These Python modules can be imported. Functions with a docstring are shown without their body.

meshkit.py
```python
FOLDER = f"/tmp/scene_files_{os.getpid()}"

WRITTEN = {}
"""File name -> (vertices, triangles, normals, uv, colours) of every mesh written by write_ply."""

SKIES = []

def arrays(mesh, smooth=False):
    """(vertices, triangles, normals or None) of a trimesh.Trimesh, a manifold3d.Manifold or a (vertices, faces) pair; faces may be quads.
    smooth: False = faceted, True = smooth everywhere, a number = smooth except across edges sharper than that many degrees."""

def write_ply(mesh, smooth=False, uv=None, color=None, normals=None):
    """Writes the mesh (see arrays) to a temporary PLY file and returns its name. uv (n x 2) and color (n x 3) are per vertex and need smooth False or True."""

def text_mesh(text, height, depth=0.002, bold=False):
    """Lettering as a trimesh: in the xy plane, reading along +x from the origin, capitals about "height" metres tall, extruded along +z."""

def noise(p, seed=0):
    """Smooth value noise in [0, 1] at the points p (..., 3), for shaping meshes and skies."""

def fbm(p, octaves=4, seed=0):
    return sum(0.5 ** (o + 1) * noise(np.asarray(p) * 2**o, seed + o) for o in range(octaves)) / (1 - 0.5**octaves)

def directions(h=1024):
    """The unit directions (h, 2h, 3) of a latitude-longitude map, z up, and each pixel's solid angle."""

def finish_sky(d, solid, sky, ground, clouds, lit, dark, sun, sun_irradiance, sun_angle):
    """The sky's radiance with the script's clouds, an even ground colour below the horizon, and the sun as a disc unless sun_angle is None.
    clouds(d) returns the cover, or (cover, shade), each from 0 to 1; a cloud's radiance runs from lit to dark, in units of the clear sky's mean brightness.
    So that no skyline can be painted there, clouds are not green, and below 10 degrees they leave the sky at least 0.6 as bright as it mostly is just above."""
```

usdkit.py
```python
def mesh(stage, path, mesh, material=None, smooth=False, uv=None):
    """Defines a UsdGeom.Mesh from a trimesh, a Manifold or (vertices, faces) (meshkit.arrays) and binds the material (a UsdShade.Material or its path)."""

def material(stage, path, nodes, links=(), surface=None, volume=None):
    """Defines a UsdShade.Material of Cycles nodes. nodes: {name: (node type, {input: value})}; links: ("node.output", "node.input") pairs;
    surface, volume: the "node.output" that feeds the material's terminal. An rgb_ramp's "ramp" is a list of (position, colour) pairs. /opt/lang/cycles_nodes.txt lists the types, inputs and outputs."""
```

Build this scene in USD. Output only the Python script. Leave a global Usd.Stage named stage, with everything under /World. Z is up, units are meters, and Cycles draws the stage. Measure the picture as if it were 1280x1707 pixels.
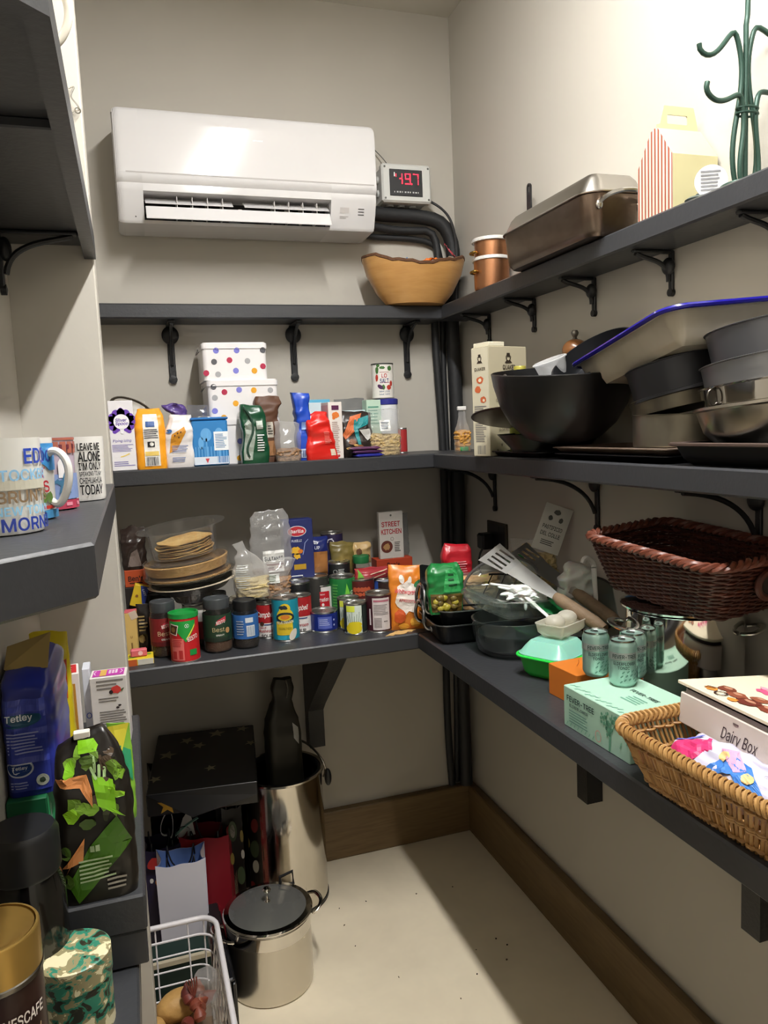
import math, random
import numpy as np, trimesh, shapely
import manifold3d as m3
from shapely.geometry import Polygon, Point, LineString, box as SB
from shapely import affinity as AF
import usdkit, meshkit
from pxr import Usd, UsdGeom, UsdShade, Gf, Sdf

stage = Usd.Stage.CreateInMemory()
UsdGeom.SetStageUpAxis(stage, 'Z'); UsdGeom.SetStageMetersPerUnit(stage, 1.0)
UsdGeom.Xform.Define(stage, '/World'); UsdGeom.Scope.Define(stage, '/World/Looks')
random.seed(7)

# ---------------------------------------------------------------- camera
YAW, PITCH, ROLL = .3129, .1097, -.0436
cam = UsdGeom.Camera.Define(stage, '/World/camera')
fw = np.array([math.sin(YAW)*math.cos(PITCH), math.cos(YAW)*math.cos(PITCH), -math.sin(PITCH)])
rt = np.cross(fw, [0, 0, 1]); rt /= np.linalg.norm(rt); up = np.cross(rt, fw)
r2 = rt*math.cos(ROLL)+up*math.sin(ROLL); u2 = -rt*math.sin(ROLL)+up*math.cos(ROLL)
cm = np.eye(4); cm[0, :3] = r2; cm[1, :3] = u2; cm[2, :3] = -fw; cm[3, :3] = (-1.1711, -2.645, 1.5712)
cam.AddTransformOp().Set(Gf.Matrix4d(*cm.ravel().tolist()))
cam.CreateHorizontalApertureAttr(36.0); cam.CreateVerticalApertureAttr(36.0*1707/1280)
cam.CreateFocalLengthAttr(36.0*1283.03/1280); cam.CreateClippingRangeAttr(Gf.Vec2f(.02, 50))
EXPOSURE = 3.3
cam.CreateExposureAttr(EXPOSURE)
LAMP = 26.0            # the ceiling batten's emission (its mesh is built with the structure below)
LAMP_COL = (1.0, .985, .96)

# ---------------------------------------------------------------- materials
def lin(h):
    h = h.lstrip('#'); v = np.array([int(h[i:i+2], 16) for i in (0, 2, 4)])/255.
    return tuple(np.where(v <= .04045, v/12.92, ((v+.055)/1.055)**2.4))
_mats = {}
def _name(base):
    return '/World/Looks/%s_%03d' % (base, len(_mats))
def M(h, r=.5, m=0., bump=None, spec=.5, mix=None, coat=0., emit=0., trans=0., sub=0.):
    """plain surface: colour, roughness, metallic; bump=(scale, strength); mix=(other colour, noise scale, (sx,sy,sz) stretch, contrast)"""
    k = ('M', h, r, m, bump, spec, mix, coat, emit, trans, sub)
    if k in _mats: return _mats[k]
    c = lin(h)
    n = {'p': ('principled_bsdf', dict(base_color=c, roughness=r, metallic=m, specular_ior_level=spec, coat_weight=coat, transmission_weight=trans))}
    if emit: n['p'][1].update(emission_color=c, emission_strength=emit)
    if sub: n['p'][1].update(subsurface_weight=sub, subsurface_scale=.01)
    ln = []
    if bump or mix:
        n['tc'] = ('texture_coordinate', {})
    if mix:
        n['mp'] = ('mapping', dict(scale=mix[2]))
        n['no'] = ('noise_texture', dict(scale=mix[1], detail=5., roughness=.6, distortion=.3))
        a = .5-.5/mix[3]; b = .5+.5/mix[3]
        n['rr'] = ('rgb_ramp', {'ramp': [(max(a, 0), c), (min(b, 1), lin(mix[0]))]})
        ln += [('tc.object', 'mp.vector'), ('mp.vector', 'no.vector'), ('no.fac', 'rr.fac'), ('rr.color', 'p.base_color')]
    if bump:
        n['bn'] = ('noise_texture', dict(scale=bump[0], detail=4.)); n['bu'] = ('bump', dict(strength=bump[1], distance=.01))
        ln += [('tc.object', 'bn.vector'), ('bn.fac', 'bu.height'), ('bu.normal', 'p.normal')]
    _mats[k] = usdkit.material(stage, _name('metal' if m > .5 else 'surface'), n, ln, surface='p.BSDF')
    return _mats[k]
def GLASS(tint='#eef4f0', milky=0., r=.04, ior=1.5, mcol='#ffffff'):
    """thin clear sheet: light passes straight through, edges reflect; milky adds a little white"""
    k = ('G', tint, milky, r, ior, mcol)
    if k in _mats: return _mats[k]
    n = {'t': ('transparent_bsdf', dict(color=lin(tint))), 'g': ('glossy_bsdf', dict(color=(1, 1, 1), roughness=r)), 'f': ('layer_weight', dict(blend=.5)), 'pw': ('math', dict(math_type='power', value2=3.2)), 'ad': ('math', dict(math_type='multiply_add', value2=.75, value3=.035*(ior-1)/.5)),
         'm': ('mix_closure', {}), 'd': ('diffuse_bsdf', dict(color=lin(mcol))), 'tr': ('translucent_bsdf', dict(color=lin(mcol))), 'dm': ('mix_closure', dict(fac=.5)), 'm2': ('mix_closure', dict(fac=milky))}
    ln = [('f.facing', 'pw.value1'), ('pw.value', 'ad.value1'), ('ad.value', 'm.fac'), ('t.BSDF', 'm.closure1'), ('g.BSDF', 'm.closure2'), ('d.BSDF', 'dm.closure1'), ('tr.BSDF', 'dm.closure2'), ('m.closure', 'm2.closure1'), ('dm.closure', 'm2.closure2')]
    _mats[k] = usdkit.material(stage, _name('clear'), n, ln, surface='m2.closure')
    return _mats[k]

# ---------------------------------------------------------------- scene tree
_used = {}
def free(parent, name):
    k = (parent, name); i = _used.get(k, -1)+1; _used[k] = i
    return '%s/%s' % (parent, name if i == 0 else '%s_%03d' % (name, i))
def keys(prim, label=None, cat=None, group=None, kind=None):
    for k, v in (('label', label), ('category', cat), ('group', group), ('kind', kind)):
        if v: prim.SetCustomDataByKey(k, v)
class T:
    """a thing: an Xform at its base; its parts are children"""
    def __init__(s, name, label, cat, loc=(0, 0, 0), rz=0., rx=0., ry=0., group=None, kind=None, ref=None):
        s.p = free('/World', name); x = UsdGeom.Xform.Define(stage, s.p); s.name = name
        x.AddTranslateOp().Set(Gf.Vec3d(*map(float, loc)))
        if rz: x.AddRotateZOp().Set(float(rz))
        if ry: x.AddRotateYOp().Set(float(ry))
        if rx: x.AddRotateXOp().Set(float(rx))
        keys(x.GetPrim(), label, cat, group, kind)
        if ref:
            x.GetPrim().GetReferences().AddInternalReference(ref.p); x.GetPrim().SetInstanceable(True)
            keys(x.GetPrim(), label, cat, group, kind)
    def part(s, name, mesh, mat, smooth=40, label=None, under=None, kind=None):
        p = free(under or s.p, name); o = usdkit.mesh(stage, p, mesh, mat, smooth=smooth)
        keys(o.GetPrim(), label, kind=kind); return p
def one(name, mesh, mat, label=None, cat=None, kind=None, smooth=40, group=None):
    p = free('/World', name); o = usdkit.mesh(stage, p, mesh, mat, smooth=smooth); keys(o.GetPrim(), label, cat, group, kind); return p

# ---------------------------------------------------------------- shapes
cat_ = trimesh.util.concatenate
def mv(m, x=0, y=0, z=0):
    m = m.copy(); m.apply_translation((x, y, z)); return m
def rot(m, deg, ax, at=(0, 0, 0)):
    m = m.copy(); m.apply_transform(trimesh.transformations.rotation_matrix(math.radians(deg), ax, at)); return m
def bx(w, d, h, r=.002, x=0, y=0, z=0):
    """chamfered box, centred in x and y, standing on z"""
    r = min(r, w/2.1, d/2.1, h/2.1); P = []
    for sx in (-1, 1):
        for sy in (-1, 1):
            for sz in (-1, 1):
                a, b, c = w/2, d/2, h/2
                P += [(sx*a, sy*(b-r), sz*(c-r)), (sx*(a-r), sy*b, sz*(c-r)), (sx*(a-r), sy*(b-r), sz*c)]
    m = trimesh.convex.convex_hull(np.array(P)); m.apply_translation((x, y, z+h/2)); return m
def bb(x0, x1, y0, y1, z0, z1, r=.002):
    return bx(x1-x0, y1-y0, z1-z0, r, (x0+x1)/2, (y0+y1)/2, z0)
def lathe(prof, n=32):
    """closed solid of revolution; prof: (r, z) pairs"""
    P = np.array(prof, float); a = np.arange(n)*2*math.pi/n; k = len(P)
    v = np.stack([np.outer(P[:, 0], np.cos(a)), np.outer(P[:, 0], np.sin(a)), np.repeat(P[:, 1:2], n, 1)], -1).reshape(-1, 3)
    f = []
    for i in range(k-1):
        for j in range(n):
            q = (i*n+j, i*n+(j+1) % n, (i+1)*n+(j+1) % n, (i+1)*n+j); f += [(q[0], q[1], q[2]), (q[0], q[2], q[3])]
    m = trimesh.Trimesh(v, f, process=False); m.merge_vertices(); m.update_faces(m.nondegenerate_faces()); return m
def cup(r0, r1, h, t, n=32, lip=0., base=None):
    """open vessel: base radius r0, top radius r1, wall t, rounded foot, rolled lip"""
    b = base or min(.012, h*.2)
    o = [(0, 0), (r0-b*.7, 0), (r0-b*.2, b*.25), (r0, b), (r1, h-lip)]
    if lip: o += [(r1+lip*.8, h-lip*.9), (r1+lip, h-lip*.3), (r1+lip*.3, h)]
    else: o += [(r1, h)]
    return lathe(o+[(r1-t, h), (r0-t, b+t*.5), (r0-b*.7, t), (0, t)], n)
def frames(p, closed=False):
    p = np.asarray(p, float)
    t = np.roll(p, -1, 0)-np.roll(p, 1, 0) if closed else np.gradient(p, axis=0)
    t /= np.linalg.norm(t, axis=1, keepdims=True)+1e-12
    n = np.zeros_like(t); ref = np.array([0, 0, 1.]) if abs(t[0, 2]) < .9 else np.array([1., 0, 0])
    for i in range(len(p)):
        v = ref-t[i]*(ref@t[i]); v /= np.linalg.norm(v)+1e-12; n[i] = v; ref = v
    return p, t, n, np.cross(t, n)
def tube(p, r, n=8, closed=False, flat=1.):
    p, t, a, b = frames(p, closed); k = len(p); r = np.broadcast_to(r, (k,))
    g = np.arange(n)*2*math.pi/n
    v = (p[:, None]+r[:, None, None]*(np.cos(g)[None, :, None]*a[:, None]*flat+np.sin(g)[None, :, None]*b[:, None])).reshape(-1, 3); f = []
    for i in range(k if closed else k-1):
        for j in range(n):
            i2 = (i+1) % k; q = (i*n+j, i*n+(j+1) % n, i2*n+(j+1) % n, i2*n+j); f += [(q[0], q[2], q[1]), (q[0], q[3], q[2])]
    if not closed:
        v = np.vstack([v, p[0], p[-1]]); c = len(v)-2
        for j in range(n): f += [(c, j, (j+1) % n), (c+1, (k-1)*n+(j+1) % n, (k-1)*n+j)]
    return trimesh.Trimesh(v, f, process=False)
def curve(pts, n=24):
    """smooth curve through the points"""
    from scipy.interpolate import CubicSpline
    pts = np.asarray(pts, float); s = np.r_[0, np.cumsum(np.linalg.norm(np.diff(pts, axis=0), axis=1))]
    return CubicSpline(s, pts)(np.linspace(0, s[-1], n))
def prism(poly, h, z=0):
    m = cat_([trimesh.creation.extrude_polygon(g, h, engine='earcut') for g in getattr(poly, 'geoms', [poly])]); m.apply_translation((0, 0, z)); return m
def ball(rx, ry, rz, sub=2, amp=0., sc=30., seed=0):
    m = trimesh.creation.icosphere(sub, 1.); v = np.array(m.vertices)
    if amp: v = v*(1+amp*(meshkit.fbm(v*sc/10+seed*7.3, 3, seed)-.5)[:, None])
    m.vertices = v*(rx, ry, rz); return m
def rrect(w, d, r, n=5):
    return SB(-w/2+r, -d/2+r, w/2-r, d/2-r).buffer(r, quad_segs=n)
def rtray(w, d, h, t=.003, r=.03, flare=.0, lip=.006, n=5):
    """rounded rectangular pan: flared wall, flat bottom, rolled lip"""
    def ring(off, z):
        g = rrect(w+2*off, d+2*off, max(r+off, .002), n); c = np.array(g.exterior.coords)[:-1]; return np.c_[c, np.full(len(c), z)]
    R = [ring(-flare-.012, 0), ring(-flare, .012), ring(0, h-.003), ring(lip, h-.002), ring(lip, h), ring(-t*.5, h), ring(-flare-t, .012+t), ring(-flare-.014, t)]
    k = len(R[0]); v = np.vstack(R); f = []
    for i in range(len(R)-1):
        for j in range(k):
            q = (i*k+j, i*k+(j+1) % k, (i+1)*k+(j+1) % k, (i+1)*k+j); f += [(q[0], q[1], q[2]), (q[0], q[2], q[3])]
    v = np.vstack([v, [(0, 0, 0), (0, 0, t)]]); c = len(v)-2; o = (len(R)-1)*k
    for j in range(k): f += [(c, (j+1) % k, j), (c+1, o+j, o+(j+1) % k)]
    m = trimesh.Trimesh(v, f, process=False); m.fix_normals(); return m

# ---------------------------------------------------------------- flat print
_tx = {}
def TX(s, x, y, h=None, w=None, ang=0., bold=True, slant=0.):
    """lettering centred at x, y; h = height of capitals, w = width"""
    k = (s, bold)
    if k not in _tx:
        m = meshkit.text_mesh(s, 1., .1, bold); f = m.faces[m.face_normals[:, 2] > .9]
        u, inv = np.unique(f, return_inverse=True); _tx[k] = (np.array(m.vertices)[u][:, :2], inv.reshape(-1, 3))
    v, f = _tx[k]; v = v.copy(); lo = v.min(0); hi = v.max(0); v -= ((lo[0]+hi[0])/2, .5)
    sx = sy = h if h else w/(hi[0]-lo[0])
    if w: sx = w/(hi[0]-lo[0])
    v *= (sx, sy); v[:, 0] += slant*v[:, 1]
    if ang:
        c, s_ = math.cos(math.radians(ang)), math.sin(math.radians(ang)); v = v@np.array([[c, s_], [-s_, c]])
    return (v+(x, y), f)
def R_(x0, y0, x1, y1): return SB(min(x0, x1), min(y0, y1), max(x0, x1), max(y0, y1))
def E_(x, y, a, b=None, ang=0): return AF.rotate(AF.scale(Point(x, y).buffer(1, quad_segs=8), a, b or a), ang, origin=(x, y))
def RG(x, y, a, b, w): return E_(x, y, a, b).difference(E_(x, y, a-w, b-w))
def PG(*p): return Polygon(p)
def AR(p, w): return LineString(p).buffer(w/2, quad_segs=3)
def STAR(x, y, r, a=0): return Polygon([(x+(r if i % 2 == 0 else r*.42)*math.sin(a+i*math.pi/5), y+(r if i % 2 == 0 else r*.42)*math.cos(a+i*math.pi/5)) for i in range(10)])
def LN(x0, x1, y1, y0, n, seed=0):
    """fine print too small to read: rows of short bars"""
    g = random.Random(seed); p = (y1-y0)/max(n, 1); return [R_(x0, y1-p*(i+.3), x1-(x1-x0)*g.random()*.35, y1-p*(i+.75)) for i in range(n)]
def BAR(x0, x1, y0, y1, n=13, seed=0):
    g = random.Random(seed); s = (x1-x0)/n; return [R_(x0+i*s, y0, x0+i*s+s*g.choice((.3, .5, .75)), y1) for i in range(n)]
def blob(x, y, a, b, seed=0, n=14, amp=.3):
    g = random.Random(seed); return Polygon([(x+a*(1+amp*(g.random()-.5))*math.cos(i*2*math.pi/n), y+b*(1+amp*(g.random()-.5))*math.sin(i*2*math.pi/n)) for i in range(n)])
def flatten(shapes, edge=None):
    V, F, o = [], [], 0
    for s in shapes:
        if isinstance(s, tuple): parts = [s]
        else: parts = [trimesh.creation.triangulate_polygon(g, engine='earcut') for g in getattr(s, 'geoms', [s]) if g.area > 1e-9]
        for v, f in parts:
            v = np.asarray(v, float); f = np.asarray(f)
            if edge:
                v3, f = trimesh.remesh.subdivide_to_size(np.c_[v, np.zeros(len(v))], f, edge, max_iter=12); v = v3[:, :2]
            V.append(v); F.append(f+o); o += len(v)
    return np.vstack(V), np.vstack(F)
TINY = ('fine_print', 'barcode', 'grass_print', 'leaf_print', 'seed_print', 'button_marks', 'spoon_print', 'line_print', 'food_print', 'print', 'noodle_print')
def dec(t, surf, hexc, shapes, name='print', r=.5, lift=.0007, m=0., under=None, label=None, mat=None):
    """lays flat print on a surface map surf(uv, lift) -> xyz; pieces that can be told apart become parts of their own"""
    many = isinstance(shapes, list) and len(shapes) > 1
    if many and not any(k in name for k in ('lettering', 'digits')) and name not in TINY:
        for s_ in shapes: dec(t, surf, hexc, [s_], name, r, lift, m, under, label, mat)
        return
    v, f = flatten(shapes if isinstance(shapes, list) else [shapes], getattr(surf, 'edge', None))
    x = surf(v, lift)
    a = np.cross(x[f[:, 1]]-x[f[:, 0]], x[f[:, 2]]-x[f[:, 0]]).sum(0)
    o = surf(v, lift+.01)-x
    if (a*o.sum(0)).sum() < 0: f = f[:, ::-1]
    return t.part(name, (x, f), mat or M(hexc, r, m), smooth=False, under=under, label=label, kind='stuff' if many and name in TINY else None)
def faces(t, w, d, h):
    t.F = lambda u, l: np.c_[u[:, 0], np.full(len(u), -d/2-l), u[:, 1]]
    t.R = lambda u, l: np.c_[np.full(len(u), w/2+l), u[:, 0], u[:, 1]]
    t.L = lambda u, l: np.c_[np.full(len(u), -w/2-l), -u[:, 0], u[:, 1]]
    t.T = lambda u, l: np.c_[u[:, 0], u[:, 1], np.full(len(u), h+l)]
    return t
def wrap(r, z=0):
    f = lambda u, l: np.c_[(r+l)*np.sin(u[:, 0]/r), -(r+l)*np.cos(u[:, 0]/r), u[:, 1]+z]
    f.edge = r*.2; return f
def disc(z): return lambda u, l: np.c_[u[:, 0], u[:, 1], np.full(len(u), z+l)]

# ---------------------------------------------------------------- builders of common goods; y is the plane of the front
def place(y, d, rz): return 0 if not rz else 0
def carton(name, label, cat, x, y, z, w, h, d, hexc, rz=0., r=.55, group=None, rx=0, ry=0, bev=.0012, part='box', mat=None):
    a = math.radians(rz); t = T(name, label, cat, (x-math.sin(a)*d/2, y+math.cos(a)*d/2, z), rz, rx, ry, group)
    t.body = t.part(part, bx(w, d, h, bev), mat or M(hexc, r), smooth=False); t.w, t.d, t.h = w, d, h
    return faces(t, w, d, h)
def tin(name, label, cat, x, y, z, w, h, hexc, rz=-12., group=None, lr=.45, ends='#c9c9c6', ring=True, label_part=True, tab=True):
    """food can: steel body with beaded rims, paper label, lid with pull tab"""
    r = w/2; t = T(name, label, cat, (x, y+r, z), rz, group=group); k = .0022; t.r, t.h = r, h
    st = M(ends, .28, 1.)
    t.part('body', lathe([(0, .002), (r-.004, .002), (r-.003, 0), (r+.0006, 0), (r+.0012, .002), (r-.0006, .0045), (r-.0006, h-.0045), (r+.0012, h-.002), (r+.0006, h), (r-.003, h), (r-.0035, h-.004), (0, h-.004)]), st)
    if tab:
        tb = t.part('pull_tab', mv(prism(E_(0, .002, .007, .011).difference(E_(0, .006, .004, .004)), .0012), 0, .006, h-.0035), st, smooth=False)
        t.part('lid_ring', lathe([(r*.78, h-.0040), (r*.80, h-.0028), (r*.82, h-.0040)], 24), st)
    if label_part: t.lab = t.part('paper_label', lathe([(r-.0005, .006), (r+.0004, .006), (r+.0004, h-.006), (r-.0005, h-.006)]), M(hexc, lr))
    t.F = wrap(r+.0004); return t
class Bag:
    """soft bag: half width and half depth along the height, squareness, crumple; surf() lays print on its front"""
    def __init__(s, w, h, d, wp=((0, 1), (1, 1)), dp=((0, 1), (.6, 1), (1, .06)), cx=((0, 0),), cy=((0, 0),), sq=3.5, cr=.004, seed=0, fr=30., rows=30, n=44, top=.010):
        s.w, s.h, s.d, s.sq, s.cr, s.seed, s.fr, s.rows, s.n, s.top = w, h, d, sq, cr, seed, fr, rows, n, top
        g = lambda q: (lambda t: np.interp(t, [a for a, _ in q], [b for _, b in q]))
        s.a, s.b, s.cx, s.cy = g(wp), g(dp), g(cx), g(cy)
    def noise(s, x, z, k):
        q = np.stack([x*s.fr+k*9.7+s.seed*3.1, np.zeros_like(x)+s.seed, z*s.fr], -1)
        n1 = np.abs(meshkit.noise(q, s.seed)-.5)*2; n2 = np.abs(meshkit.noise(q*2.3+5, s.seed+1)-.5)*2
        return s.cr*1.35*(.5+1.1*np.clip(z/s.h, 0, 1)**1.5)*(.65-(n1*.8+n2*.3))
    def mesh(s, cap=True, shrink=0.):
        t = np.linspace(0, 1, s.rows); th = np.arange(s.n)*2*math.pi/s.n; V = []
        for ti in t:
            a = s.w/2*s.a(ti)-shrink; b = max(s.d/2*s.b(ti)-shrink, .0004); c, sn = np.cos(th), np.sin(th)
            x = a*np.sign(c)*np.abs(c)**(2/s.sq); y = b*np.sign(sn)*np.abs(sn)**(2/s.sq); z = np.full(s.n, ti*s.h)
            nz = s.noise(x, z, 0 if True else 0)*np.minimum(1, b/.01)
            y = y+np.sign(sn)*nz*np.abs(sn)**.5; x = x+np.sign(c)*nz*.6*np.abs(c)
            zz = z+s.top*max(0, (ti-.72)/.28)*(meshkit.noise(np.c_[x*45, x*0+s.seed*1.7, x*0], s.seed)*1.6-.8)
            V.append(np.c_[x+s.cx(ti), y+s.cy(ti), zz])
        v = np.vstack(V); f = []; n = s.n
        for i in range(s.rows-1):
            for j in range(n):
                q = (i*n+j, i*n+(j+1) % n, (i+1)*n+(j+1) % n, (i+1)*n+j); f += [(q[0], q[1], q[2]), (q[0], q[2], q[3])]
        v = np.vstack([v, v[:n].mean(0), v[-n:].mean(0)]); c0, c1 = len(v)-2, len(v)-1
        for j in range(n): f += [(c0, (j+1) % n, j), (c1, (s.rows-1)*n+j, (s.rows-1)*n+(j+1) % n)]
        return trimesh.Trimesh(v, f, process=False)
    def surf(s, u, l):
        t = np.clip(u[:, 1]/s.h, 0, 1); a = s.w/2*s.a(t); b = np.maximum(s.d/2*s.b(t), .0004)
        q = np.clip(u[:, 0]/(s.w/2), -1, 1); x = q*a
        y = -b*np.maximum(1-np.abs(q)**s.sq, 0)**(1/s.sq); nz = s.noise(x, u[:, 1], 0)*np.minimum(1, b/.01)*np.minimum(1, np.abs(y/b))**.25
        return np.c_[x+s.cx(t), y-nz+s.cy(t)-l, u[:, 1]]
    surf.edge = .012
    def back(s, u, l):
        q = s.surf(u, l); c = s.cy(np.clip(u[:, 1]/s.h, 0, 1)); q[:, 1] = 2*c-q[:, 1]; return q
BRICK = dict(wp=((0, .96), (.06, 1), (.8, 1), (.93, .9), (1, .8)), dp=((0, .95), (.06, 1), (.72, 1), (.9, .7), (1, .3)), sq=6., cr=.004)
PILLOW = dict(wp=((0, 1), (.1, .97), (.9, .97), (1, 1)), dp=((0, .06), (.08, .5), (.25, .95), (.5, 1), (.75, .9), (.92, .45), (1, .05)), sq=2.6, cr=.006)
STAND = dict(wp=((0, .92), (.15, 1), (.9, .97), (1, 1)), dp=((0, .9), (.1, 1), (.4, .85), (.8, .3), (.95, .06), (1, .04)), sq=2.8, cr=.005)
def bag(name, label, cat, x, y, z, w, h, d, hexc, style=STAND, rz=0., r=.35, seed=0, group=None, mat=None, part='bag', rx=0, ry=0, clear=None, **kw):
    s = {**style, **kw}; b = Bag(w, h, d, seed=seed, **s); a = math.radians(rz)
    t = T(name, label, cat, (x-math.sin(a)*d/2, y+math.cos(a)*d/2, z), rz, rx, ry, group)
    t.body = t.part(part, b.mesh(), mat or M(hexc, r), smooth=32); t.b = b; t.w, t.h, t.d = w, h, d
    f = lambda u, l: b.surf(u, l+.0012); f.edge = .014; t.F = f
    return t
# ---------------------------------------------------------------- the room: corner of back and right wall at the origin, x to the right wall, y to the back wall
WALL = M('#b6b1a7', .75, bump=(60., .03)); CEIL = M('#c4c0b6', .8)
FLOOR = M('#f0e3c8', .5, bump=(25., .05), mix=('#e2d5bb', 5., (1, 1, 1), 2.2))
PAINT = M('#333437', .42, bump=(90., .06)); IRON = M('#17181a', .45, bump=(120., .1))
OAK = dict(r=.55)
H = 2.99; XL = -1.375; YF = -3.5; ZT, ZM, ZL = 1.977, 1.479, .98
def struct(name, m, mat, smooth=False): return one(name, m, mat, kind='structure', smooth=smooth)
struct('wall_back', bb(XL-.1, .1, 0, .1, -.1, H+.1, 0.0005), WALL)
struct('wall_right', bb(0, .1, YF, 0, -.1, H+.1, .0005), WALL)
struct('wall_left', bb(XL-.1, XL, YF, 0, -.1, H+.1, .0005), WALL)
struct('wall_front', cat_([bb(XL-.1, -1.12, YF-.1, YF, -.1, H+.1, .0005), bb(-.25, .1, YF-.1, YF, -.1, H+.1, .0005), bb(-1.12, -.25, YF-.1, YF, 2.1, H+.1, .0005)]), WALL)
struct('door_1', bb(-1.119, -.251, YF-.06, YF-.02, 0, 2.098, .003), M('#d6d2c8', .4))
struct('wall_divider', bb(XL-.02, -1.213, -.95, -.83, 0, H, .003), WALL)
struct('floor', bb(XL, 0, YF, 0, -.1, 0, .0005), FLOOR)
struct('ceiling', bb(XL, 0, YF, 0, H, H+.1, .0005), CEIL)
struct('baseboard_back', bb(XL, 0, -.034, 0, 0, .187, .004), M('#75603f', .55, mix=('#5a4529', 7., (1.2, 1, 14), 1.6), bump=(40., .08)))
struct('baseboard_right', bb(-.034, 0, YF, -.034, 0, .187, .004), M('#75603f', .55, mix=('#604b2d', 7., (1, 1.2, 14), 1.6), bump=(40., .08)))
for i, (px, py, s) in enumerate(((-.60, -.55, .004), (-.83, -.9, .003), (-.45, -.42, .0035), (-.38, -1.0, .005), (-.7, -.75, .0025), (-.52, -1.25, .004), (-.25, -.75, .003), (-.66, -.4, .0025))):
    pass

# ceiling batten: the room's lamp, running away from the door along y
t = T('ceiling_light', 'long slim white ceiling batten light running towards the back wall', 'light', (-.665, -1.80, H-.035))
t.part('housing', bb(-.035, .035, -.68, .68, .008, .035, .003), M('#e8e8e4', .4), smooth=False)
q = [(-.03, 0), (-.029, -.005), (-.027, -.006), (.027, -.006), (.029, -.005), (.03, 0)]
dm = rot(prism(Polygon(q), 1.33), 90, (1, 0, 0)); dm.apply_translation((0, .665, .008))
lm = usdkit.material(stage, '/World/Looks/lamp_glow', {'e': ('emission', dict(color=LAMP_COL, strength=LAMP))}, [], surface='e.emission')
t.part('diffuser', dm, lm, smooth=30)

# ---------------------------------------------------------------- shelf boards
def board(x0, x1, y0, y1, z0, z1, r=.005, notch=False):
    m = bb(x0, x1, y0, y1, z0, z1, r)
    if notch:
        a = m3.Manifold(m3.Mesh(np.array(m.vertices, np.float32), np.array(m.faces, np.uint32)))
        a = a-m3.Manifold.cube([.118, .088, .3], True).translate([-.0585, -.042, (z0+z1)/2])
        k = a.to_mesh(); m = trimesh.Trimesh(k.vert_properties[:, :3], k.tri_verts, process=False)
    return m
def shelf(name, label, m): t = T(name, label, 'shelf'); t.part('board', m, PAINT, smooth=30); return t
shelf('shelf', 'dark grey painted top shelf board on the back wall, under the air conditioner', board(XL, 0, -.145, 0, ZT-.045, ZT, .004, True))
shelf('shelf', 'dark grey painted top shelf board along the right wall, under the roasting pan', board(-.125, 0, -2.5, -.1455, ZT-.045, ZT, .004))
shelf('shelf', 'dark grey painted middle shelf board on the back wall, holding bags and polka dot tins', board(XL, 0, -.31, 0, ZM-.047, ZM, .004, True))
shelf('shelf', 'dark grey painted middle shelf board along the right wall, holding the cake tins', board(-.24, 0, -2.5, -.3105, ZM-.047, ZM, .004))
shelf('shelf', 'deep dark grey lower shelf board on the back wall, holding jars and cans', board(XL, 0, -.618, 0, ZL-.047, ZL, .004, True))
shelf('shelf', 'deep dark grey lower shelf board along the right wall, holding the wicker baskets', board(-.43, 0, -2.5, -.6185, ZL-.047, ZL, .004))
XE = -1.209
def chamf(yc, z0, z1, xe=XE, y1=-.9505, inset=0.): 
    return prism(Polygon([(XL+.0005, y1), (xe-inset, y1), (xe-inset, yc+inset), (XL+.0005, yc-(xe-XL)+inset*1.4+.0005)]), z1-z0, z0)
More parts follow.
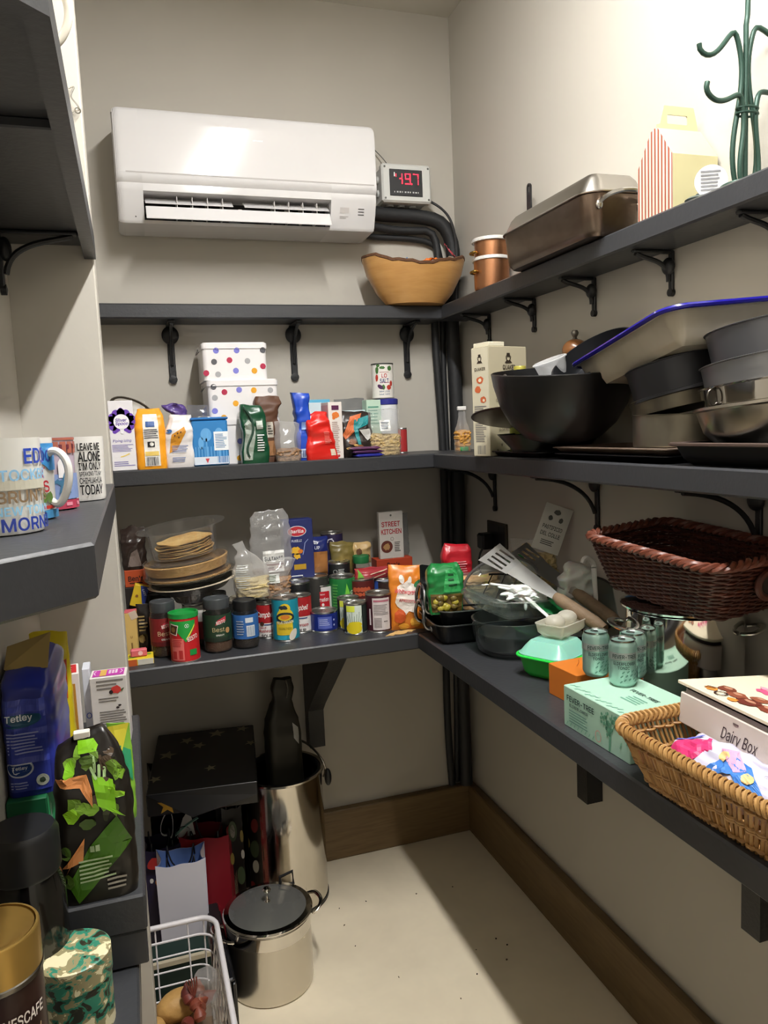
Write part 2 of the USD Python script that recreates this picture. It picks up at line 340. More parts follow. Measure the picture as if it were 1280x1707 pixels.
t = T('shelf', 'dark shelf board at the upper left, seen from below, with a hanging front batten', 'shelf')
t.part('board', chamf(-1.895, 1.958, ZT, inset=.002), PAINT, smooth=False)
fr = Polygon([(XL+.0005, -1.895-(XE-XL)), (XE, -1.895), (XE, -.9505), (XE-.022, -.9505), (XE-.022, -1.886), (XL+.0005, -1.886-(XE-.022-XL))])
t.part('front_batten', prism(fr, .045, 1.932), PAINT, smooth=False)
t.part('cross_batten', bb(XL, XE-.022, -1.60, -1.578, 1.945, 1.958), PAINT, smooth=False)
t = T('shelf', 'dark grey painted left shelf board under the row of mugs, with a cut corner', 'shelf')
lm_ = chamf(-1.905, ZM-.052, ZM)
lm_ = trimesh.convex.convex_hull(np.vstack([chamf(-1.905, ZM-.049, ZM-.003).vertices, chamf(-1.905, ZM-.052, ZM, inset=.003).vertices])); t.part('board', lm_, PAINT, smooth=False)
t = T('shelf', 'dark low left shelf board with a straight near end under the coffee bag', 'shelf')
t.part('board', bb(XL, -1.197, -1.643, -.9505, ZL-.05, ZL, .003), PAINT, smooth=False)
t.part('end_batten', bb(XL, -1.199, -1.641, -1.615, ZL-.098, ZL-.0505, .002), PAINT, smooth=False)
t = T('shelf', 'dark grey lowest left shelf under the camouflage tin and the coffee tin', 'shelf')
t.part('board', bb(XL, -1.212, -2.4, -.9505, .835, .88, .003), PAINT, smooth=False)

# ---------------------------------------------------------------- cast iron brackets (local: wall plane y=0, arm towards -y, top at z=0)
def bracket(name, label, loc, rz, L, drop, w=.016, group=None, knob=True):
    t = T(name, label, 'bracket', loc, rz, group=group)
    t.part('wall_leg', cat_([bx(w, .008, drop, .002, 0, -.0045, -drop), lathe([(0, 0), (w*.62, 0), (w*.62, .010), (0, .012)], 12).apply_transform(trimesh.transformations.rotation_matrix(math.pi/2, (1, 0, 0))).apply_translation((0, -.0005, -drop+w*.2))]), IRON)
    t.part('arm', bb(-w/2, w/2, -L, -.0085, -.007, -.0003, .002), IRON, smooth=False)
    c = curve([(0, -L*.93, -.008), (0, -L*.62, -.018), (0, -L*.25, -drop*.35), (0, -.012, -drop*.72)], 14)
    t.part('curved_brace', tube(c, .0055, 8), IRON)
    if knob: t.part('collar', cat_([mv(ball(w*1.25, .012, w*1.35, 2), 0, -.013, -.034)]), IRON)
    return t
def again(ref, label, loc, rz, group=None): return T(ref.name, label, 'bracket', loc, rz, group=group, ref=ref)
pos = ['first', 'second', 'third', 'fourth', 'fifth']
bk = bracket('shelf_bracket', 'black iron bracket under the top back shelf, left of the polka dot tins', (-1.022, 0, ZT-.046), 0, .125, .18, .022)
again(bk, 'black iron bracket under the top back shelf, behind the polka dot tins', (-.617, 0, ZT-.046), 0)
again(bk, 'black iron bracket under the top back shelf, above the salt canister', (-.205, 0, ZT-.046), 0)
b2 = bracket('curved_bracket', 'small black curved bracket under the top right shelf, first from the corner', (0, -.267, ZT-.046), -90, .105, .093, .014)
for i, yy in enumerate((-.569, -.881, -1.182, -1.487)):
    again(b2, 'small black curved bracket under the top right shelf, %s from the corner' % pos[i+1], (0, yy, ZT-.046), -90)
b3 = bracket('curved_bracket', 'black curved bracket under the middle right shelf, above the socket', (0, -.275, ZM-.048), -90, .2, .155, .016)
again(b3, 'black curved bracket under the middle right shelf, above the paper label pasta bag', (0, -.883, ZM-.048), -90)
again(b3, 'black curved bracket under the middle right shelf, at the right edge above the dark basket', (0, -1.44, ZM-.048), -90)
b4 = bracket('curved_bracket', 'black curved bracket under the upper left shelf', (XL, -1.06, 1.9575), 90, .14, .11, .016)
t = T('timber_bracket', 'chunky black timber bracket under the lower back shelf, above the steel bin', 'bracket', (-.62, 0, ZL-.0475))
pf = Polygon([(-.0005, 0), (-.5, 0), (-.1, -.31), (-.062, -.345), (-.062, -.48), (-.0005, -.48)])
m = prism(pf, .055); m.apply_transform(np.array([[0, 0, 1, -.0275], [1, 0, 0, 0], [0, 1, 0, 0], [0, 0, 0, 1.]])); t.part('body', m, IRON, smooth=False)
for yy, s in ((-.86, 'under the green drinks box'), (-1.475, 'at the right edge of the picture')):
    t = T('timber_bracket', 'black timber bracket block below the lower right shelf, '+s, 'bracket', (0, yy, ZL-.0475), -90)
    pf = Polygon([(-.0005, 0), (-.3, 0), (-.1, -.25), (-.05, -.30), (-.05, -.42), (-.0005, -.42)])
    m = prism(pf, .05); m.apply_transform(np.array([[0, 0, 1, -.025], [1, 0, 0, 0], [0, 1, 0, 0], [0, 0, 0, 1.]])); t.part('body', m, IRON, smooth=False)

# ---------------------------------------------------------------- air conditioner (front at y=-.21)
t = T('air_conditioner', 'white wall mounted air conditioner with an open louvre above the top shelf', 'air conditioner', (-.755, 0, 2.205))
WP = M('#d2d0d0', .10, spec=.5, coat=.2); AW = .8; AH = .325; AD = .215
prof = [(-.0005, .008), (-.0005, AH), (-.16, AH), (-.195, AH-.006), (-.207, AH-.018), (-.213, AH-.05), (-.214, .135), (-.212, .120), (-.202, .1085), (-.202, .088), (-.168, .012), (-.16, .004), (-.02, 0)]
mouth = Polygon([(-.197, .078), (-.172, .022), (-.10, .022), (-.10, .085)])
def sl(poly, x0, x1):
    m = prism(poly, x1-x0); m.apply_transform(np.array([[0, 0, 1, x0], [1, 0, 0, 0], [0, 1, 0, 0], [0, 0, 0, 1.]])); return m
whole = Polygon(prof); cut = whole.difference(Polygon([(-.25, .087), (-.25, .012), (-.105, .012), (-.105, .087)]))
def rnd(x0, x1, r):   # rounded end caps: stack of slices scaled in
    return [sl(AF.scale(whole, 1-.10*(1-math.sqrt(1-((k+1)/5)**2)), 1-.05*(1-math.sqrt(1-((k+1)/5)**2)), origin=(0, AH/2)), x0+(x1-x0)*k/5, x0+(x1-x0)*(k+1)/5) for k in range(5)]
M0, M1 = -.325, .245
t.part('casing', cat_([sl(cut, M0, M1), sl(whole, -AW/2+.02, M0), sl(whole, M1, AW/2-.02)]+rnd(AW/2-.02, AW/2, 0)+rnd(-AW/2+.02, -AW/2, 0)), WP, smooth=35)
t.part('panel_seam', sl(Polygon([(-.2146, .137), (-.2146, .1335), (-.2100, .1335), (-.2100, .137)]), -.37, .385), M('#a9a5a2', .5), smooth=False)
t.part('outlet_cavity', sl(Polygon([(-.112, .0165), (-.112, .0825), (-.106, .0825), (-.106, .0165)]), M0+.001, M1-.001), M('#1d1c1c', .7), smooth=False)
lv = rot(bx(M1-M0-.008, .046, .004, .0015), 62, (1, 0, 0)); t.part('louvre', mv(lv, (M0+M1)/2, -.199, .0255), WP, smooth=False)
for s in (0, 1):
    x0, x1 = ((M0+.004, -.062), (-.028, M1-.004))[s]
    u = rot(bx(x1-x0, .042, .003, .001), 32, (1, 0, 0)); t.part('upper_vane', mv(u, (x0+x1)/2, -.168, .066), WP, smooth=False)
for k in range(4): t.part('divider_fin', bb(-.23+k*.045, -.228+k*.045, -.185, -.115, .02, .08, .0005), M('#cfcac7', .4), smooth=False)
for k in range(4): t.part('divider_fin', bb(.065+k*.045, .067+k*.045, -.185, -.115, .02, .08, .0005), M('#cfcac7', .4), smooth=False)
t.part('centre_clip', bb(-.048, -.036, -.185, -.165, .03, .05, .001), M('#d8d4d0', .4), smooth=False)
ft = lambda u, l: np.c_[u[:, 0], -.2025-(u[:, 1]-.088)*.43-l, u[:, 1]]
ft = lambda u, l: np.c_[u[:, 0], -.202+(.088-u[:, 1])*(.034/.076)-l, u[:, 1]]
dec(t, ft, '#c4bfbc', [R_(.275, .052, .305, .068)], 'sensor_window')
dec(t, ft, '#a5a09d', LN(.275, .305, .045, .036, 2, 1), 'print')
dec(t, ft, '#4d4a49', [R_(.335, .048+k*.008, .355, .0505+k*.008) for k in range(3)]+[E_(-.35, .02, .002), E_(-.30, .02, .002)], 'vent_slot')
ff = lambda u, l: np.c_[u[:, 0], np.full(len(u), -.2138-l), u[:, 1]]
dec(t, ff, '#f8f5f3', [TX('MITSUBISHI', .02, .245, w=.03)], 'lettering', r=.3)

# temperature controller
t = T('temperature_controller', 'pale grey controller box with a red digital display, right of the air conditioner', 'controller', (-.213, 0, 2.332))
GB = M('#c9cac6', .45)
t.part('case', bb(-.084, .084, -.062, -.0005, 0, .118, .006), GB, smooth=False)
t.part('lid', bb(-.089, .089, -.094, -.0625, -.004, .122, .006), GB, smooth=False)
fc = lambda u, l: np.c_[u[:, 0], np.full(len(u), -.094-l), u[:, 1]]
t.part('screen', bb(-.062, .056, -.0965, -.0935, .016, .103, .003), M('#2c2d30', .35), smooth=False)
f2 = lambda u, l: np.c_[u[:, 0], np.full(len(u), -.0966-l), u[:, 1]]
def seg(ch, x, y, w, h):
    k = .0034; S = dict(a=R_(x, y+h-k, x+w, y+h), g=R_(x, y+h/2-k/2, x+w, y+h/2+k/2), d=R_(x, y, x+w, y+k), f=R_(x, y+h/2+.001, x+k, y+h-.001), e=R_(x, y+.001, x+k, y+h/2-.001), b=R_(x+w-k, y+h/2+.001, x+w, y+h-.001), c=R_(x+w-k, y+.001, x+w, y+h/2-.001))
    return [S[c] for c in {'1': 'bc', '9': 'abcdfg', '7': 'abc', '-': 'g'}[ch]]
dg = seg('1', -.028, .054, .012, .036)+seg('9', -.007, .054, .02, .036)+[E_(.0165, .056, .0025)]+seg('7', .022, .054, .02, .036)+[R_(-.027, .070, -.021, .074), R_(-.040, .078, -.038, .088)]
dec(t, f2, '#ff1b2d', dg, 'digits', mat=M('#f40f1c', .5, emit=1.5))
dec(t, f2, '#d9d9d9', [R_(-.047, .078, -.043, .092)], 'lamp_bar')
dec(t, f2, '#b9b9b9', [R_(-.048+i*.0095, .026, -.048+i*.0095+(.006 if i % 3 else .003), .031) for i in range(10)], 'button_marks')
for x_ in (-.078, .078):
    for z_ in (.008, .110): t.part('screw', mv(rot(lathe([(0, 0), (.0035, 0), (.0035, .001), (0, .0012)], 10), 90, (1, 0, 0)), x_, -.094, z_), M('#6d6d6b', .4, .8))
for k in range(3): t.part('cable_gland', mv(lathe([(0, -.006), (.013, -.006), (.0145, 0), (0, 0)], 16), -.045+k*.042, -.035, .0), M('#b5b6b2', .5))
for k in range(2): t.part('cable_gland', mv(rot(lathe([(0, 0), (.014, 0), (.012, .007), (0, .007)], 16), -90, (0, 1, 0)), -.0845, -.035, .036+k*.045), M('#b5b6b2', .5))

# pipes and cables from the unit, down the corner behind the shelves
RUB = M('#1d1e20', .6, bump=(80., .1))
one('insulated_pipe', tube(curve([(-.40, -.075, 2.305), (-.3, -.05, 2.298), (-.14, -.045, 2.294), (-.075, -.05, 2.275), (-.036, -.05, 2.21), (-.034, -.044, 2.10), (-.036, -.042, 1.7), (-.042, -.042, 1.2), (-.046, -.042, .96), (-.046, -.042, .5), (-.046, -.045, .2)], 90), .0245, 14), RUB, 'thick black insulated pipe running down the corner behind the shelves', 'pipe')
one('thin_pipe', tube(curve([(-.42, -.09, 2.262), (-.3, -.04, 2.255), (-.15, -.032, 2.252), (-.105, -.032, 2.246), (-.092, -.032, 2.225), (-.09, -.03, 2.1), (-.092, -.03, 1.6), (-.098, -.03, .96), (-.098, -.03, .2)], 80), .0135, 12), RUB, 'thin black pipe under and left of the thick insulated pipe', 'pipe')
one('thin_pipe', tube(curve([(-.43, -.06, 2.236), (-.3, -.02, 2.228), (-.16, -.018, 2.225), (-.08, -.016, 2.2), (-.064, -.0115, 2.12), (-.066, -.0115, 1.6), (-.07, -.0115, .2)], 70), .0105, 10), RUB, 'lowest black pipe of the bundle, close to the wall', 'pipe')
one('power_cable', tube(curve([(-.123, -.05, 2.352), (-.10, -.045, 2.345), (-.06, -.085, 2.29), (-.035, -.085, 2.2), (-.035, -.082, 2.1), (-.04, -.08, 2.0)], 40), .0045, 8), M('#2a2a2c', .5), 'thin black cable bending from the controller down over the pipes', 'cable')
one('sensor_wire', tube(curve([(-.36, -.03, 2.555), (-.32, -.02, 2.535), (-.275, -.03, 2.49), (-.26, -.05, 2.456)], 20), .0018, 6), M('#6a6862', .5), 'thin grey wire above the controller beside the air conditioner', 'wire')
one('link_cable', tube(curve([(-.372, -.08, 2.41), (-.34, -.06, 2.405), (-.301, -.035, 2.413)], 12), .006, 8), M('#232325', .5), 'short black cable between air conditioner and controller', 'cable')

# double socket with a black plug
t = T('wall_socket', 'dark double wall socket on the right wall near the corner', 'socket', (0, -.285, 1.19), -90)
t.part('plate', bb(-.073, .073, -.008, -.0005, -.043, .043, .002), M('#4a453b', .35, .7), smooth=False)
t.part('rocker', bb(.01, .022, -.011, -.0085, .01, .03, .001), M('#1a1a1a', .4), smooth=False)
t.part('insert', bb(-.06, .06, -.0092, -.0082, -.035, .035, .001), M('#151515', .4), smooth=False)
t = T('plug', 'black power plug pushed into the wall socket', 'plug', (-.0098, -.25, 1.165), -90)
t.part('body', bb(-.026, .026, -.045, 0, -.026, .028, .006), M('#101011', .5), smooth=False)
t.part('cord', tube(curve([(0, -.03, -.02), (.0, -.05, -.06), (.02, -.05, -.12), (.03, -.04, -.183)], 16), .0035, 8), M('#101011', .5))
# ================================================================ top shelves
def bowl_mesh(rx, ry, h, t=.008, n=48):
    V = []; prof_o = [(0, 0), (.45, 0), (.56, .02), (.74, .28), (.92, .68), (1, 1)]; prof_i = [(1, 1), (.95, .95), (.86, .66), (.66, .30), (.42, .1), (0, .08)]
    a = np.arange(n)*2*math.pi/n
    rim = 1+.10*(np.cos(2*a))-.03*np.sin(3*a+.6)+.02*np.sin(9*a)+.012*np.sin(23*a)
    rows = prof_o+prof_i
    for k, (r, z) in enumerate(rows):
        hh = h*z*(1+(rim-1)*z**2); s = 1 if k < 6 else 1-t/rx*(1 if k > 6 else 1)
        V.append(np.c_[rx*r*s*np.cos(a), ry*r*s*np.sin(a), hh])
    v = np.vstack(V); f = []
    for i in range(len(rows)-1):
        for j in range(n):
            q = (i*n+j, i*n+(j+1) % n, (i+1)*n+(j+1) % n, (i+1)*n+j); f += [(q[0], q[1], q[2]), (q[0], q[2], q[3])]
    return trimesh.Trimesh(v, f, process=False), a, rim
t = T('wooden_bowl', 'turned wooden bowl with a dark bark edge in the corner of the top shelf', 'bowl', (-.212, -.128, ZT))
bm, a_, rim_ = bowl_mesh(.182, .118, .142)
t.part('bowl', bm, M('#c99a5e', .35, mix=('#b07f45', 9., (1, 1, 6), 1.8), coat=.2))
e = np.c_[.177*np.cos(a_), .114*np.sin(a_), .142*(rim_)-.001]
t.part('bark_rim', tube(e, .0062, 6, True), M('#5b3a22', .8, bump=(120., .4)))
def wrapper(name, label, cat, loc, pts, w, hexc, rz=0, r=.25, m=0., seed=0):
    """a twisted strip of wrapper film"""
    c = curve(pts, 18); g = random.Random(seed); V, F = [], []
    for i, p in enumerate(c):
        for j in range(5):
            s = (j-2)/2; V.append((p[0]+.002*g.uniform(-1, 1), p[1]+s*w*.5*math.cos(i*.25), p[2]+s*w*.5*math.sin(i*.25+.6)+.003*g.uniform(-1, 1)))
    for i in range(len(c)-1):
        for j in range(4): F += [(i*5+j, i*5+j+1, i*5+j+6), (i*5+j, i*5+j+6, i*5+j+5)]
    V = np.array(V); nb = V+np.array([0, .0012, .0012]); k = len(V)
    m_ = trimesh.Trimesh(np.vstack([V, nb]), F+[(a+k, c2+k, b+k) for a, b, c2 in F], process=False)
    t = T(name, label, cat, loc, rz); t.part('film', m_, M(hexc, r, m), smooth=30); return t
wrapper('snack_wrapper', 'blue and silver snack wrapper at the left edge of the wooden bowl', 'wrapper', (-.30, -.15, 2.112), [(-.06, 0, .008), (-.02, .01, .012), (.03, 0, -.002), (.055, -.01, .004)], .03, '#3b7fc4', seed=1)
wrapper('snack_wrapper', 'crumpled silver foil wrapper in the middle of the wooden bowl', 'wrapper', (-.245, -.12, 2.105), [(-.03, 0, .008), (0, .01, .012), (.02, 0, .004)], .03, '#cfd2d6', m=.8, seed=2)
wrapper('snack_wrapper', 'bright orange wrapper on the right side of the wooden bowl', 'wrapper', (-.15, -.15, 2.1), [(-.045, 0, -.005), (-.02, .0, .022), (.01, -.005, .03), (.03, 0, .012)], .024, '#f07a2a', seed=3)
wrapper('snack_wrapper', 'brown and white wrapper on the right side of the wooden bowl', 'wrapper', (-.10, -.12, 2.105), [(-.04, 0, 0), (-.01, 0, .022), (.04, 0, .032)], .028, '#8b7a6a', seed=4)
wrapper('snack_wrapper', 'thin dark red wrapper sticking up from the right of the wooden bowl', 'wrapper', (-.085, -.15, 2.125), [(-.02, 0, .055), (.0, 0, .03), (.02, 0, .012), (.035, 0, .0)], .012, '#a33a44', seed=5)

# copper pots beside the roasting pan
COP = M('#b98560', .33, .9, mix=('#9a6644', 6., (1, 1, 1), 1.6)); TINNED = M('#d5d2cc', .25, 1.)
for k, (zz, s) in enumerate(((ZT, 'lower copper pot with a pale rim behind the roasting pan'), (ZT+.0565, 'upper copper pot with a pale rim stacked behind the roasting pan'))):
    t = T('copper_pot', s, 'pot', (-.0655, -.42, zz))
    t.part('pot', cup(.0545-.003*k, .055-.003*k, .098, .002, 32), COP); t.part('rim', lathe([(.0545, .089), (.0595, .090), (.0605, .0955), (.058, .1), (.0545, .1)], 32), M('#e4e2dd', .3, .3))
    t.part('handle', tube(curve([(-.054, -.012, .055), (-.068, -.02, .055), (-.07, 0, .055), (-.054, .012, .055)], 14), .0045), M('#b08a45', .3, 1.))
t = T('small_frying_pan', 'black handle of a small pan standing up behind the roasting pan', 'pan', (-.02, -.60, ZT))
t.part('pan', mv(rot(cup(.075, .088, .03, .002, 32), 86, (0, 1, 0)), -.012, 0, .10), IRON)
hp = LineString([(0, .19), (0, .275)]).buffer(.011).difference(LineString([(0, .262), (0, .276)]).buffer(.005))
hm = prism(hp, .005); hm = rot(rot(hm, 90, (1, 0, 0)), 90, (0, 0, 1)); t.part('handle', mv(hm, -.012, 0, -.015), IRON, smooth=False)

# large lidded roasting pan
t = T('roasting_pan', 'big lidded stainless roasting pan with tarnished sides on the top right shelf', 'roasting pan', (-.090, -.905, ZT+.0005), -90)
TARN = M('#8f857a', .27, 1., mix=('#5d4433', 5., (1, 1, 1.5), 1.5)); STEEL = M('#cfcdc8', .2, 1.)
t.part('pan', mv(rtray(.432, .168, .092, .003, .045, .008, .006), 0, 0, 0), TARN)
lid = rtray(.43, .166, .046, .002, .045, .016, .005); lid.apply_transform(np.diag([1, 1, -1, 1])); lid.invert(); t.part('lid', mv(lid, 0, 0, .1385), M('#b9b5ae', .25, 1.))
for s in (1, -1):
    hd = t.part('handle', tube(curve([(s*.213, -.055, .066), (s*.225, -.05, .075), (s*.252, -.02, .085), (s*.252, .02, .085), (s*.225, .05, .075), (s*.213, .055, .066)], 24), .005), STEEL)
    for yy in (-.055, .055): t.part('rivet', mv(ball(.005, .009, .011, 1), s*.2145, yy, .064), STEEL)

# striped gable box
t = T('gable_box', 'pale cream gable box with red and white striped ends on the top right shelf', 'box', (-.062, -1.272, ZT), 0)
w, d, hh = .108, .11, .105
t.w = w
CREAM = '#c6be92'
pfl = Polygon([(-d/2, 0), (d/2, 0), (d/2, hh), (.006, hh+.065), (-.006, hh+.065), (-d/2, hh)])
m = prism(pfl, w); m.apply_transform(np.array([[0, 0, 1, -w/2], [1, 0, 0, 0], [0, 1, 0, 0], [0, 0, 0, 1.]])); t.part('body', m, M(CREAM, .6), smooth=False)
fin = Polygon([(-w/2+.004, 0), (w/2-.004, 0), (w/2-.004, .012), (w/2-.014, .05), (-w/2+.022, .05), (-w/2+.012, .014), (-w/2+.004, .012)]).difference(SB(-.022, .018, .022, .03).buffer(.003))
m = prism(fin, .0025); m.apply_transform(np.array([[1, 0, 0, 0], [0, 0, 1, -.00125], [0, 1, 0, hh+.062], [0, 0, 0, 1.]])); t.part('carry_handle', m, M(CREAM, .6), smooth=False)
t.L = lambda u, l: np.c_[np.full(len(u), -w/2-l), -u[:, 0], u[:, 1]]
pe = Polygon([(-d/2, 0), (d/2, 0), (d/2, hh), (.012, hh+.062), (0, hh+.066), (-.012, hh+.062), (-d/2, hh)])
dec(t, t.L, '#cdc3b4', [pe], 'end_panel'); 
st = [pe.buffer(-.0005).intersection(SB(-d/2+i*.0105+.002, 0, -d/2+i*.0105+.0065, .3)) for i in range(11)]
for s_ in st:
    if not s_.is_empty: dec(t, t.L, '#9c513c', [s_], 'stripe', lift=.0012)

# mug tree and round tag
t = T('mug_tree', 'dark green metal mug tree at the right end of the top shelf', 'mug tree', (-.062, -1.462, ZT))
GM = M('#2f4a3f', .4, .3); rr = .0046
t.part('base_ring', tube([(.043*math.cos(a), .043*math.sin(a), rr) for a in np.arange(28)*2*math.pi/28], rr, 8, True), GM)
t.part('centre_rod', tube([(0, .004, .0), (0, .004, .285), (.002, .004, .297), (.003, .004, .302), (.004, .004, .335)], rr, 10), GM)
def arm(px, py, hz, dx, dy, rise, tip):
    c = math.hypot(dx, dy); ux, uy = dx/c, dy/c
    return tube(curve([(px, py, 0), (px, py, hz*.5), (px, py, hz-.012), (px+ux*.006, py+uy*.006, hz), (px+ux*.03, py+uy*.03, hz-rise*.5), (px+dx*.92, py+dy*.92, hz-rise), (px+dx, py+dy, hz-rise+.004), (px+dx+ux*.004, py+dy+uy*.004, hz-rise+tip)], 44), rr, 10)
for k, (dx, dy, hz, ri, tp) in enumerate(((-.077, .004, .270, .040, .016), (.062, -.01, .283, .016, .02), (-.084, -.012, .157, .012, .024), (.060, .012, .166, -.012, .02))):
    t.part('arm', arm(-.0165 if dx < 0 else .0165, (-.006 if k > 1 else .006), hz, dx, dy, ri, tp), GM, smooth=60)
t.part('binding_ring', tube([(.022*math.cos(a), .0125*math.sin(a), .140) for a in np.arange(24)*2*math.pi/24], .0022, 6, True), GM)
t.part('binding_ring', tube([(.022*math.cos(a), .0125*math.sin(a), .131) for a in np.arange(24)*2*math.pi/24], .0022, 6, True), GM)
t = T('round_tag', 'round white card tag with grey writing behind the mug tree', 'tag', (-.083, -1.395, ZT+.0002), -25)
m = prism(E_(0, .032, .031), .001); t.part('card', rot(m, 90, (1, 0, 0)), M('#dcdcdc', .5), smooth=False)
dec(t, lambda u, l: np.c_[u[:, 0], np.full(len(u), -.0012-l), u[:, 1]], '#8d8d90', LN(-.02, .02, .054, .014, 6, 3), 'fine_print')
t = T('pan_lid', 'small dark lid lying at the foot of the gable box', 'lid', (-.095, -1.375, ZT))
t.part('lid', lathe([(0, 0), (.024, 0), (.026, .004), (.02, .008), (0, .01)], 20), M('#4a5552', .4)); t.part('knob', mv(ball(.006, .006, .004, 1), 0, 0, .012), M('#4a5552', .4))
t = T('glass_mug', 'clear glass hanging on the mug tree at the top right edge', 'glass', (.0, -1.55, 2.17))
pf_ = [(0, 0), (.024, .002), (.027, .02), (.034, .09), (.037, .12), (.035, .12), (.032, .09), (.025, .022), (0, .008)]
t.part('bowl', mv(lathe(pf_, 32), -.045, -.005, .0), GLASS('#e9efee', .08)); t.part('handle', tube(curve([(-.075, -.005, .09), (-.094, -.01, .085), (-.094, -.01, .045), (-.075, -.005, .04)], 14), .004), GLASS('#e9efee', .15))
# ================================================================ middle back shelf
ST = M('#c9c8c4', .25, 1.)
# baking sugar carton
t = carton('sugar_carton', 'white icing sugar carton with a purple rosette at the left end of the shelf', 'carton', -1.191, -0.3, 1.479, 0.068, 0.2, .055, '#e6e3e6')
W, HH = t.w, t.h
dec(t, t.F, '#6a3fb0', [STAR(0, HH*.70, .034).buffer(.006)]+[E_(.027*math.cos(a), HH*.70+.027*math.sin(a), .011) for a in np.arange(12)*math.pi/6 if not -2.1 < a-2*math.pi*(a > math.pi) < -1.0], 'rosette')
dec(t, t.F, '#f4f2f6', [E_(0, HH*.70, .0215), PG((-.006, HH*.6), (.006, HH*.6), (.003, HH*.53), (-.003, HH*.53))], 'spoon_panel', lift=.0012)
dec(t, t.F, '#5b33a0', [TX('Silver', -.001, HH*.725, .0085, slant=.2), TX('Spoon', .001, HH*.675, .0085, slant=.2)], 'lettering', lift=.0016)
dec(t, t.F, '#8a83b8', [TX('Piping icing', -.002, HH*.43, .0068, slant=.15)]+LN(-.03, .03, HH*.38, HH*.27, 6, 1)+LN(-.028, .03, HH*.14, HH*.06, 3, 2), 'fine_print')
dec(t, t.F, '#e9cf6a', [AR([(-.008, HH*.2), (.004, HH*.215), (.015, HH*.24)], .003)], 'print')
bag('paper_bag', 'grey crumpled paper bag behind the white sugar carton', 'bag', -1.159, -0.16, 1.479, 0.08, 0.198, .05, '#aca79c', STAND, seed=3, cr=.008)
t = T('bag_strap', 'grey fabric strap lying over the bags behind the sugar carton', 'strap', (-1.18, -.19, ZM+.165))
t.part('strap', tube(curve([(-.04, .02, .03), (-.02, 0, .05), (.02, 0, .044), (.07, .01, .012), (.085, .02, -.03)], 20), .006, 6, flat=.35), M('#77736a', .7))
t = bag('sugar_bag', 'orange and white paper bag of caster sugar beside the sugar carton', 'bag', -1.114, -0.298, 1.479, 0.084, 0.177, .07, '#f2a21f', BRICK, r=.4, seed=5, wp=((0, .97), (.05, 1), (.75, 1), (.9, .88), (1, .72)))
W, HH = t.w, t.h
dec(t, t.F, '#ece9e2', [R_(-W*.24, HH*.05, W*.28, HH*.90)], 'label_panel', r=.4)
dec(t, t.F, '#3d5f9e', [R_(-.012, HH*.69, .013, HH*.78)], 'brand_panel', lift=.0018)
dec(t, t.F, '#4d4d55', LN(-.018, .022, HH*.66, HH*.5, 5, 4)+BAR(-.016, .018, HH*.06, HH*.2, 13, 1), 'fine_print', lift=.0018)
dec(t, t.F, '#25252a', [R_(-.010, HH*.36, .010, HH*.45).difference(E_(.002, HH*.41, .006))], 'fair_mark', lift=.0018)
dec(t, t.F, '#e7c86a', [R_(-.018, HH*.22, .020, HH*.29)], 'print', lift=.0018)
t = bag('flour_bag', 'white paper flour bag folded over at the top, beside the orange sugar bag', 'bag', -1.034, -0.29, 1.479, 0.084, 0.157, .06, '#e4dfdd', BRICK, r=.45, seed=9, cr=.007, wp=((0, .97), (.1, 1), (.6, .95), (.85, .8), (1, .62)), cx=((0, 0), (.6, 0), (1, .008)), rz=-4)
W, HH = t.w, t.h
dec(t, t.F, '#d08e25', [PG((-.03, HH*.28), (-.008, HH*.33), (.022, HH*.66), (.016, HH*.76), (-.022, HH*.62))], 'print')
dec(t, t.F, '#7c8ab4', LN(-.022, .03, HH*.42, HH*.28, 5, 3)+LN(-.022, .026, HH*.2, HH*.1, 3, 5), 'fine_print', lift=.0018)
dec(t, t.F, '#5b3a22', [E_(-.012, HH*.60, .0025), E_(-.004, HH*.64, .0025), E_(.006, HH*.66, .0025), E_(0, HH*.56, .0025)], 'dots', lift=.0018)
dec(t, t.F, '#4b78b8', [E_(-.032, HH*.68, .010, .006)], 'blue_print', lift=.0018)
t = T('purple_bag', 'crumpled purple plastic bag sticking up behind the flour bag', 'bag', (-.99, -.17, ZM))
b = Bag(.11, .19, .06, wp=((0, 1), (.5, .95), (.7, .4), (.78, .25), (.9, .45), (1, .5)), dp=((0, 1), (.5, .9), (.75, .3), (1, .3)), cx=((0, 0), (.5, 0), (1, -.05)), cr=.014, seed=11, fr=45)
t.part('bag', b.mesh(), M('#5f4a8e', .3), smooth=50)
t = T('green_cap_jar', 'jar with a bright green lid behind the flour bag', 'jar', (-.955, -.11, ZM))
t.part('jar', lathe([(0, 0), (.032, 0), (.034, .006), (.034, .085), (.028, .1), (0, .1)]), M('#3e3b2c', .2)); t.part('lid', lathe([(0, .1), (.031, .1), (.033, .104), (.033, .128), (.03, .134), (0, .134)]), M('#1f8b47', .35))
t = carton('blue_tub', 'blue plastic tub of wafers with a blue lid, left of the polka dot tins', 'tub', -0.9435, -0.29, 1.479, 0.105, 0.136, .09, '#2f7fc0', r=.35, bev=.004)
W, HH = t.w, t.h
t.part('lid', bx(W+.006, .096, .008, .003, 0, 0, HH), M('#2a6fb5', .35), smooth=False)
dec(t, t.F, '#d8e2ee', [R_(-W*.48, 0.004, W*.48, HH*.2)], 'print'); dec(t, t.F, '#62a6dd', [E_(-.012, HH*.68, .016, .02), E_(.026, HH*.70, .012, .017), E_(-.028, HH*.5, .008, .018)]+[R_(-.014+i*.036, HH*.2, -.010+i*.036, HH*.6) for i in range(2)]+[R_(-.046+i*.009, HH*.2, -.043+i*.009, HH*.42) for i in range(11)], 'spoon_print', lift=.001)
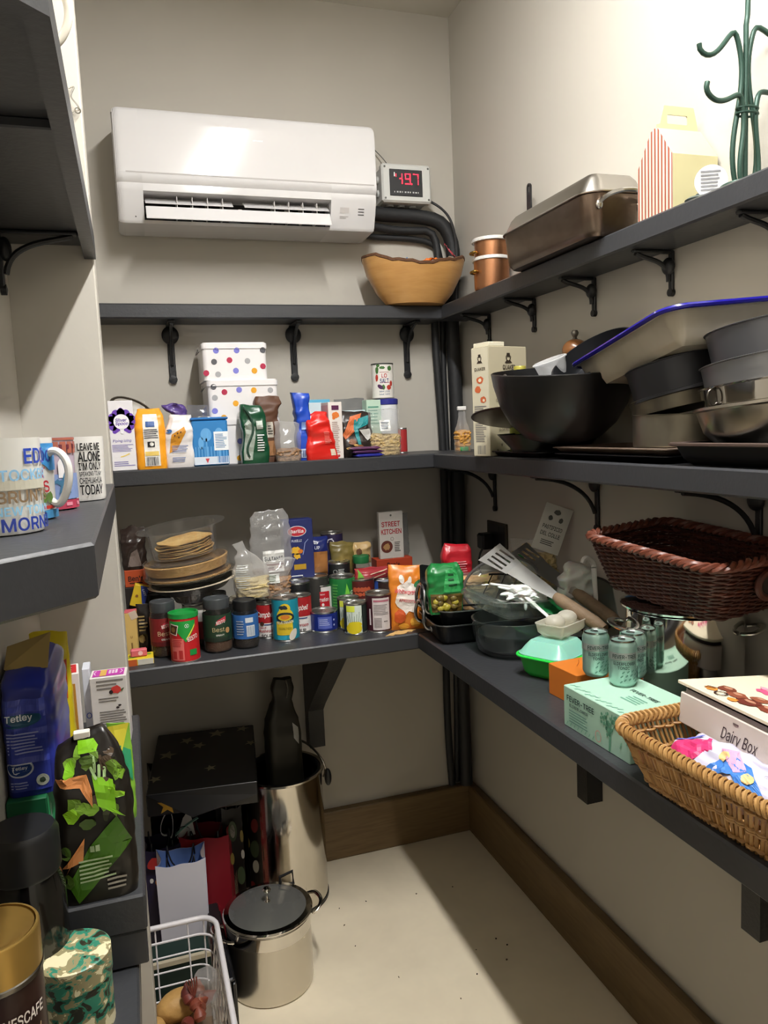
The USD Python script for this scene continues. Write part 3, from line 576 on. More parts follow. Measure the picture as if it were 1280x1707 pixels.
dec(t, t.F, '#eef2f6', [R_(.010, HH*.33, .052, HH*.74)], 'label', lift=.0014); dec(t, t.F, '#6f8fb8', LN(.014, .049, HH*.70, HH*.38, 9, 2), 'fine_print', lift=.0018)
dec(t, t.F, '#4f83bd', BAR(.018, .05, .008, HH*.2, 12, 3), 'barcode', lift=.0014); dec(t, t.F, '#c9464e', [PG((-.018, .022), (-.006, .022), (-.012, .008))], 'print', lift=.0014)
t = bag('blue_crumpled_bag', 'dark blue crumpled packet with a cream side, standing behind the blue tub', 'bag', -0.9025, -0.16, 1.479, 0.093, 0.197, .05, '#35429a', STAND, seed=13, cr=.012, r=.25, wp=((0, .95), (.6, 1), (.85, .9), (1, .55)))
dec(t, t.F, '#e3d9a8', [R_(.012, .02, .038, .155)], 'cream_panel')
t = bag('clear_bag', 'clear crinkled plastic bag lying behind the blue tub and purple bag', 'bag', -0.9455, -0.23, 1.479, 0.107, 0.181, .05, '#ffffff', STAND, seed=15, cr=.012, mat=GLASS('#e6e6ec', .10, .1))
# polka dot tins
CL = ['#7f7fd0', '#b3304f', '#e6a52e', '#5b5b60', '#a7a7aa']
def polka(label, x, y, z, w, h, d, dots, group=None):
    t = T('polka_dot_tin', label, 'tin', (x, y+d/2, z)); TW = M('#e9e6e6', .25, coat=.2)
    t.part('body', prism(rrect(w, d, .014), h-.016), TW, smooth=40); t.part('lid', prism(rrect(w+.006, d+.006, .016), .016, h-.0165), TW, smooth=40)
    t.part('lid_top', prism(rrect(w-.004, d-.004, .012), .003, h-.0005), TW, smooth=40)
    t.part('wire_clasp', tube(curve([(-w/2-.004, -.02, h-.018), (-w/2-.014, -.02, h-.03), (-w/2-.006, -.02, h-.012)], 8), .0012, 5), M('#8f8f8f', .3, 1.))
    for c in set(k for *_, k in dots):
        dec(t, lambda u, l: np.c_[u[:, 0], np.full(len(u), -d/2-(l if True else 0)-(.003*(u[:, 1] > h-.016)))[:len(u)], u[:, 1]], CL[c], [E_(a*w, b*h, .0088) for a, b, k in dots if k == c and b < .85], 'dot', r=.3)
    return t
D1 = [(-.29, .80, 0), (.03, .80, 0), (.44, .80, 3), (-.33, .50, 3), (-.09, .54, 1), (.19, .51, 4), (-.46, .2, 1), (-.28, .16, 4), (0, .25, 0), (.29, .24, 2), (.43, .36, 1)]
D2 = [(-.42, .84, 3), (-.27, .70, 1), (-.06, .75, 0), (.15, .73, 2), (.39, .72, 4), (-.41, .56, 4), (-.42, .22, 0), (-.30, .04, 2), (-.12, .40, 2), (.34, .32, 2), (.43, .2, 1), (.12, .16, 3), (.2, .45, 0)]
D3 = [(-.40, .72, 2), (-.33, .25, 1), (-.1, .5, 0), (.15, .3, 4), (.35, .6, 3), (.3, .15, 1), (-.12, .12, 2)]
z3, z2, z1 = ZM, ZM+.138, ZM+.138+.119
polka('largest white polka dot tin at the bottom of the stack of three', -.826, -.225, z3, .212, .1365, .2, D3)
polka('white polka dot tin in the middle of the stack of three', -.827, -.222, z2, .215, .1175, .195, D2)
polka('smallest white polka dot tin on top of the stack of three', -.845, -.215, z1, .196, .112, .18, D1)
# crowd of bags in front of and beside the tins
t = bag('green_bag', 'dark green foil bag with a rolled top in front of the polka dot tins', 'bag', -0.812, -0.3, 1.479, 0.082, 0.177, .055, '#14492f', BRICK, r=.28, seed=21, cr=.009, wp=((0, .95), (.2, 1), (.55, .82), (.8, .95), (1, .6)), cx=((0, 0), (.5, .003), (1, -.006)))
W, HH = t.w, t.h
dec(t, t.F, '#9aa59a', [PG((-.038, HH*.06), (-.012, HH*.06), (.002, HH*.62), (-.018, HH*.74), (-.036, HH*.66))], 'panel', r=.4)
dec(t, t.F, '#c7cfc7', [R_(.006, HH*.58, .028, HH*.72)], 'label', lift=.0016); dec(t, t.F, '#e8e8e4', BAR(-.032, -.014, HH*.09, HH*.17, 8, 4)+LN(.004, .03, HH*.5, HH*.2, 7, 1), 'fine_print', lift=.0016)
t.part('tie', tube(curve([(-.03, -.03, HH*.96), (-.012, -.036, HH*.8), (-.006, -.036, HH*.55), (-.024, -.036, HH*.3), (-.02, -.034, .02)], 20), .0035, 6), M('#2c4a3c', .4))
t = bag('brown_bag', 'brown paper bag with a folded ragged top behind the green bag', 'bag', -0.767, -0.262, 1.479, 0.078, 0.199, .05, '#5a3a28', BRICK, r=.55, seed=23, cr=.009, wp=((0, 1), (.55, 1), (.8, .8), (.9, 1), (1, .9)), cx=((0, 0), (.7, 0), (1, .012)))
W, HH = t.w, t.h
dec(t, t.F, '#b9b2a6', [R_(-.002, HH*.38, .018, HH*.62)], 'label'); dec(t, t.F, '#55524c', LN(.001, .016, HH*.58, HH*.42, 4, 2), 'fine_print', lift=.0016); dec(t, t.F, '#9a6d46', [R_(.0, HH*.1, .022, HH*.33)], 'window')
def clear_bag(name, label, x, y, z, w, h, d, fill, fillcol, seed=0, rz=0, milky=.10, tint='#fafafa', **kw):
    t = bag(name, label, 'bag', x, y, z, w, h, d, '#ffffff', STAND, rz=rz, seed=seed, mat=GLASS(tint, milky, .08), part='film', **kw)
    b2 = Bag(w*.93, h*fill, d*.86, wp=t.b.__dict__.get('wq', ((0, .95), (1, 1))), dp=((0, .95), (.6, 1), (.9, .7), (1, .3)), cx=((0, 0), (1, 0)), sq=3, cr=.009, seed=seed+50, fr=90)
    t.part('contents', mv(b2.mesh(), 0, 0, .002), fillcol if not isinstance(fillcol, str) else M(fillcol, .7, bump=(200., .5)), smooth=False); return t
t = clear_bag('clear_food_bag', 'small clear bag with a little brown food in the bottom, front of the brown bag', -0.71, -0.308, 1.479, 0.078, 0.121, .04, .3, M('#a98562', .7, mix=('#5f4128', 160., (1, 1, 1), 2.)), 31, milky=.2, cr=.008)
t = bag('blue_bag', 'tall royal blue foil coffee bag pinched at the top', 'bag', -0.6545, -0.285, 1.479, 0.051, 0.212, .05, '#1f49b8', BRICK, r=.3, seed=25, cr=.010, wp=((0, 1), (.3, 1), (.65, .8), (.78, .85), (1, .9)), cx=((0, .004), (.6, 0), (1, -.006)))
W, HH = t.w, t.h
dec(t, t.F, '#b9c6e0', [R_(-.018, HH*.04, .018, HH*.17)], 'label'); dec(t, t.F, '#5a6a94', BAR(-.014, .014, HH*.05, HH*.15, 10, 5), 'barcode', lift=.0016); dec(t, t.F, '#8fb0ea', [R_(-.012, HH*.45, .004, HH*.56)], 'print', lift=.0016)
t = bag('red_bag', 'shiny red foil bag with crimped top, right of the blue coffee bag', 'bag', -0.6035, -0.302, 1.479, 0.099, 0.145, .055, '#d3261f', BRICK, r=.25, seed=27, cr=.009, wp=((0, 1), (.15, 1), (.55, .8), (.8, .72), (.92, .62), (1, .66)), cx=((0, 0), (.6, -.006), (1, -.012)))
W, HH = t.w, t.h
dec(t, t.F, '#c8b7a2', [R_(.026, HH*.08, .042, HH*.22)], 'label'); dec(t, t.F, '#e97a6e', LN(.012, .036, HH*.6, HH*.34, 8, 3), 'fine_print', lift=.0016)
t = carton('light_blue_carton', 'light blue carton behind the red bag', 'carton', -0.5755, -0.17, 1.479, 0.071, 0.191, .05, '#5fb4d8'); dec(t, t.F, '#cfdfe6', [R_(-t.w*.5, .0, t.w*.1, t.h*.95)], 'print')
t = carton('white_carton', 'narrow white carton with orange print right of the red bag', 'carton', -0.556, -0.292, 1.479, 0.046, 0.177, .06, '#e0d8d2', rz=8)
W, HH = t.w, t.h
dec(t, t.F, '#5a2148', [R_(-.012, HH*.86, .012, HH*.94)], 'brand_panel'); dec(t, t.F, '#e07b35', [blob(.001, HH*.77, .012, .010, 3), E_(-.006, HH*.72, .005)], 'picture'); dec(t, t.F, '#a78f86', LN(-.013, .013, HH*.66, HH*.1, 17, 6), 'fine_print'); dec(t, t.F, '#b23a3a', [E_(-.008, HH*.05, .004), E_(.006, HH*.05, .004)], 'print')
dec(t, t.L, '#c9a9b0', [R_(-.028, .01, .028, HH*.95)], 'side_panel')
t = bag('snack_pouch', 'orange and teal pouch with dark photo print, right of the white carton', 'bag', -0.476, -0.262, 1.479, 0.102, 0.145, .045, '#2d2420', STAND, r=.3, seed=33, cr=.009)
W, HH = t.w, t.h
dec(t, t.F, '#cf6d3c', [PG((-W*.48, HH*.5), (-W*.2, HH*.9), (W*.2, HH*.97), (W*.05, HH*.7), (-W*.2, HH*.5), (-W*.4, HH*.4))], 'orange_print'); dec(t, t.F, '#16868a', [PG((-W*.08, HH*.82), (W*.42, HH*.92), (W*.38, HH*.72), (W*.02, HH*.62), (W*.1, HH*.2), (W*.02, HH*.2), (-W*.12, HH*.6))], 'teal_print', lift=.0016)
dec(t, t.F, '#b9b7b2', [PG((W*.05, HH*.6), (W*.42, HH*.62), (W*.44, HH*.42), (W*.3, HH*.36))], 'label', lift=.002); dec(t, t.F, '#7c4a22', [blob(-.02, HH*.34, .012, .010, 2), blob(.004, HH*.22, .014, .008, 4)], 'food_print', lift=.002); dec(t, t.F, '#d0a560', [blob(-.030, HH*.2, .012, .004, 5), blob(-.01, HH*.27, .008, .003, 6)], 'print', lift=.0022)
for k, (dz, lab, c) in enumerate(((0, 'flat dark blue snack bar at the bottom of the little pile below the teal pouch', '#2a2f8c'), (.0115, 'flat purple snack bar lying in the pile below the teal pouch', '#43214a'), (.023, 'flat plum coloured snack bar on top of the pile below the teal pouch', '#5a2d52'))):
    t = T('snack_bar', lab, 'bar', (-.452+k*-.008, -.287, ZM+dz), 4-5*k)
    b = Bag(.03, .105 if k else .092, .011, wp=((0, 1), (1, 1)), dp=((0, .1), (.12, .9), (.88, .9), (1, .1)), sq=3, cr=.003, seed=40+k)
    m = rot(rot(b.mesh(), -90, (0, 0, 1)), 90, (0, 1, 0)); t.part('wrapper', mv(m, -.048, 0, .0055), M(c, .25), smooth=50)
t = carton('mint_carton', 'pale mint green carton behind the clear oat bag', 'carton', -0.397, -0.19, 1.479, 0.05, 0.184, .05, '#b9d3c0'); dec(t, t.F, '#5f9b86', LN(-t.w*.4, t.w*.4, t.h*.9, t.h*.55, 6, 3), 'print')
bag('grey_plastic_bag', 'grey crinkled see-through bag with a black top behind the teal pouch', 'bag', -0.4535, -0.12, 1.479, 0.105, 0.193, .05, '#8d8f8e', STAND, seed=35, cr=.013, mat=GLASS('#9b9d9c', .25, .15))
t = carton('pale_blue_carton', 'pale blue and white carton behind the teal pouch', 'carton', -0.4645, -0.17, 1.479, 0.095, 0.152, .04, '#c9dde2')
t = clear_bag('clear_oat_bag', 'clear bag of rolled oats with a white label at the right of the shelf', -0.383, -0.275, 1.479, 0.108, 0.148, .055, .46, M('#d8c28e', .8, mix=('#a8884f', 130., (1, 1, 1), 1.8), bump=(150., .8)), 37, milky=.12, cr=.007)
dec(t, t.F, '#e9e9e6', [R_(-.02, t.h*.54, .016, t.h*.78)], 'label'); dec(t, t.F, '#5d6672', LN(-.016, .012, t.h*.74, t.h*.58, 5, 3), 'fine_print', lift=.0018)
x, y, z, w, h = -0.34, -0.185, 1.479, 0.08, 0.187
t = T('white_tub', 'white tub with a dark blue lid supporting the salt canister', 'tub', (x, y+w/2, z)); t.part('tub', lathe([(0, 0), (w/2-.004, 0), (w/2-.002, .004), (w/2, h-.02), (0, h-.02)]), M('#dfe1e4', .4)); t.part('lid', lathe([(0, h-.0195), (w/2+.002, h-.0195), (w/2+.002, h-.003), (w/2-.002, h), (0, h)]), M('#2c2f86', .35))
zs = z+h
x, y, z, w, h = -0.347, -0.182, 1.66, 0.074, 0.123
h = h+(z-zs); z = zs+.0003
t = T('salt_canister', 'white low sodium salt canister with vegetable print on top of the white tub', 'canister', (x, y+w/2, z), -12); r = w/2
t.part('tube', lathe([(0, .003), (r, .003), (r, h-.004), (0, h-.004)]), M('#e4e0da', .45)); t.part('top_rim', lathe([(0, h-.0042), (r+.001, h-.0042), (r+.001, h), (r-.003, h), (r-.003, h-.002), (0, h-.002)]), M('#3a3c3a', .4)); t.part('base_rim', lathe([(0, 0), (r+.001, 0), (r+.001, .003), (0, .003)]), M('#9c9c98', .35, .8))
s = wrap(r)
dec(t, s, '#b0303a', [TX('LO', .002, h*.645, .0125, w=.018)], 'lettering'); dec(t, s, '#23306e', [TX('SALT', .002, h*.50, .0135, w=.03)], 'lettering'); dec(t, s, '#a8343c', [R_(-.013, h*.74, .018, h*.75), R_(-.013, h*.445, .018, h*.455)], 'rule')
dec(t, s, '#3f6b33', [blob(-.022, h*.8, .006, .012, 1), blob(-.004, h*.87, .009, .005, 2), blob(.022, h*.85, .008, .008, 3), blob(-.002, h*.32, .006, .008, 4), blob(-.018, h*.93, .006, .005, 9)], 'leaf_print'); dec(t, s, '#b33a2f', [blob(-.024, h*.58, .005, .012, 5), blob(.017, h*.31, .008, .008, 6), blob(.026, h*.42, .006, .010, 7)], 'pepper_print'); dec(t, s, '#4a2350', [AF.rotate(E_(-.012, h*.33, .011, .006), -35)], 'aubergine_print')
dec(t, s, '#6a7f95', [TX('NEW LOOK', .002, h*.2, .0052, w=.036), TX('SAME TASTE', .002, h*.12, .0045, w=.036)], 'lettering')
tin('red_tin', 'small red tin behind the clear oat bag', 'tin', -0.2825, -0.15, 1.479, 0.037, 0.087, '#a82a2c', tab=False)

# ================================================================ middle right shelf
t = clear_bag('clear_pasta_bag', 'clear bag with golden contents and a white clip, between the pipes and the oat carton', -.118, -.30, ZM, .05, .14, .05, .5, M('#d8a850', .7, mix=('#b4762d', 90., (1, 1, 1), 1.8)), 41, milky=.2, wp=((0, 1), (.4, .95), (.8, .5), (1, .45)))
t.part('clip', bx(.03, .012, .014, .002, 0, 0, .136), M('#e6e4e0', .4)); t.part('green_corner', mv(bx(.03, .004, .014, .002), -.004, -.022, .002), M('#3f9a55', .4))
t = carton('oat_carton', 'cream porridge oat carton standing in the corner of the middle right shelf', 'carton', -.170, -.712, ZM,   .14, .298, .07, '#b5ac93', rz=15, r=.5)
W, HH = t.w, t.h
t.part('top_flap', bx(.055, .066, .012, .001, -W*.26, 0, HH+.0002), M('#d9d3bc', .6))
dec(t, t.L, '#cfc8b0', [R_(-.07*.5+.001, .002, .07*.5-.001, HH-.002)], 'side_panel')
def portrait(x, y, s):   # little hatted head mark
    return [PG((x-s*.9, y+s*.5), (x+s*.9, y+s*.5), (x+s*.5, y+s*.75), (x+s*.45, y+s*1.3), (x-s*.45, y+s*1.3), (x-s*.5, y+s*.75)), PG((x-s*.8, y+.4*s), (x-s*.55, y-.3*s), (x-s*1.1, y-s*.9), (x+s*1.1, y-s*.9), (x+s*.55, y-.3*s), (x+s*.8, y+.4*s), (x+s*.4, y+.35*s), (x+s*.4, y-s*.1), (x, y-s*.35), (x-s*.4, y-s*.1), (x-s*.4, y+.35*s))]
dec(t, t.L, '#33291f', portrait(0, HH*.885, .011)+[TX('QUAKER', 0, HH*.80, .008, w=.045)], 'lettering', lift=.0012)
dec(t, t.L, '#c9643a', [blob(0, HH*.70, .015, .010, 1), blob(-.01, HH*.615, .012, .010, 2), blob(.012, HH*.52, .012, .009, 3)], 'fruit_print', lift=.0012); dec(t, t.L, '#e3d9c0', [blob(.0, HH*.70, .007, .005, 4), blob(.014, HH*.515, .005, .004, 4)], 'oat_print', lift=.0016)
dec(t, t.L, '#2e6b3c', [R_(-.022, HH*.335, .012, HH*.405)], 'green_panel', lift=.0012); dec(t, t.L, '#7d7a78', LN(-.026, .026, HH*.47, HH*.41, 3, 1)+LN(-.024, .022, HH*.31, HH*.13, 11, 2)+BAR(-.018, .016, .006, HH*.1, 12, 4), 'fine_print', lift=.0012)
dec(t, t.F, '#2c241c', portrait(.002, HH*.885, .0125)+[TX('QUAKER', .004, HH*.81, .012, w=.046)], 'lettering', lift=.0012)
dec(t, t.F, '#7a7060', [TX('ROLLED', -.03, HH*.60, .008), TX('OATS', -.032, HH*.51, .008), TX('GREAT', -.028, HH*.42, .008), TX('SLOW RELEASE', -.01, HH*.24, .007, w=.055)]+[RG(-.01, HH*.33, .014, .01, .001)]+[blob(-.045+i*.016, HH*(.05+.05*((i*7) % 3)), .003, .0045, i) for i in range(6)], 'lettering', lift=.0012)
dec(t, t.F, '#c9a080', [blob(-.048, HH*.66, .006, .006, 7)], 'print', lift=.0012)
t = T('oil_bottle', 'yellow green oil bottle with a gold cap beside the oat carton', 'bottle', (-.157, -.757, ZM))
OG = M('#8a9a2e', .15, coat=.4)
t.part('bottle', lathe([(0, 0), (.029, 0), (.031, .004), (.031, .15), (.028, .165), (.0165, .19), (.0155, .215), (0, .215)]), OG); t.part('cap', lathe([(0, .2152), (.0165, .2152), (.0165, .238), (.015, .24), (0, .24)]), M('#c9c05a', .3, .4))
t.part('label', lathe([(.0305, .03), (.0315, .03), (.0315, .14), (.0305, .14)]), M('#a9b53f', .5)); s = wrap(.0317)
dec(t, s, '#e5e8c8', [TX('OLIVE', -.006, .115, .007), TX('OIL', -.006, .10, .007)]+LN(-.02, .014, .09, .05, 5, 2), 'lettering'); dec(t, s, '#d88a2d', [E_(-.016, .045, .008)], 'print'); 

# wok, skillet and the pile on it
BLK = M('#121213', .32, .3, bump=(70., .05)); DGR = M('#3f4044', .38, .7); GRY = M('#86878a', .32, .85); AGED = M('#8d8778', .33, .85, mix=('#5f584a', 8., (1, 1, 1), 1.5))
t = T('skillet', 'black frying pan flat on the shelf underneath the wok', 'pan', (-.150, -.895, ZM+.0145))
t.part('pan', cup(.10, .132, .046, .003, 40, .002), BLK)
t = T('baking_tray', 'thin black baking sheet under the frying pan', 'tray', (-.145, -.84, ZM+.0003), -90); t.part('tray', rtray(.27, .17, .014, .002, .02, .006, .003), BLK)
t = T('wok', 'large deep black wok resting in the frying pan', 'wok', (-.172, -.995, ZM+.040), 0, 6, -3)
t.part('bowl', lathe([(0, 0), (.06, .002), (.09, .012), (.125, .045), (.15, .09), (.165, .14), (.17, .168), (.167, .17), (.162, .14), (.146, .09), (.12, .048), (.085, .016), (.05, .006), (0, .005)], 48), M('#0e0e0f', .36, bump=(60., .06)))
t = T('serving_spoon', 'thin steel spoon handle poking over the left rim of the wok', 'spoon', (-.262, -.90, ZM+.185), 30, 0, 20); t.part('handle', tube([(-.03, 0, .012), (.0, 0, .002), (.08, 0, -.03)], [.004, .003, .004], 6), STEEL); t.part('bowl', mv(ball(.02, .014, .004, 1), .09, 0, -.034), STEEL)
t = T('pan_lid', 'thin dark metal disc leaning under the wok with its left edge raised', 'lid', (-.215, -.87, ZM+.098), 0, -9.5, 8)
t.part('disc', lathe([(0, 0), (.125, 0), (.13, .002), (.13, .004), (.124, .004), (.12, .003), (0, .003)], 40), M('#463c38', .35, .8))
t = T('plastic_tub', 'frosted white plastic tub tipped over inside the wok', 'tub', (-.145, -.935, ZM+.17), 0, 0, -20)
t.part('tub', cup(.03, .04, .075, .002, 28, .004), GLASS('#f0f2f4', .55, .2))
t = T('deep_cake_pan', 'black round pan tilted steeply inside the wok behind the enamel roaster', 'pan', (-.100, -1.055, ZM+.198), 10, 0, -36); 
t.part('pan', cup(.098, .102, .055, .002, 40, .003), M('#26272a', .4, .5))
t = T('pepper_mill', 'round wooden pepper mill head with a steel knob behind the black pan', 'pepper mill', (-.036, -.838, ZM))
t.part('column', lathe([(0, 0), (.026, 0), (.027, .02), (.018, .09), (.02, .2), (.024, .245), (0, .245)]), M('#7a4a26', .35)); t.part('head', mv(ball(.034, .034, .030, 3), 0, 0, .272), M('#8a5a30', .3, mix=('#5f3a1c', 12., (1, 1, 4), 1.6), coat=.3)); t.part('knob', lathe([(0, .299), (.008, .300), (.005, .306), (.0085, .312), (.010, .318), (.007, .324), (0, .325)], 14), M('#8a8680', .3, 1.))
# enamel roaster: tilted plane through its far left and near corners
ENP = np.array([-.185, -1.075, 1.692]); EU = np.array([-.075, -.40, .058]); EU /= np.linalg.norm(EU); EV = np.array([.25, -.03, .012]); EV -= EU*(EU@EV); EV /= np.linalg.norm(EV); EW = np.cross(EV, -EU)*1.0
if EW[2] < 0: EW = -EW
el, ew_, eh = .445, .245, .062
em = rtray(el, ew_, eh, .0025, .035, .018, .012, 7); A = np.eye(4); A[:3, 0] = EU; A[:3, 1] = np.cross(EW, EU); A[:3, 2] = EW
EC = ENP+EU*el/2+EV*ew_/2-EW*eh; A[:3, 3] = EC
t = T('enamel_roaster', 'white enamel roasting tin with a blue rim lying across the wok and cake tins', 'roasting tin', (float(EC[0]), float(EC[1]), float(EC[2])))
B = A.copy(); B[:3, 3] = 0; em.apply_transform(B); t.part('tin', em, M('#bdb6a6', .25, mix=('#a39a88', 7., (1, 1, 1), 1.6), coat=.3))
g = np.array(rrect(el+.024, ew_+.024, .044, 7).exterior.coords)[:-1]; q = np.c_[g, np.full(len(g), eh-.001), np.ones(len(g))]@B.T
t.part('rim', tube(q[:, :3], .0052, 8, True), M('#1f1a86', .2, coat=.5), label='blue enamel rim')
# cake tins, left stack
t = T('cake_tin', 'worn silver round cake tin flat at the bottom of the left cake tin stack', 'cake tin', (-.118, -1.365, ZM+.030)); t.part('tin', cup(.100, .1005, .064, .0015, 44, .002, .003), AGED)
t = T('cake_tin', 'shallow silver cake tin tilted in the middle of the left cake tin stack', 'cake tin', (-.118, -1.362, ZM+.102), 0, 0, 0, ); t.part('tin', rot(cup(.098, .101, .032, .0015, 44, .002, .003), 11, (-1, -.6, 0)), AGED)
t = T('cake_tin', 'dark grey round springform tin on top of the left cake tin stack', 'cake tin', (-.119, -1.372, ZM+.130)); t.part('tin', rot(cat_([cup(.1, .105, .068, .002, 44, .003, .003), lathe([(.1, 0), (.106, .001), (.106, .006), (.1, .007)], 44)]), 12, (-1, -.6, 0)), DGR)
# right stack
t = T('mixing_bowl', 'rounded steel mixing bowl at the bottom of the right hand stack', 'bowl', (-.130, -1.60, ZM+.026), 0, 0, 0); t.part('bowl', rot(lathe([(0, 0), (.06, 0), (.085, .012), (.108, .04), (.117, .075), (.122, .078), (.122, .082), (.115, .083), (.108, .06), (.08, .016), (.055, .003), (0, .003)], 48), 5, (-1, -.6, 0)), M('#b9b2a6', .24, 1.))
t = T('mixing_bowl', 'shiny straight sided steel bowl second from the bottom of the right hand stack', 'bowl', (-.128, -1.598, ZM+.082)); t.part('bowl', rot(cat_([cup(.108, .112, .062, .0015, 48, .004)]), 6, (-1, -.6, 0)), M('#cbc6bf', .08, 1.)); t.part('ring_handle', mv(tube([(.011*math.cos(a), 0, .014*math.sin(a)) for a in np.arange(16)*math.pi/8], .002, 6, True), -.118, .01, .036), M('#55504a', .3, 1.))
t = T('cake_tin', 'pale grey round cake tin second from the top of the right hand stack', 'cake tin', (-.126, -1.600, ZM+.132)); t.part('tin', rot(cup(.110, .113, .052, .0015, 48, .003, .003), 8, (-1, -.6, 0)), GRY)
t = T('cake_tin', 'grey round cake tin with dark rim on top of the right hand stack', 'cake tin', (-.121, -1.600, ZM+.176)); t.part('tin', rot(cup(.103, .108, .064, .002, 48, .003, .003), 8, (-1, -.6, 0)), M('#6a6b70', .36, .8))
# trays under the stacks
t = T('baking_tray', 'rusty brown edged baking tray under the left cake tin stack', 'tray', (-.130, -1.25, ZM+.0165), -90); t.part('tray', rtray(.40, .205, .0125, .0015, .006, .002, .003), M('#6b5648', .5, .5, mix=('#8d7d70', 14., (1, 1, 1), 2.)))
t = T('baking_tray', 'black shallow baking tray flat on the shelf below the rusty tray', 'tray', (-.130, -1.25, ZM+.0003), -90); t.part('tray', rtray(.39, .2, .0150, .002, .008, .004, .004), BLK)
t = T('muffin_tray', 'dark deep tray with a worn brown rim at the right end below the steel bowls', 'tray', (-.128, -1.660, ZM+.0003), -90); t.part('tray', rtray(.37, .215, .0405, .002, .01, .012, .008), M('#1b1a1b', .4, .4)); g = np.array(rrect(.384, .229, .014).exterior.coords)[:-1]; t.part('rim', tube(np.c_[g, np.full(len(g), .0385)], .0035, 6, True), M('#63534c', .45, .6))
# ================================================================ lower back shelf: jars, cans, packets
def jar(name, label, x, y, z, w, h, labcol, lidcol, fillcol, rz=-10, glass=True, lid_h=.024, label_h=(.22, .72), sq=False, fill=.62):
    r = w/2; t = T(name, label, 'jar', (x, y+r, z), rz); t.h, t.r = h, r; hb = h-lid_h
    prof = [(0, 0), (r*.8, 0), (r*.95, .004), (r, .012), (r, hb*.84), (r*.93, hb*.94), (r*.84, hb), (0, hb)]
    t.part('glass', lathe(prof, 36), GLASS('#f8f8f4', .02, .05))
    t.part('contents', lathe([(0, .003), (r*.9, .005), (r*.965, .013), (r*.965, hb*fill), (r*.6, hb*fill+.004), (0, hb*fill+.002)], 36), M(fillcol, .85, bump=(250., .3)))
    t.part('lid', lathe([(0, hb-.004), (r*.88, hb-.004), (r*.92, hb), (r*.92, h-.003), (r*.87, h), (r*.8, h), (r*.78, h-.002), (0, h-.002)], 36), M(lidcol, .45))
    t.part('label', lathe([(r-.0003, h*label_h[0]), (r+.0005, h*label_h[0]), (r+.0005, h*label_h[1]), (r-.0003, h*label_h[1])], 36), M(labcol, .5)); t.F = wrap(r+.0005); return t
def bisto(t, dark):
    h = t.h
    dec(t, t.F, '#c03a4a', [PG((-.004, h*.53), (.026, h*.60), (.026, h*.69), (.002, h*.62))], 'brand_panel'); dec(t, t.F, '#efe9e2', [TX('BISTO', .011, h*.585, .0085, w=.024, ang=12)], 'lettering', lift=.0012)
    dec(t, t.F, '#cdb98a' if dark else '#d9c49a', [TX('Best', .004, h*.45, .012, bold=False)], 'lettering'); dec(t, t.F, '#e4e0d8', [TX('GRAVY', .008, h*.345, .0048)], 'lettering'); dec(t, t.F, '#b98d5a', [E_(.030, h*.42, .007, .008)], 'plate_print')
    dec(t, t.F, '#1c2b20' if dark else '#5d1016', [R_(-.036, h*.225, .036, h*.30)], 'band')
t = jar('gravy_jar', 'gravy jar with a red label, behind the red and green drum', -1.123, -0.544, 0.98, 0.072, 0.151, '#7d1f20', '#3d4043', '#3a2516', rz=-8); bisto(t, False)
t = jar('gravy_jar', 'gravy jar with a dark green label, right of the red and green drum', -0.9815, -0.566, 0.98, 0.077, 0.148, '#1d3a26', '#3f4346', '#553a26', rz=-8); bisto(t, True)
t = jar('coffee_jar', 'glass jar with a blue back label and black lid, left of the red soup can', -0.9045, -0.561, 0.98, 0.071, 0.134, '#2f64a8', '#17181a', '#241a14', rz=-14)
dec(t, t.F, '#cfd6dc', [R_(.004, t.h*.56, .026, t.h*.66), R_(.006, t.h*.27, .030, t.h*.50)], 'panel'); dec(t, t.F, '#8f9db0', BAR(.008, .028, t.h*.29, t.h*.48, 12, 8)+LN(-.022, .0, t.h*.62, t.h*.3, 6, 4), 'fine_print', lift=.0012)
x, y, z, w, h = -1.073, -0.61, 0.98, 0.076, 0.129
t = T('gravy_drum', 'red and green cardboard gravy drum at the front of the lower shelf', 'drum', (x, y+w/2, z), -10); r = w/2
t.part('body', lathe([(0, 0), (r, 0), (r, h-.012), (0, h-.012)]), M('#c01f24', .45)); t.part('lid', lathe([(0, h-.0118), (r+.0012, h-.0118), (r+.0012, h), (r-.003, h), (r-.004, h-.006), (0, h-.006)]), M('#1b8f3e', .4)); t.part('base_rim', lathe([(0, -.0001), (r+.0008, -.0001), (r+.0008, .003), (0, .003)]), M('#b9b4ae', .4, .8))
s = wrap(r)
dec(t, s, '#1f9a3c', [PG((-.04, h*.86), (.036, h*.86), (.036, h*.74), (.008, h*.42), (-.006, h*.56), (-.012, h*.62), (-.04, h*.64))], 'green_panel'); dec(t, s, '#e8d24a', [PG((.010, h*.47), (.034, h*.74), (.034, h*.78), (.008, h*.49))], 'stripe', lift=.001)
dec(t, s, '#e9ded4', [AF.rotate(R_(-.036, h*.58, -.012, h*.80), -12)], 'photo_border', lift=.0011); dec(t, s, '#4a2a18', [AF.rotate(R_(-.034, h*.60, -.014, h*.78), -12)], 'photo', lift=.0015); dec(t, s, '#8a6a35', [blob(-.024, h*.69, .006, .007, 3)], 'food_print', lift=.0019)
dec(t, s, '#dd6c66', [R_(-.033, h*.05, .002, h*.5)], 'text_panel', lift=.0011); dec(t, s, '#b8302f', LN(-.031, .0, h*.49, h*.33, 5, 3)+[R_(-.030, h*.08, -.018, h*.24), R_(-.012, h*.08, -.002, h*.26)], 'fine_print', lift=.0015)
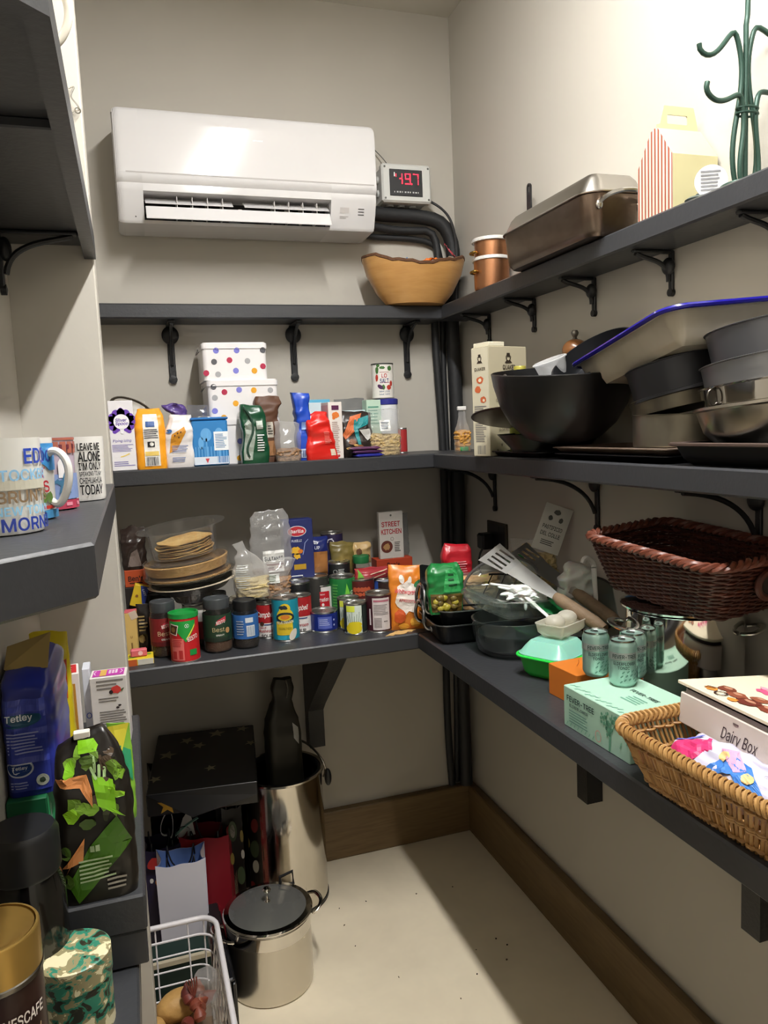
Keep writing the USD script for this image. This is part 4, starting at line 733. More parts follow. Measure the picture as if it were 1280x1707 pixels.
dec(t, s, '#efe6e0', [TX('BISTO', .026, h*.50, .011, w=.03, ang=14)], 'lettering', lift=.0014); dec(t, s, '#1b8f3e', [R_(.016, h*.14, .036, h*.26)], 'badge', lift=.0011); dec(t, s, '#dfe8df', [RG(.012, h*.76, .0055, .0055, .001), AR([(.009, h*.73), (.015, h*.79)], .001), AR([(.009, h*.79), (.015, h*.73)], .001)], 'wheat_mark', lift=.0014)
t = jar('dark_jar', 'dark jar with a black lid behind the red labelled gravy jar', -1.1255, -0.363, 0.98, 0.073, 0.137, '#2a1a1a', '#1c1d1f', '#1d120c', rz=-8)
t = jar('grey_lid_jar', 'jar with a grey lid behind the dark green labelled gravy jar', -0.9635, -0.375, 0.98, 0.067, 0.126, '#4b3c2e', '#54585b', '#4a3322', rz=-8)
t = jar('pale_lid_jar', 'jar with a cream lid behind the blue labelled jar', -0.8995, -0.422, 0.98, 0.069, 0.114, '#6b6257', '#c9c2ae', '#6a5a45', rz=-8)
t = tin('pink_label_can', 'can with a white and pink label under the foil pie dishes', 'can', -1.034, -0.41, 0.98, 0.062, 0.109, '#c9c6c0'); dec(t, t.F, '#b73b5c', [R_(-.008, t.h*.3, .0, t.h*.7), R_(.006, t.h*.35, .02, t.h*.6)], 'print')
t = jar('white_lid_jar', 'small jar with a white lid between the drum and the green gravy jar', -1.0185, -0.472, 0.98, 0.031, 0.099, '#7a1f24', '#d5d2cc', '#3a2516', rz=-8)
# cartons at the left end
t = carton('rice_carton', 'small orange rice carton at the left end behind the jars', 'carton', -1.1855, -0.32, 1.141, 0.061, 0.049, .05, '#b4491f'); dec(t, t.F, '#2a1510', [TX("Ben's", 0, t.h*.5, .014, w=.042), R_(-.018, t.h*.2, .018, t.h*.26)], 'lettering')
RZ0 = (-1.1855, -0.32, 1.141, 0.061, 0.049)
t = bag('dark_packet', 'dark brown see-through packet standing on the orange rice carton at the left', 'bag', RZ0[0], RZ0[1]+.004, RZ0[2]+RZ0[4]+.0005, .068, .125, .035, '#2b201c', STAND, r=.2, seed=60, cr=.008); dec(t, t.F, '#6d5f58', [PG((-.02, .01), (.02, .01), (.01, .06), (-.008, .05))], 'window')
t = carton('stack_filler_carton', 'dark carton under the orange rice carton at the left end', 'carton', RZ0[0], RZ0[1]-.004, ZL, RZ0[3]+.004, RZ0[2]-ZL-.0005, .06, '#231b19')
t = carton('yellow_blue_packet', 'tilted yellow and blue packet below the orange rice carton', 'packet', -1.189, -0.375, 1.093, 0.04, 0.062, .03, '#d8b526', ry=18); dec(t, t.F, '#2a3c86', [PG((-t.w*.1, t.h), (t.w*.5, t.h), (t.w*.5, t.h*.2), (t.w*.3, t.h*.2))], 'blue_panel'); dec(t, t.F, '#c9cfe0', [TX('EASY', t.w*.26, t.h*.72, .006, ang=-55)], 'lettering', lift=.0012); dec(t, t.F, '#8a5a2a', [E_(-t.w*.18, t.h*.5, .004)], 'print', lift=.0012)
t = carton('dark_red_packet', 'dark packet with red flashes behind the yellow and blue packet', 'packet', -1.153, -0.2, 0.98, 0.046, 0.14, .03, '#3a1518', rz=-6); dec(t, t.F, '#8a2f30', [R_(-t.w*.4, t.h*.6, t.w*.4, t.h*.8)], 'print')
t = carton('cream_box', 'tall thin cream box open at the top, at the left end of the lower shelf', 'box', -1.2075, -0.485, 0.98, 0.031, 0.121, .04, '#d2b067', rz=-4); dec(t, t.F, '#8a6a3a', [TX('U', 0, t.h*.45, .006)]+[R_(-.002, t.h*.15, .002, t.h*.32)], 'print')
t.part('flap', mv(rot(bx(.02, .001, .022, .0004), -20, (0, 1, 0)), t.w*.4, -.02, t.h*.86), M('#c9b6a2', .6), smooth=False); t.part('pink_top', bx(t.w, .04, .003, .001, 0, 0, t.h), M('#c75a64', .5), smooth=False)
t = bag('black_pouch', 'black and gold pouch between the cream box and the red gravy jar', 'bag', -1.1745, -0.458, 0.98, 0.033, 0.131, .03, '#1c1715', STAND, seed=62, r=.25, cr=.006); dec(t, t.F, '#8f7a4a', [blob(-.006, t.h*.3, .008, .012, 3)]+LN(-.012, .012, t.h*.8, t.h*.45, 5, 2), 'print')
x, y, z, w, h = -1.1875, -0.578, 0.98, 0.065, 0.019
t = carton('yellow_packet', 'flat yellow packet with an orange end lying at the lower shelf front left', 'packet', x, y, z, w, .017, .06, '#d9c12a'); dec(t, t.F, '#c05a26', [R_(-t.w/2, 0, -t.w*.15, .017)], 'orange_end'); dec(t, t.F, '#c9c4b6', [R_(-t.w*.12, .001, t.w*.48, .016)], 'pale_panel'); dec(t, t.T, '#5f9a3a', [blob(-.022, -.01, .010, .005, 2), blob(.02, .01, .008, .006, 4)], 'print')
t = carton('pink_sachet_box', 'little pink box lying on the flat yellow packet', 'box', x-.004, y+.018, z+.0175, .042, .02, .02, '#d2636c', bev=.003); dec(t, t.F, '#e9b9bb', [E_(.004, .01, .006)], 'print')
# pie cases and wraps, a tilted pile
PX, PY = (-1.038, -0.38, 1.115)[0], -.37
def disc_thing(name, label, cat, z, parts, rx=0., ry=0., dx=0., dy=0.):
    t = T(name, label, cat, (PX+dx, PY+dy, z), 0, rx, ry)
    for nm, m_, mt in parts: t.part(nm, m_, mt)
    return t
FOIL = M('#c4c2bd', .3, 1., bump=(90., .5)); CRUST = M('#c19a62', .75, mix=('#a27a45', 20., (1, 1, 1), 2.), bump=(80., .3)); CLEAR = GLASS('#fdfdfb', .03, .05)
def flut(r0, r1, h, n=90, amp=.0016, t=.0012):
    a = np.arange(n)*2*math.pi/n; s = amp*np.cos(a*30); R = []
    for r, z, k in ((r0*.98, 0, 0), (r0, .002, .3), (r1, h, 1), (r1+.006, h+.001, .2), (r1+.006, h+.002, .2), (r1-t, h+.001, 1), (r0-t, .003, .3)): R.append(np.c_[(r+s*k)*np.cos(a), (r+s*k)*np.sin(a), np.full(n, z)])
    v = np.vstack(R); f = []
    for i in range(len(R)-1):
        for j in range(n): q = (i*n+j, i*n+(j+1) % n, (i+1)*n+(j+1) % n, (i+1)*n+j); f += [(q[0], q[1], q[2]), (q[0], q[2], q[3])]
    v = np.vstack([v, [(0, 0, 0), (0, 0, .003)]]); c = len(v)-2
    for j in range(n): f += [(c, (j+1) % n, j), (c+1, (len(R)-1)*n+j, (len(R)-1)*n+(j+1) % n)]
    return trimesh.Trimesh(v, f, process=False)
zb = ZL+.118
disc_thing('foil_tin', 'round silver foil tin at the bottom of the pie case pile', 'foil tin', zb, [('dish', flut(.052, .062, .03), FOIL)], 2, -3, .008, -.0)
disc_thing('foil_pie_dish', 'wide fluted foil pie dish with a pale rim, second in the pie case pile', 'foil dish', zb+.033, [('dish', flut(.098, .118, .022), FOIL), ('card_rim', lathe([(.116, .022), (.127, .0235), (.127, .025), (.116, .0245)], 48), M('#d2c4ac', .6))], 2, -5, .01)
disc_thing('pie_case', 'pastry pie case in a shallow foil tray under the tall pastry case', 'pie case', zb+.062, [('tray', flut(.105, .122, .016), FOIL), ('pastry', lathe([(0, .004), (.106, .004), (.119, .0185), (.112, .0215), (.1, .009), (0, .008)], 48), CRUST), ('clear_lid', lathe([(.10, .024), (.13, .022), (.131, .0235), (.10, .0252)], 48), CLEAR)], 2, -5, .004)
disc_thing('pie_case', 'deep golden pastry case with a clear cover, under the tortilla wraps', 'pie case', zb+.090, [('pastry', lathe([(0, 0), (.098, 0), (.112, .004), (.119, .03), (.113, .032), (.107, .008), (0, .006)], 60), CRUST), ('clear_cover', lathe([(.122, 0), (.124, .0), (.122, .036), (.112, .040), (0, .040), (0, .0392), (.112, .0392), (.1205, .0355)], 60), CLEAR)], 2, -6, -.002)
t = T('tortilla_pack', 'stack of pale tortilla wraps in a clear plastic tub on top of the pie cases', 'tortillas', (PX-.004, PY, zb+.136), 0, 2, -7)
TORT = M('#d8b878', .8, mix=('#b98a4a', 16., (1, 1, 1), 2.2), bump=(60., .3))
for k in range(7):
    a = np.arange(40)*2*math.pi/40; g = random.Random(k); R = []
    wv = lambda r: .0022*np.sin(a*3+k*1.7)*r+.0012*np.sin(a*7+k)*r
    for r, z in ((0.001, .0), (.06, 0.), (.0785, .0), (.079, .0018), (.06, .0028), (.001, .0026)): R.append(np.c_[r*np.cos(a)*(1+.012*math.sin(k*2.1))+.004*math.sin(k*1.3), r*np.sin(a), z+.0062*k+wv(r/.08)+.004])
    v = np.vstack(R); f = []
    for i in range(5):
        for j in range(40): q = (i*40+j, i*40+(j+1) % 40, (i+1)*40+(j+1) % 40, (i+1)*40+j); f += [(q[0], q[1], q[2]), (q[0], q[2], q[3])]
    t.part('tortilla', trimesh.Trimesh(v, f, process=False), TORT)
t.part('clear_tub', lathe([(0, .0005), (.093, .0005), (.098, .08), (.126, .082), (.126, .0833), (.0968, .0815), (.0918, .0015), (0, .0012)], 60), GLASS('#fdfdfc', .03, .04))
# clear bags on top of tins in the middle
zc = ZL+.122
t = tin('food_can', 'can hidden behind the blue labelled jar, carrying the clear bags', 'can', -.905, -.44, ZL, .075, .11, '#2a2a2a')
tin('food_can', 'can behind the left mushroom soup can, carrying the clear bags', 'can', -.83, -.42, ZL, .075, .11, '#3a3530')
t = clear_bag('clear_bag_of_chips', 'clear bag with a twisted neck holding cream coloured chips, in front of the sultana bag', -0.8665, -0.46, 1.098, 0.099, 0.162, .055, .32, M('#dccb98', .7, mix=('#c2ab70', 60., (1, 1, 1), 1.8), bump=(90., .9)), 71, milky=.28, cr=.009, wp=((0, .95), (.2, 1), (.5, 1), (.72, .6), (.85, .22), (1, .3)), dp=((0, .8), (.2, 1), (.6, .7), (.85, .15), (1, .1)), cx=((0, 0), (.6, -.004), (1, -.035)))
dec(t, t.F, '#b9bcb8', LN(-.045, -.005, t.h*.62, t.h*.2, 11, 3), 'fine_print')
t = clear_bag('sultana_bag', 'tall clear bag with a white label and a crumpled top, behind the bag of chips', -0.7895, -0.36, 1.131, 0.121, 0.205, .05, .12, '#6b4a30', 73, milky=.22, cr=.012, wp=((0, .9), (.3, 1), (.6, 1), (.8, .9), (.9, .95), (1, .7)))
dec(t, t.F, '#dcdcd8', [R_(-.030, t.h*.1, .034, t.h*.42)], 'label'); dec(t, t.F, '#5c5f63', [TX('SULTANAS', .002, t.h*.305, .011, w=.056)], 'lettering', lift=.0018); dec(t, t.F, '#7a4a58', [R_(-.026, t.h*.2, .032, t.h*.225)]+LN(-.026, .03, t.h*.18, t.h*.12, 2, 1), 'rule', lift=.0018)
t = T('food_can', 'pale can under the tall clear sultana bag', 'can', (-.80, -.33, ZL)); t.part('body', lathe([(0, 0), (.037, 0), (.037, .125), (0, .125)]), M('#4a4a48', .4, .6))
t = clear_bag('clear_nut_bag', 'clear bag of brown nuts with a shiny folded top, right of the bag of chips', -0.7915, -0.44, 1.086, 0.083, 0.111, .05, .5, M('#7a5232', .7, mix=('#a8835a', 60., (1, 1, 1), 2.), bump=(70., 1.)), 75, milky=.16, cr=.010, wp=((0, .85), (.3, .9), (.6, .8), (.8, 1), (1, 1.1)), cx=((0, 0), (.6, .0), (1, .016)))
dec(t, t.F, '#c9cbc6', [R_(-.036, t.h*.42, .006, t.h*.66), R_(.018, t.h*.04, .036, t.h*.16)], 'label'); dec(t, t.F, '#4c5a3a', LN(-.032, .002, t.h*.63, t.h*.47, 4, 5), 'fine_print', lift=.0018)
# pasta carton and packets behind
t = carton('pasta_carton', 'dark blue pasta carton with a red oval logo, behind the soup cans', 'carton', -0.6965, -0.3, 1.097, 0.093, 0.2, .05, '#1a2560')
W, HH = t.w, t.h
dec(t, t.F, '#c8c4cc', [E_(-.004, HH*.82, .030, .017)], 'oval_border'); dec(t, t.F, '#b52734', [E_(-.004, HH*.82, .0275, .0145)], 'oval', lift=.0011); dec(t, t.F, '#e8e2e0', [TX('Barilla', -.004, HH*.82, .010, w=.042)], 'lettering', lift=.0015); dec(t, t.F, '#d9dbe6', [TX('FUSILLI', -.006, HH*.67, .007, w=.032), TX('500g', .026, HH*.05, .004, w=.010)]+LN(-.028, .01, HH*.14, HH*.1, 1, 1), 'lettering')
dec(t, t.F, '#d8a92c', [blob(-.010, HH*.52, .016, .012, 3, 18, .6), blob(-.006, HH*.43, .010, .010, 4, 18, .6)], 'pasta_print'); dec(t, t.F, '#c8701f', [blob(.004, HH*.50, .008, .007, 5)], 'pasta_print', lift=.0012); dec(t, t.F, '#8e9ac0', [AR([(.030, HH*.68), (.02, HH*.63), (.017, HH*.55), (.012, HH*.45)], .0022)], 'fork_print'); dec(t, t.F, '#b08a1e', [R_(-.018, HH*.215, .020, HH*.30)], 'window')


t = tin('black_can', 'black can with white lettering under the dark blue pasta carton', 'can', -0.7205, -0.387, 0.98, 0.081, 0.135, '#17181b'); dec(t, t.F, '#d9d9d4', [TX('lina', -.008, t.h*.74, .013, slant=.2)], 'lettering')
t = tin('silver_can', 'plain silver topped can between the pasta carton and the red and white milk can', 'can', -0.651, -0.342, 0.98, 0.082, 0.138, '#33322f')
t = bag('pasta_packet', 'blue packet with an orange window, right of the pasta carton', 'bag', -0.6225, -0.27, 1.103, 0.059, 0.134, .04, '#1b2663', PILLOW, seed=77, r=.3); dec(t, t.F, '#a06a36', [R_(-t.w*.42, t.h*.05, t.w*.42, t.h*.62)], 'window'); dec(t, t.F, '#c8ccd8', [TX('ta', -.014, t.h*.85, .011), TX('UP', -.010, t.h*.72, .010)], 'lettering', lift=.0018)
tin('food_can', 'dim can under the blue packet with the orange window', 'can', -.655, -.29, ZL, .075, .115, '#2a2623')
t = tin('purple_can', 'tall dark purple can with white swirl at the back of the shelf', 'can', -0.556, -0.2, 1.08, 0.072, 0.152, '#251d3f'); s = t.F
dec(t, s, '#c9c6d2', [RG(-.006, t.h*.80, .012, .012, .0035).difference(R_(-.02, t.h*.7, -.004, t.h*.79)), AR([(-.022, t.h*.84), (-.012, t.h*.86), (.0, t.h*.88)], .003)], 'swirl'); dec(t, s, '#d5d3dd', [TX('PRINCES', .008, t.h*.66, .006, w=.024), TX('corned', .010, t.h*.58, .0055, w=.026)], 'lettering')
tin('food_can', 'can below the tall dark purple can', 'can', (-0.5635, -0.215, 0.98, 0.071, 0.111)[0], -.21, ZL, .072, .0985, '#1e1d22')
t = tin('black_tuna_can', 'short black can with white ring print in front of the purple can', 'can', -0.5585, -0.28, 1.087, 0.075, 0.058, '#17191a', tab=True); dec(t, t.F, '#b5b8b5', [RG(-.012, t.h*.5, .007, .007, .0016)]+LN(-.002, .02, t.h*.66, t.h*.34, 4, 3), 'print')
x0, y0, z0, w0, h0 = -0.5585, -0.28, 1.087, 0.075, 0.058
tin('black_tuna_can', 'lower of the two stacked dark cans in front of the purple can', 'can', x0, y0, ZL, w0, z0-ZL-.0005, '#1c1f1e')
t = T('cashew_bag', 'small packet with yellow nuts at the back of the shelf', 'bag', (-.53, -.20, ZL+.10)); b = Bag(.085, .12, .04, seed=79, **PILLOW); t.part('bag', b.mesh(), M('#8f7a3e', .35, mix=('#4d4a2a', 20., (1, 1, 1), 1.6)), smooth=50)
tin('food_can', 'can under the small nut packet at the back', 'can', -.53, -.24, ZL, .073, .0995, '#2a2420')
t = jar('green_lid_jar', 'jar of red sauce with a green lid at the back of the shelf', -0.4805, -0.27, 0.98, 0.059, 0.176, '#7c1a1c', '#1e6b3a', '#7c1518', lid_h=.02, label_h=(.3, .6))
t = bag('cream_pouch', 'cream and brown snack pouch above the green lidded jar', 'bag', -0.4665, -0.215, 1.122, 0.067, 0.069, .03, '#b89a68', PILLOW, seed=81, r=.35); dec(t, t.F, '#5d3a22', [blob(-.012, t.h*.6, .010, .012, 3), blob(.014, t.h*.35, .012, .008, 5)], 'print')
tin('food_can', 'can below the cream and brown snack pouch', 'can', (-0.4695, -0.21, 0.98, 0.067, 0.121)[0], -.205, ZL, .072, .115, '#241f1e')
t = carton('orange_rice_carton', 'orange rice carton at the right back of the lower shelf', 'carton', -0.3365, -0.16, 1.063, 0.131, 0.057, .06, '#a83a1c'); dec(t, t.F, '#2a120d', [TX("Ben's", -.004, t.h*.62, .017, w=.046)], 'lettering')
x1, y1, z1, w1, h1 = -0.3365, -0.16, 1.063, 0.131, 0.057
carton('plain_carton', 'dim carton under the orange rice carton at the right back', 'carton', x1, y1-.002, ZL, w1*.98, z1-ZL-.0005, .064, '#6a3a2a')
t = carton('meal_kit', 'white and red meal kit packet standing on the orange rice carton', 'packet', -0.3425, -0.155, 1.12, 0.087, 0.162, .02, '#b9b2aa'); W, HH = t.w, t.h
dec(t, t.F, '#a3262e', [TX('STREET', -.001, HH*.74, .0165, w=.067), TX('KITCHEN', .0, HH*.58, .0165, w=.073)], 'lettering'); dec(t, t.F, '#5d2c22', [E_(-.018, HH*.26, .021)], 'bowl_print'); dec(t, t.F, '#a07a4e', [blob(-.018, HH*.26, .012, .012, 4, 16, .5)], 'noodle_print', lift=.0012); dec(t, t.F, '#5b5652', [E_(.0, HH*.925, .0035), RG(.002, HH*.42, .006, .006, .001)]+LN(.010, .032, HH*.36, HH*.14, 6, 3), 'print')
bag('clear_packet', 'clear crinkled packet peeping out behind the meal kit', 'bag', -0.3045, -0.125, 1.112, 0.075, 0.158, .02, '#fff', STAND, seed=83, mat=GLASS('#c9c9c6', .12, .1), cr=.008)
t = bag('red_green_packet', 'red and green striped snack packet lying behind the fruit can', 'bag', -0.467, -0.33, 1.082, 0.112, 0.043, .05, '#a3343a', PILLOW, seed=85, r=.3); dec(t, t.F, '#6fae3a', [PG((-t.w*.48, 0), (-t.w*.2, 0), (-t.w*.42, t.h))], 'green_print'); dec(t, t.F, '#d8b9a0', [AR([(-.02, t.h*.2), (.04, t.h*.55)], .004), AR([(-.01, t.h*.6), (.05, t.h*.85)], .003)], 'stripe', lift=.0016)
x2, y2, z2, w2, h2 = -0.467, -0.33, 1.082, 0.112, 0.043
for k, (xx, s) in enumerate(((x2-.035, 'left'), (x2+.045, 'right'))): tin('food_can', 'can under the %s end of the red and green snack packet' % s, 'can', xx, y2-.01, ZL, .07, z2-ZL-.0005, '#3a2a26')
# front cans
def soup(label, args, lid=True):
    t = tin('soup_can', label, 'can', *args, '#e3deda', rz=-14, group=None); h, r = t.h, t.r
    dec(t, t.F, '#a61d22', [R_(-r*1.9, h*.46, r*1.9, h*.965)], 'red_band'); dec(t, t.F, '#ece6e2', [TX('Campbell', .0, h*.70, .0145, w=.052, slant=.25)], 'lettering', lift=.0013); dec(t, t.F, '#30457e', [R_(-.006, h*.40, .022, h*.425)], 'rule', lift=.0013)
    dec(t, t.F, '#a5343a', [TX('Cream of', -.012, h*.33, .0055, w=.022), TX('Mushroom', .0, h*.235, .0085, w=.05)], 'lettering', lift=.0013); dec(t, t.F, '#2b2626', [TX('SOUP', .0, h*.09, .009, w=.032)], 'lettering', lift=.0013); dec(t, t.F, '#4a2d20', [E_(-.012, h*.44, .006)], 'medal', lift=.0016); return t
soup('red and white mushroom soup can left of the coconut milk can', (-0.832, -0.478, 0.98, 0.062, 0.102))
soup('red and white mushroom soup can right of the coconut milk can', (-0.73, -0.466, 0.98, 0.066, 0.111))
t = tin('coconut_milk_can', 'turquoise coconut milk can with a yellow dragon crest between two soup cans', 'can', -0.7865, -0.535, 0.98, 0.075, 0.125, '#1c8aa0', rz=-12); h, r = t.h, t.r; s = t.F
dec(t, s, '#d9bb2a', [E_(.0, h*.60, .024, h*.17), E_(.0, h*.76, .016, h*.12), R_(-.024, h*.18, .018, h*.45).buffer(.003)], 'yellow_crest'); dec(t, s, '#232c33', [RG(.0, h*.56, .026, h*.12, .006), blob(-.004, h*.79, .012, .006, 3, 16, .6)], 'dragon_ring', lift=.0012); dec(t, s, '#d07a28', [E_(.0, h*.57, .013, h*.05)], 'bowl_print', lift=.0012)
dec(t, s, '#e6e2c8', [TX('BLUE DRAGON', .0, h*.455, .0075, w=.046, ang=3)], 'lettering', lift=.0016); dec(t, s, '#8a7d20', [TX('COCONUT MILK', -.002, h*.31, .006, w=.036)], 'lettering', lift=.0016); dec(t, s, '#d9d2c6', [AF.rotate(E_(.021, h*.16, .010, h*.14), -30)], 'coconut_print', lift=.0016); dec(t, s, '#2aa3c0', [R_(-.026, h*.05, .002, h*.15)], 'panel', lift=.0012)
t = tin('milk_can', 'white and red evaporated milk can behind the blue tuna can', 'can', -0.637, -0.342, 0.98, 0.08, 0.11, '#ddd8d5', rz=-14); h, r = t.h, t.r
dec(t, t.F, '#c4242c', [PG((-r*1.5, h*.95), (-.02, h*.95), (-.034, h*.55), (-.02, h*.15), (-r*1.5, h*.15))], 'red_side'); dec(t, t.F, '#c01f2c', [R_(-.016, h*.36, .028, h*.80).buffer(.003)], 'red_panel', lift=.0012); dec(t, t.F, '#f0e9e6', [TX('Carnation', .006, h*.60, .012, w=.042), TX('NESTLE', .008, h*.745, .004, w=.014), E_(.008, h*.45, .004, .005)], 'lettering', lift=.0016); dec(t, t.F, '#2b3f8c', [R_(-.014, h*.20, .03, h*.31)], 'blue_band', lift=.0012); dec(t, t.F, '#dfe3ee', [TX('evaporated', .008, h*.255, .005, w=.034)], 'lettering', lift=.0016)
t = tin('tuna_can', 'short dark blue tuna can at the front of the lower shelf', 'can', -0.6635, -0.493, 0.98, 0.081, 0.061, '#1c2c7d', rz=-14, lr=.3); h = t.h
dec(t, t.F, '#5563b5', [R_(-.018, h*.2, .024, h*.78)], 'panel'); dec(t, t.F, '#aab2dc', LN(-.014, .02, h*.7, h*.35, 4, 6)+[E_(.031, h*.6, .003), E_(.031, h*.35, .003)], 'fine_print', lift=.0012)
t = tin('green_can', 'green sweetcorn can behind the yellow mango cans', 'can', -0.569, -0.361, 0.98, 0.08, 0.133, '#1f7a3a', rz=-14); h = t.h
dec(t, t.F, '#7ed04a', [PG((.002, h*.3), (.024, h*.3), (.026, h*.55), (.014, h*.85), (.008, h*.6), (-.004, h*.5))], 'giant_print'); dec(t, t.F, '#59a550', LN(-.034, -.012, h*.85, h*.15, 10, 3), 'fine_print'); dec(t, t.F, '#d9e6cf', [TX('G', .032, h*.62, .012)], 'lettering')
t = tin('fruit_can', 'dark red and white fruit can behind the yellow mango cans', 'can', -0.509, -0.376, 0.98, 0.08, 0.122, '#5d2220', rz=-16); h = t.h
dec(t, t.F, '#c05a3a', [blob(-.022+i*.011, h*.74, .007, .008, i) for i in range(5)]+[blob(-.018+i*.012, h*.62, .006, .006, i+9) for i in range(4)], 'fruit_print'); dec(t, t.F, '#cfc9c2', [R_(-.016, h*.1, .03, h*.5)], 'label'); dec(t, t.F, '#7a7470', LN(-.012, .026, h*.46, h*.2, 4, 3), 'fine_print', lift=.0012)
t = tin('blue_top_can', 'can with a blue printed top band behind the white labelled can', 'can', -0.4265, -0.332, 0.98, 0.081, 0.111, '#c9c8c4', rz=-16); dec(t, t.F, '#2f4f9c', [R_(-.03, t.h*.68, .03, t.h*.92)], 'blue_band'); dec(t, t.F, '#2a2320', [R_(-.036, 0.01, .036, t.h*.5)], 'dark_band')
for k, (a, lab) in enumerate((((-0.59, -0.494, 0.98, 0.064, 0.094), 'yellow mango slices can, the rear left one of the two'), ((-0.586, -0.555, 0.98, 0.066, 0.091), 'yellow mango slices can, the front right one of the two'))):
    t = tin('mango_can', lab, 'can', *a, '#1f2a26', rz=-18); h = t.h
    dec(t, t.F, '#cfdad0', [R_(-.026, h*.05, .021, h*.94)], 'sky_panel'); dec(t, t.F, '#dcc81f', [E_(-.004, h*.2, .024, h*.17), E_(.0, h*.33, .02, h*.10)], 'mango_print', lift=.0012); dec(t, t.F, '#d5e04a', [R_(-.026, h*.74, .0, h*.93)], 'sun_print', lift=.0011); dec(t, t.F, '#5d7a5a', [AR([(-.02+i*.006, h*.42), (-.022+i*.007, h*.60+(i % 3)*.006)], .0012) for i in range(7)], 'grass_print', lift=.0014)
t = tin('white_label_can', 'dark red can with a white label and barcode beside the orange crisp bag', 'can', -0.516, -0.569, 0.98, 0.076, 0.114, '#3f1420', rz=-16); h = t.h
dec(t, t.F, '#cfc6c4', [R_(-.020, h*.08, .033, h*.90)], 'label'); dec(t, t.F, '#b06a78', [R_(-.016, h*.80, .030, h*.85)], 'rule', lift=.0012); dec(t, t.F, '#8d8482', LN(-.016, .028, h*.74, h*.46, 7, 3)+[R_(-.016, h*.14+i*h*.033, .006, h*.14+i*h*.033+h*.018) for i in range(8)]+[R_(.012, h*.28, .024, h*.31)], 'fine_print', lift=.0012); dec(t, t.F, '#d9cfd0', [R_(-.032, h*.2, -.026, h*.62)], 'print')
t = bag('crisp_bag', 'orange snack bag with white script, at the right end of the lower back shelf', 'bag', -0.444, -0.583, 0.98, 0.1, 0.187, .035, '#d97f28', PILLOW, seed=87, r=.35, rz=-14, cr=.006, rx=-6)
W, HH = t.w, t.h
dec(t, t.F, '#e3d9cf', [blob(-.002, HH*.52, W*.34, HH*.25, 5, 18, .35), AF.rotate(E_(-.014, HH*.80, .008, .013), 10), AF.rotate(E_(.010, HH*.76, .006, .014), -10)], 'white_print'); dec(t, t.F, '#cf4a52', [TX('Whitworths', -.002, HH*.60, .012, w=.070, slant=.2, ang=-8), TX('APRICOTS', .0, HH*.46, .008, w=.05, ang=-8)], 'lettering', lift=.0018); dec(t, t.F, '#2f7a4a', [AF.rotate(E_(.034, HH*.72, .008, .014), -50)], 'leaf_print', lift=.0018); dec(t, t.F, '#c8521f', [blob(-.024, HH*.22, .018, .022, 7)], 'apricot_print', lift=.0014); dec(t, t.F, '#e6a83c', [blob(.022, HH*.12, .018, .014, 8), blob(-.012, HH*.06, .016, .010, 9)], 'apricot_print', lift=.0016)
t = T('bat_cutout', 'small brown bat shaped paper cutout lying at the shelf edge', 'cutout', (-0.472, -0.593, 0.98), 14)
bp = Polygon([(-.055, -.004), (-.03, .012), (-.012, .016), (-.006, .024), (.0, .019), (.006, .024), (.012, .016), (.034, .014), (.055, 0), (.04, -.004), (.032, -.011), (.022, -.004), (.012, -.012), (0, -.016), (-.012, -.012), (-.022, -.004), (-.034, -.012), (-.042, -.004)])
t.part('paper', prism(bp, .0012), M('#c9a467', .7), smooth=False)
# ================================================================ lower right shelf
t = T('roasting_tin', 'lower black roasting tin with wire handles at the corner of the lower shelves', 'roasting tin', (-.262, -.690, ZL), -6); RT = M('#17181a', .38, .4, bump=(80., .05))
def rhandle(t, z, s=-1):
    t.part('handle', tube(curve([(s*.158, -.045, z), (s*.175, -.045, z+.006), (s*.178, -.04, z+.05), (s*.176, -.02, z+.068), (s*.176, .02, z+.068), (s*.178, .04, z+.05), (s*.175, .045, z+.006), (s*.158, .045, z)], 34), .0048), M('#8d8d8f', .25, 1.))
    for yy in (-.045, .045): t.part('rivet', mv(ball(.005, .008, .008, 1), s*.160, yy, z), M('#a5a5a6', .25, 1.))
t.part('tin', rtray(.315, .215, .056, .002, .035, .01, .004), RT); t.part('rim', tube(np.c_[np.array(rrect(.322, .222, .038).exterior.coords)[:-1], np.full(len(rrect(.322, .222, .038).exterior.coords)-1, .0555)], .0022, 6, True), M('#77797a', .3, .9)); rhandle(t, .036)
t = T('roasting_tin', 'upper black roasting tin nested in the other, holding olives and bread', 'roasting tin', (-.258, -.690, ZL+.040), -6)
t.part('tin', rtray(.30, .20, .052, .002, .035, .012, .004), RT); t.part('rim', tube(np.c_[np.array(rrect(.307, .207, .038).exterior.coords)[:-1], np.full(len(rrect(.307, .207, .038).exterior.coords)-1, .0515)], .0022, 6, True), M('#8a8b8c', .3, .9)); rhandle(t, .040)
t = bag('olive_bag', 'green topped clear packet of olives standing in the roasting tin', 'bag', -0.393, -0.755, 1.062, 0.096, 0.134, .05, '#1f7a3c', BRICK, r=.3, seed=91, cr=.008, wp=((0, .9), (.4, 1), (.8, .95), (1, .7)), dp=((0, .9), (.5, 1), (.85, .8), (1, .25)), rz=-12)
W, HH = t.w, t.h
wn = [R_(-W*.46, HH*.05, W*.46, HH*.42)]; dec(t, t.F, '#5d4a22', wn, 'window', r=.2)
g = random.Random(4)
for k in range(14):
    u = np.array([[g.uniform(-W*.36, W*.36), g.uniform(HH*.10, HH*.36)]]); p = t.b.surf(u, .001)[0]; t.part('olive', mv(ball(.0105, .008, .009, 1), *p), M(g.choice(['#9a8f2c', '#7f7a2a', '#6a5a2a', '#a89a3a']), .3))
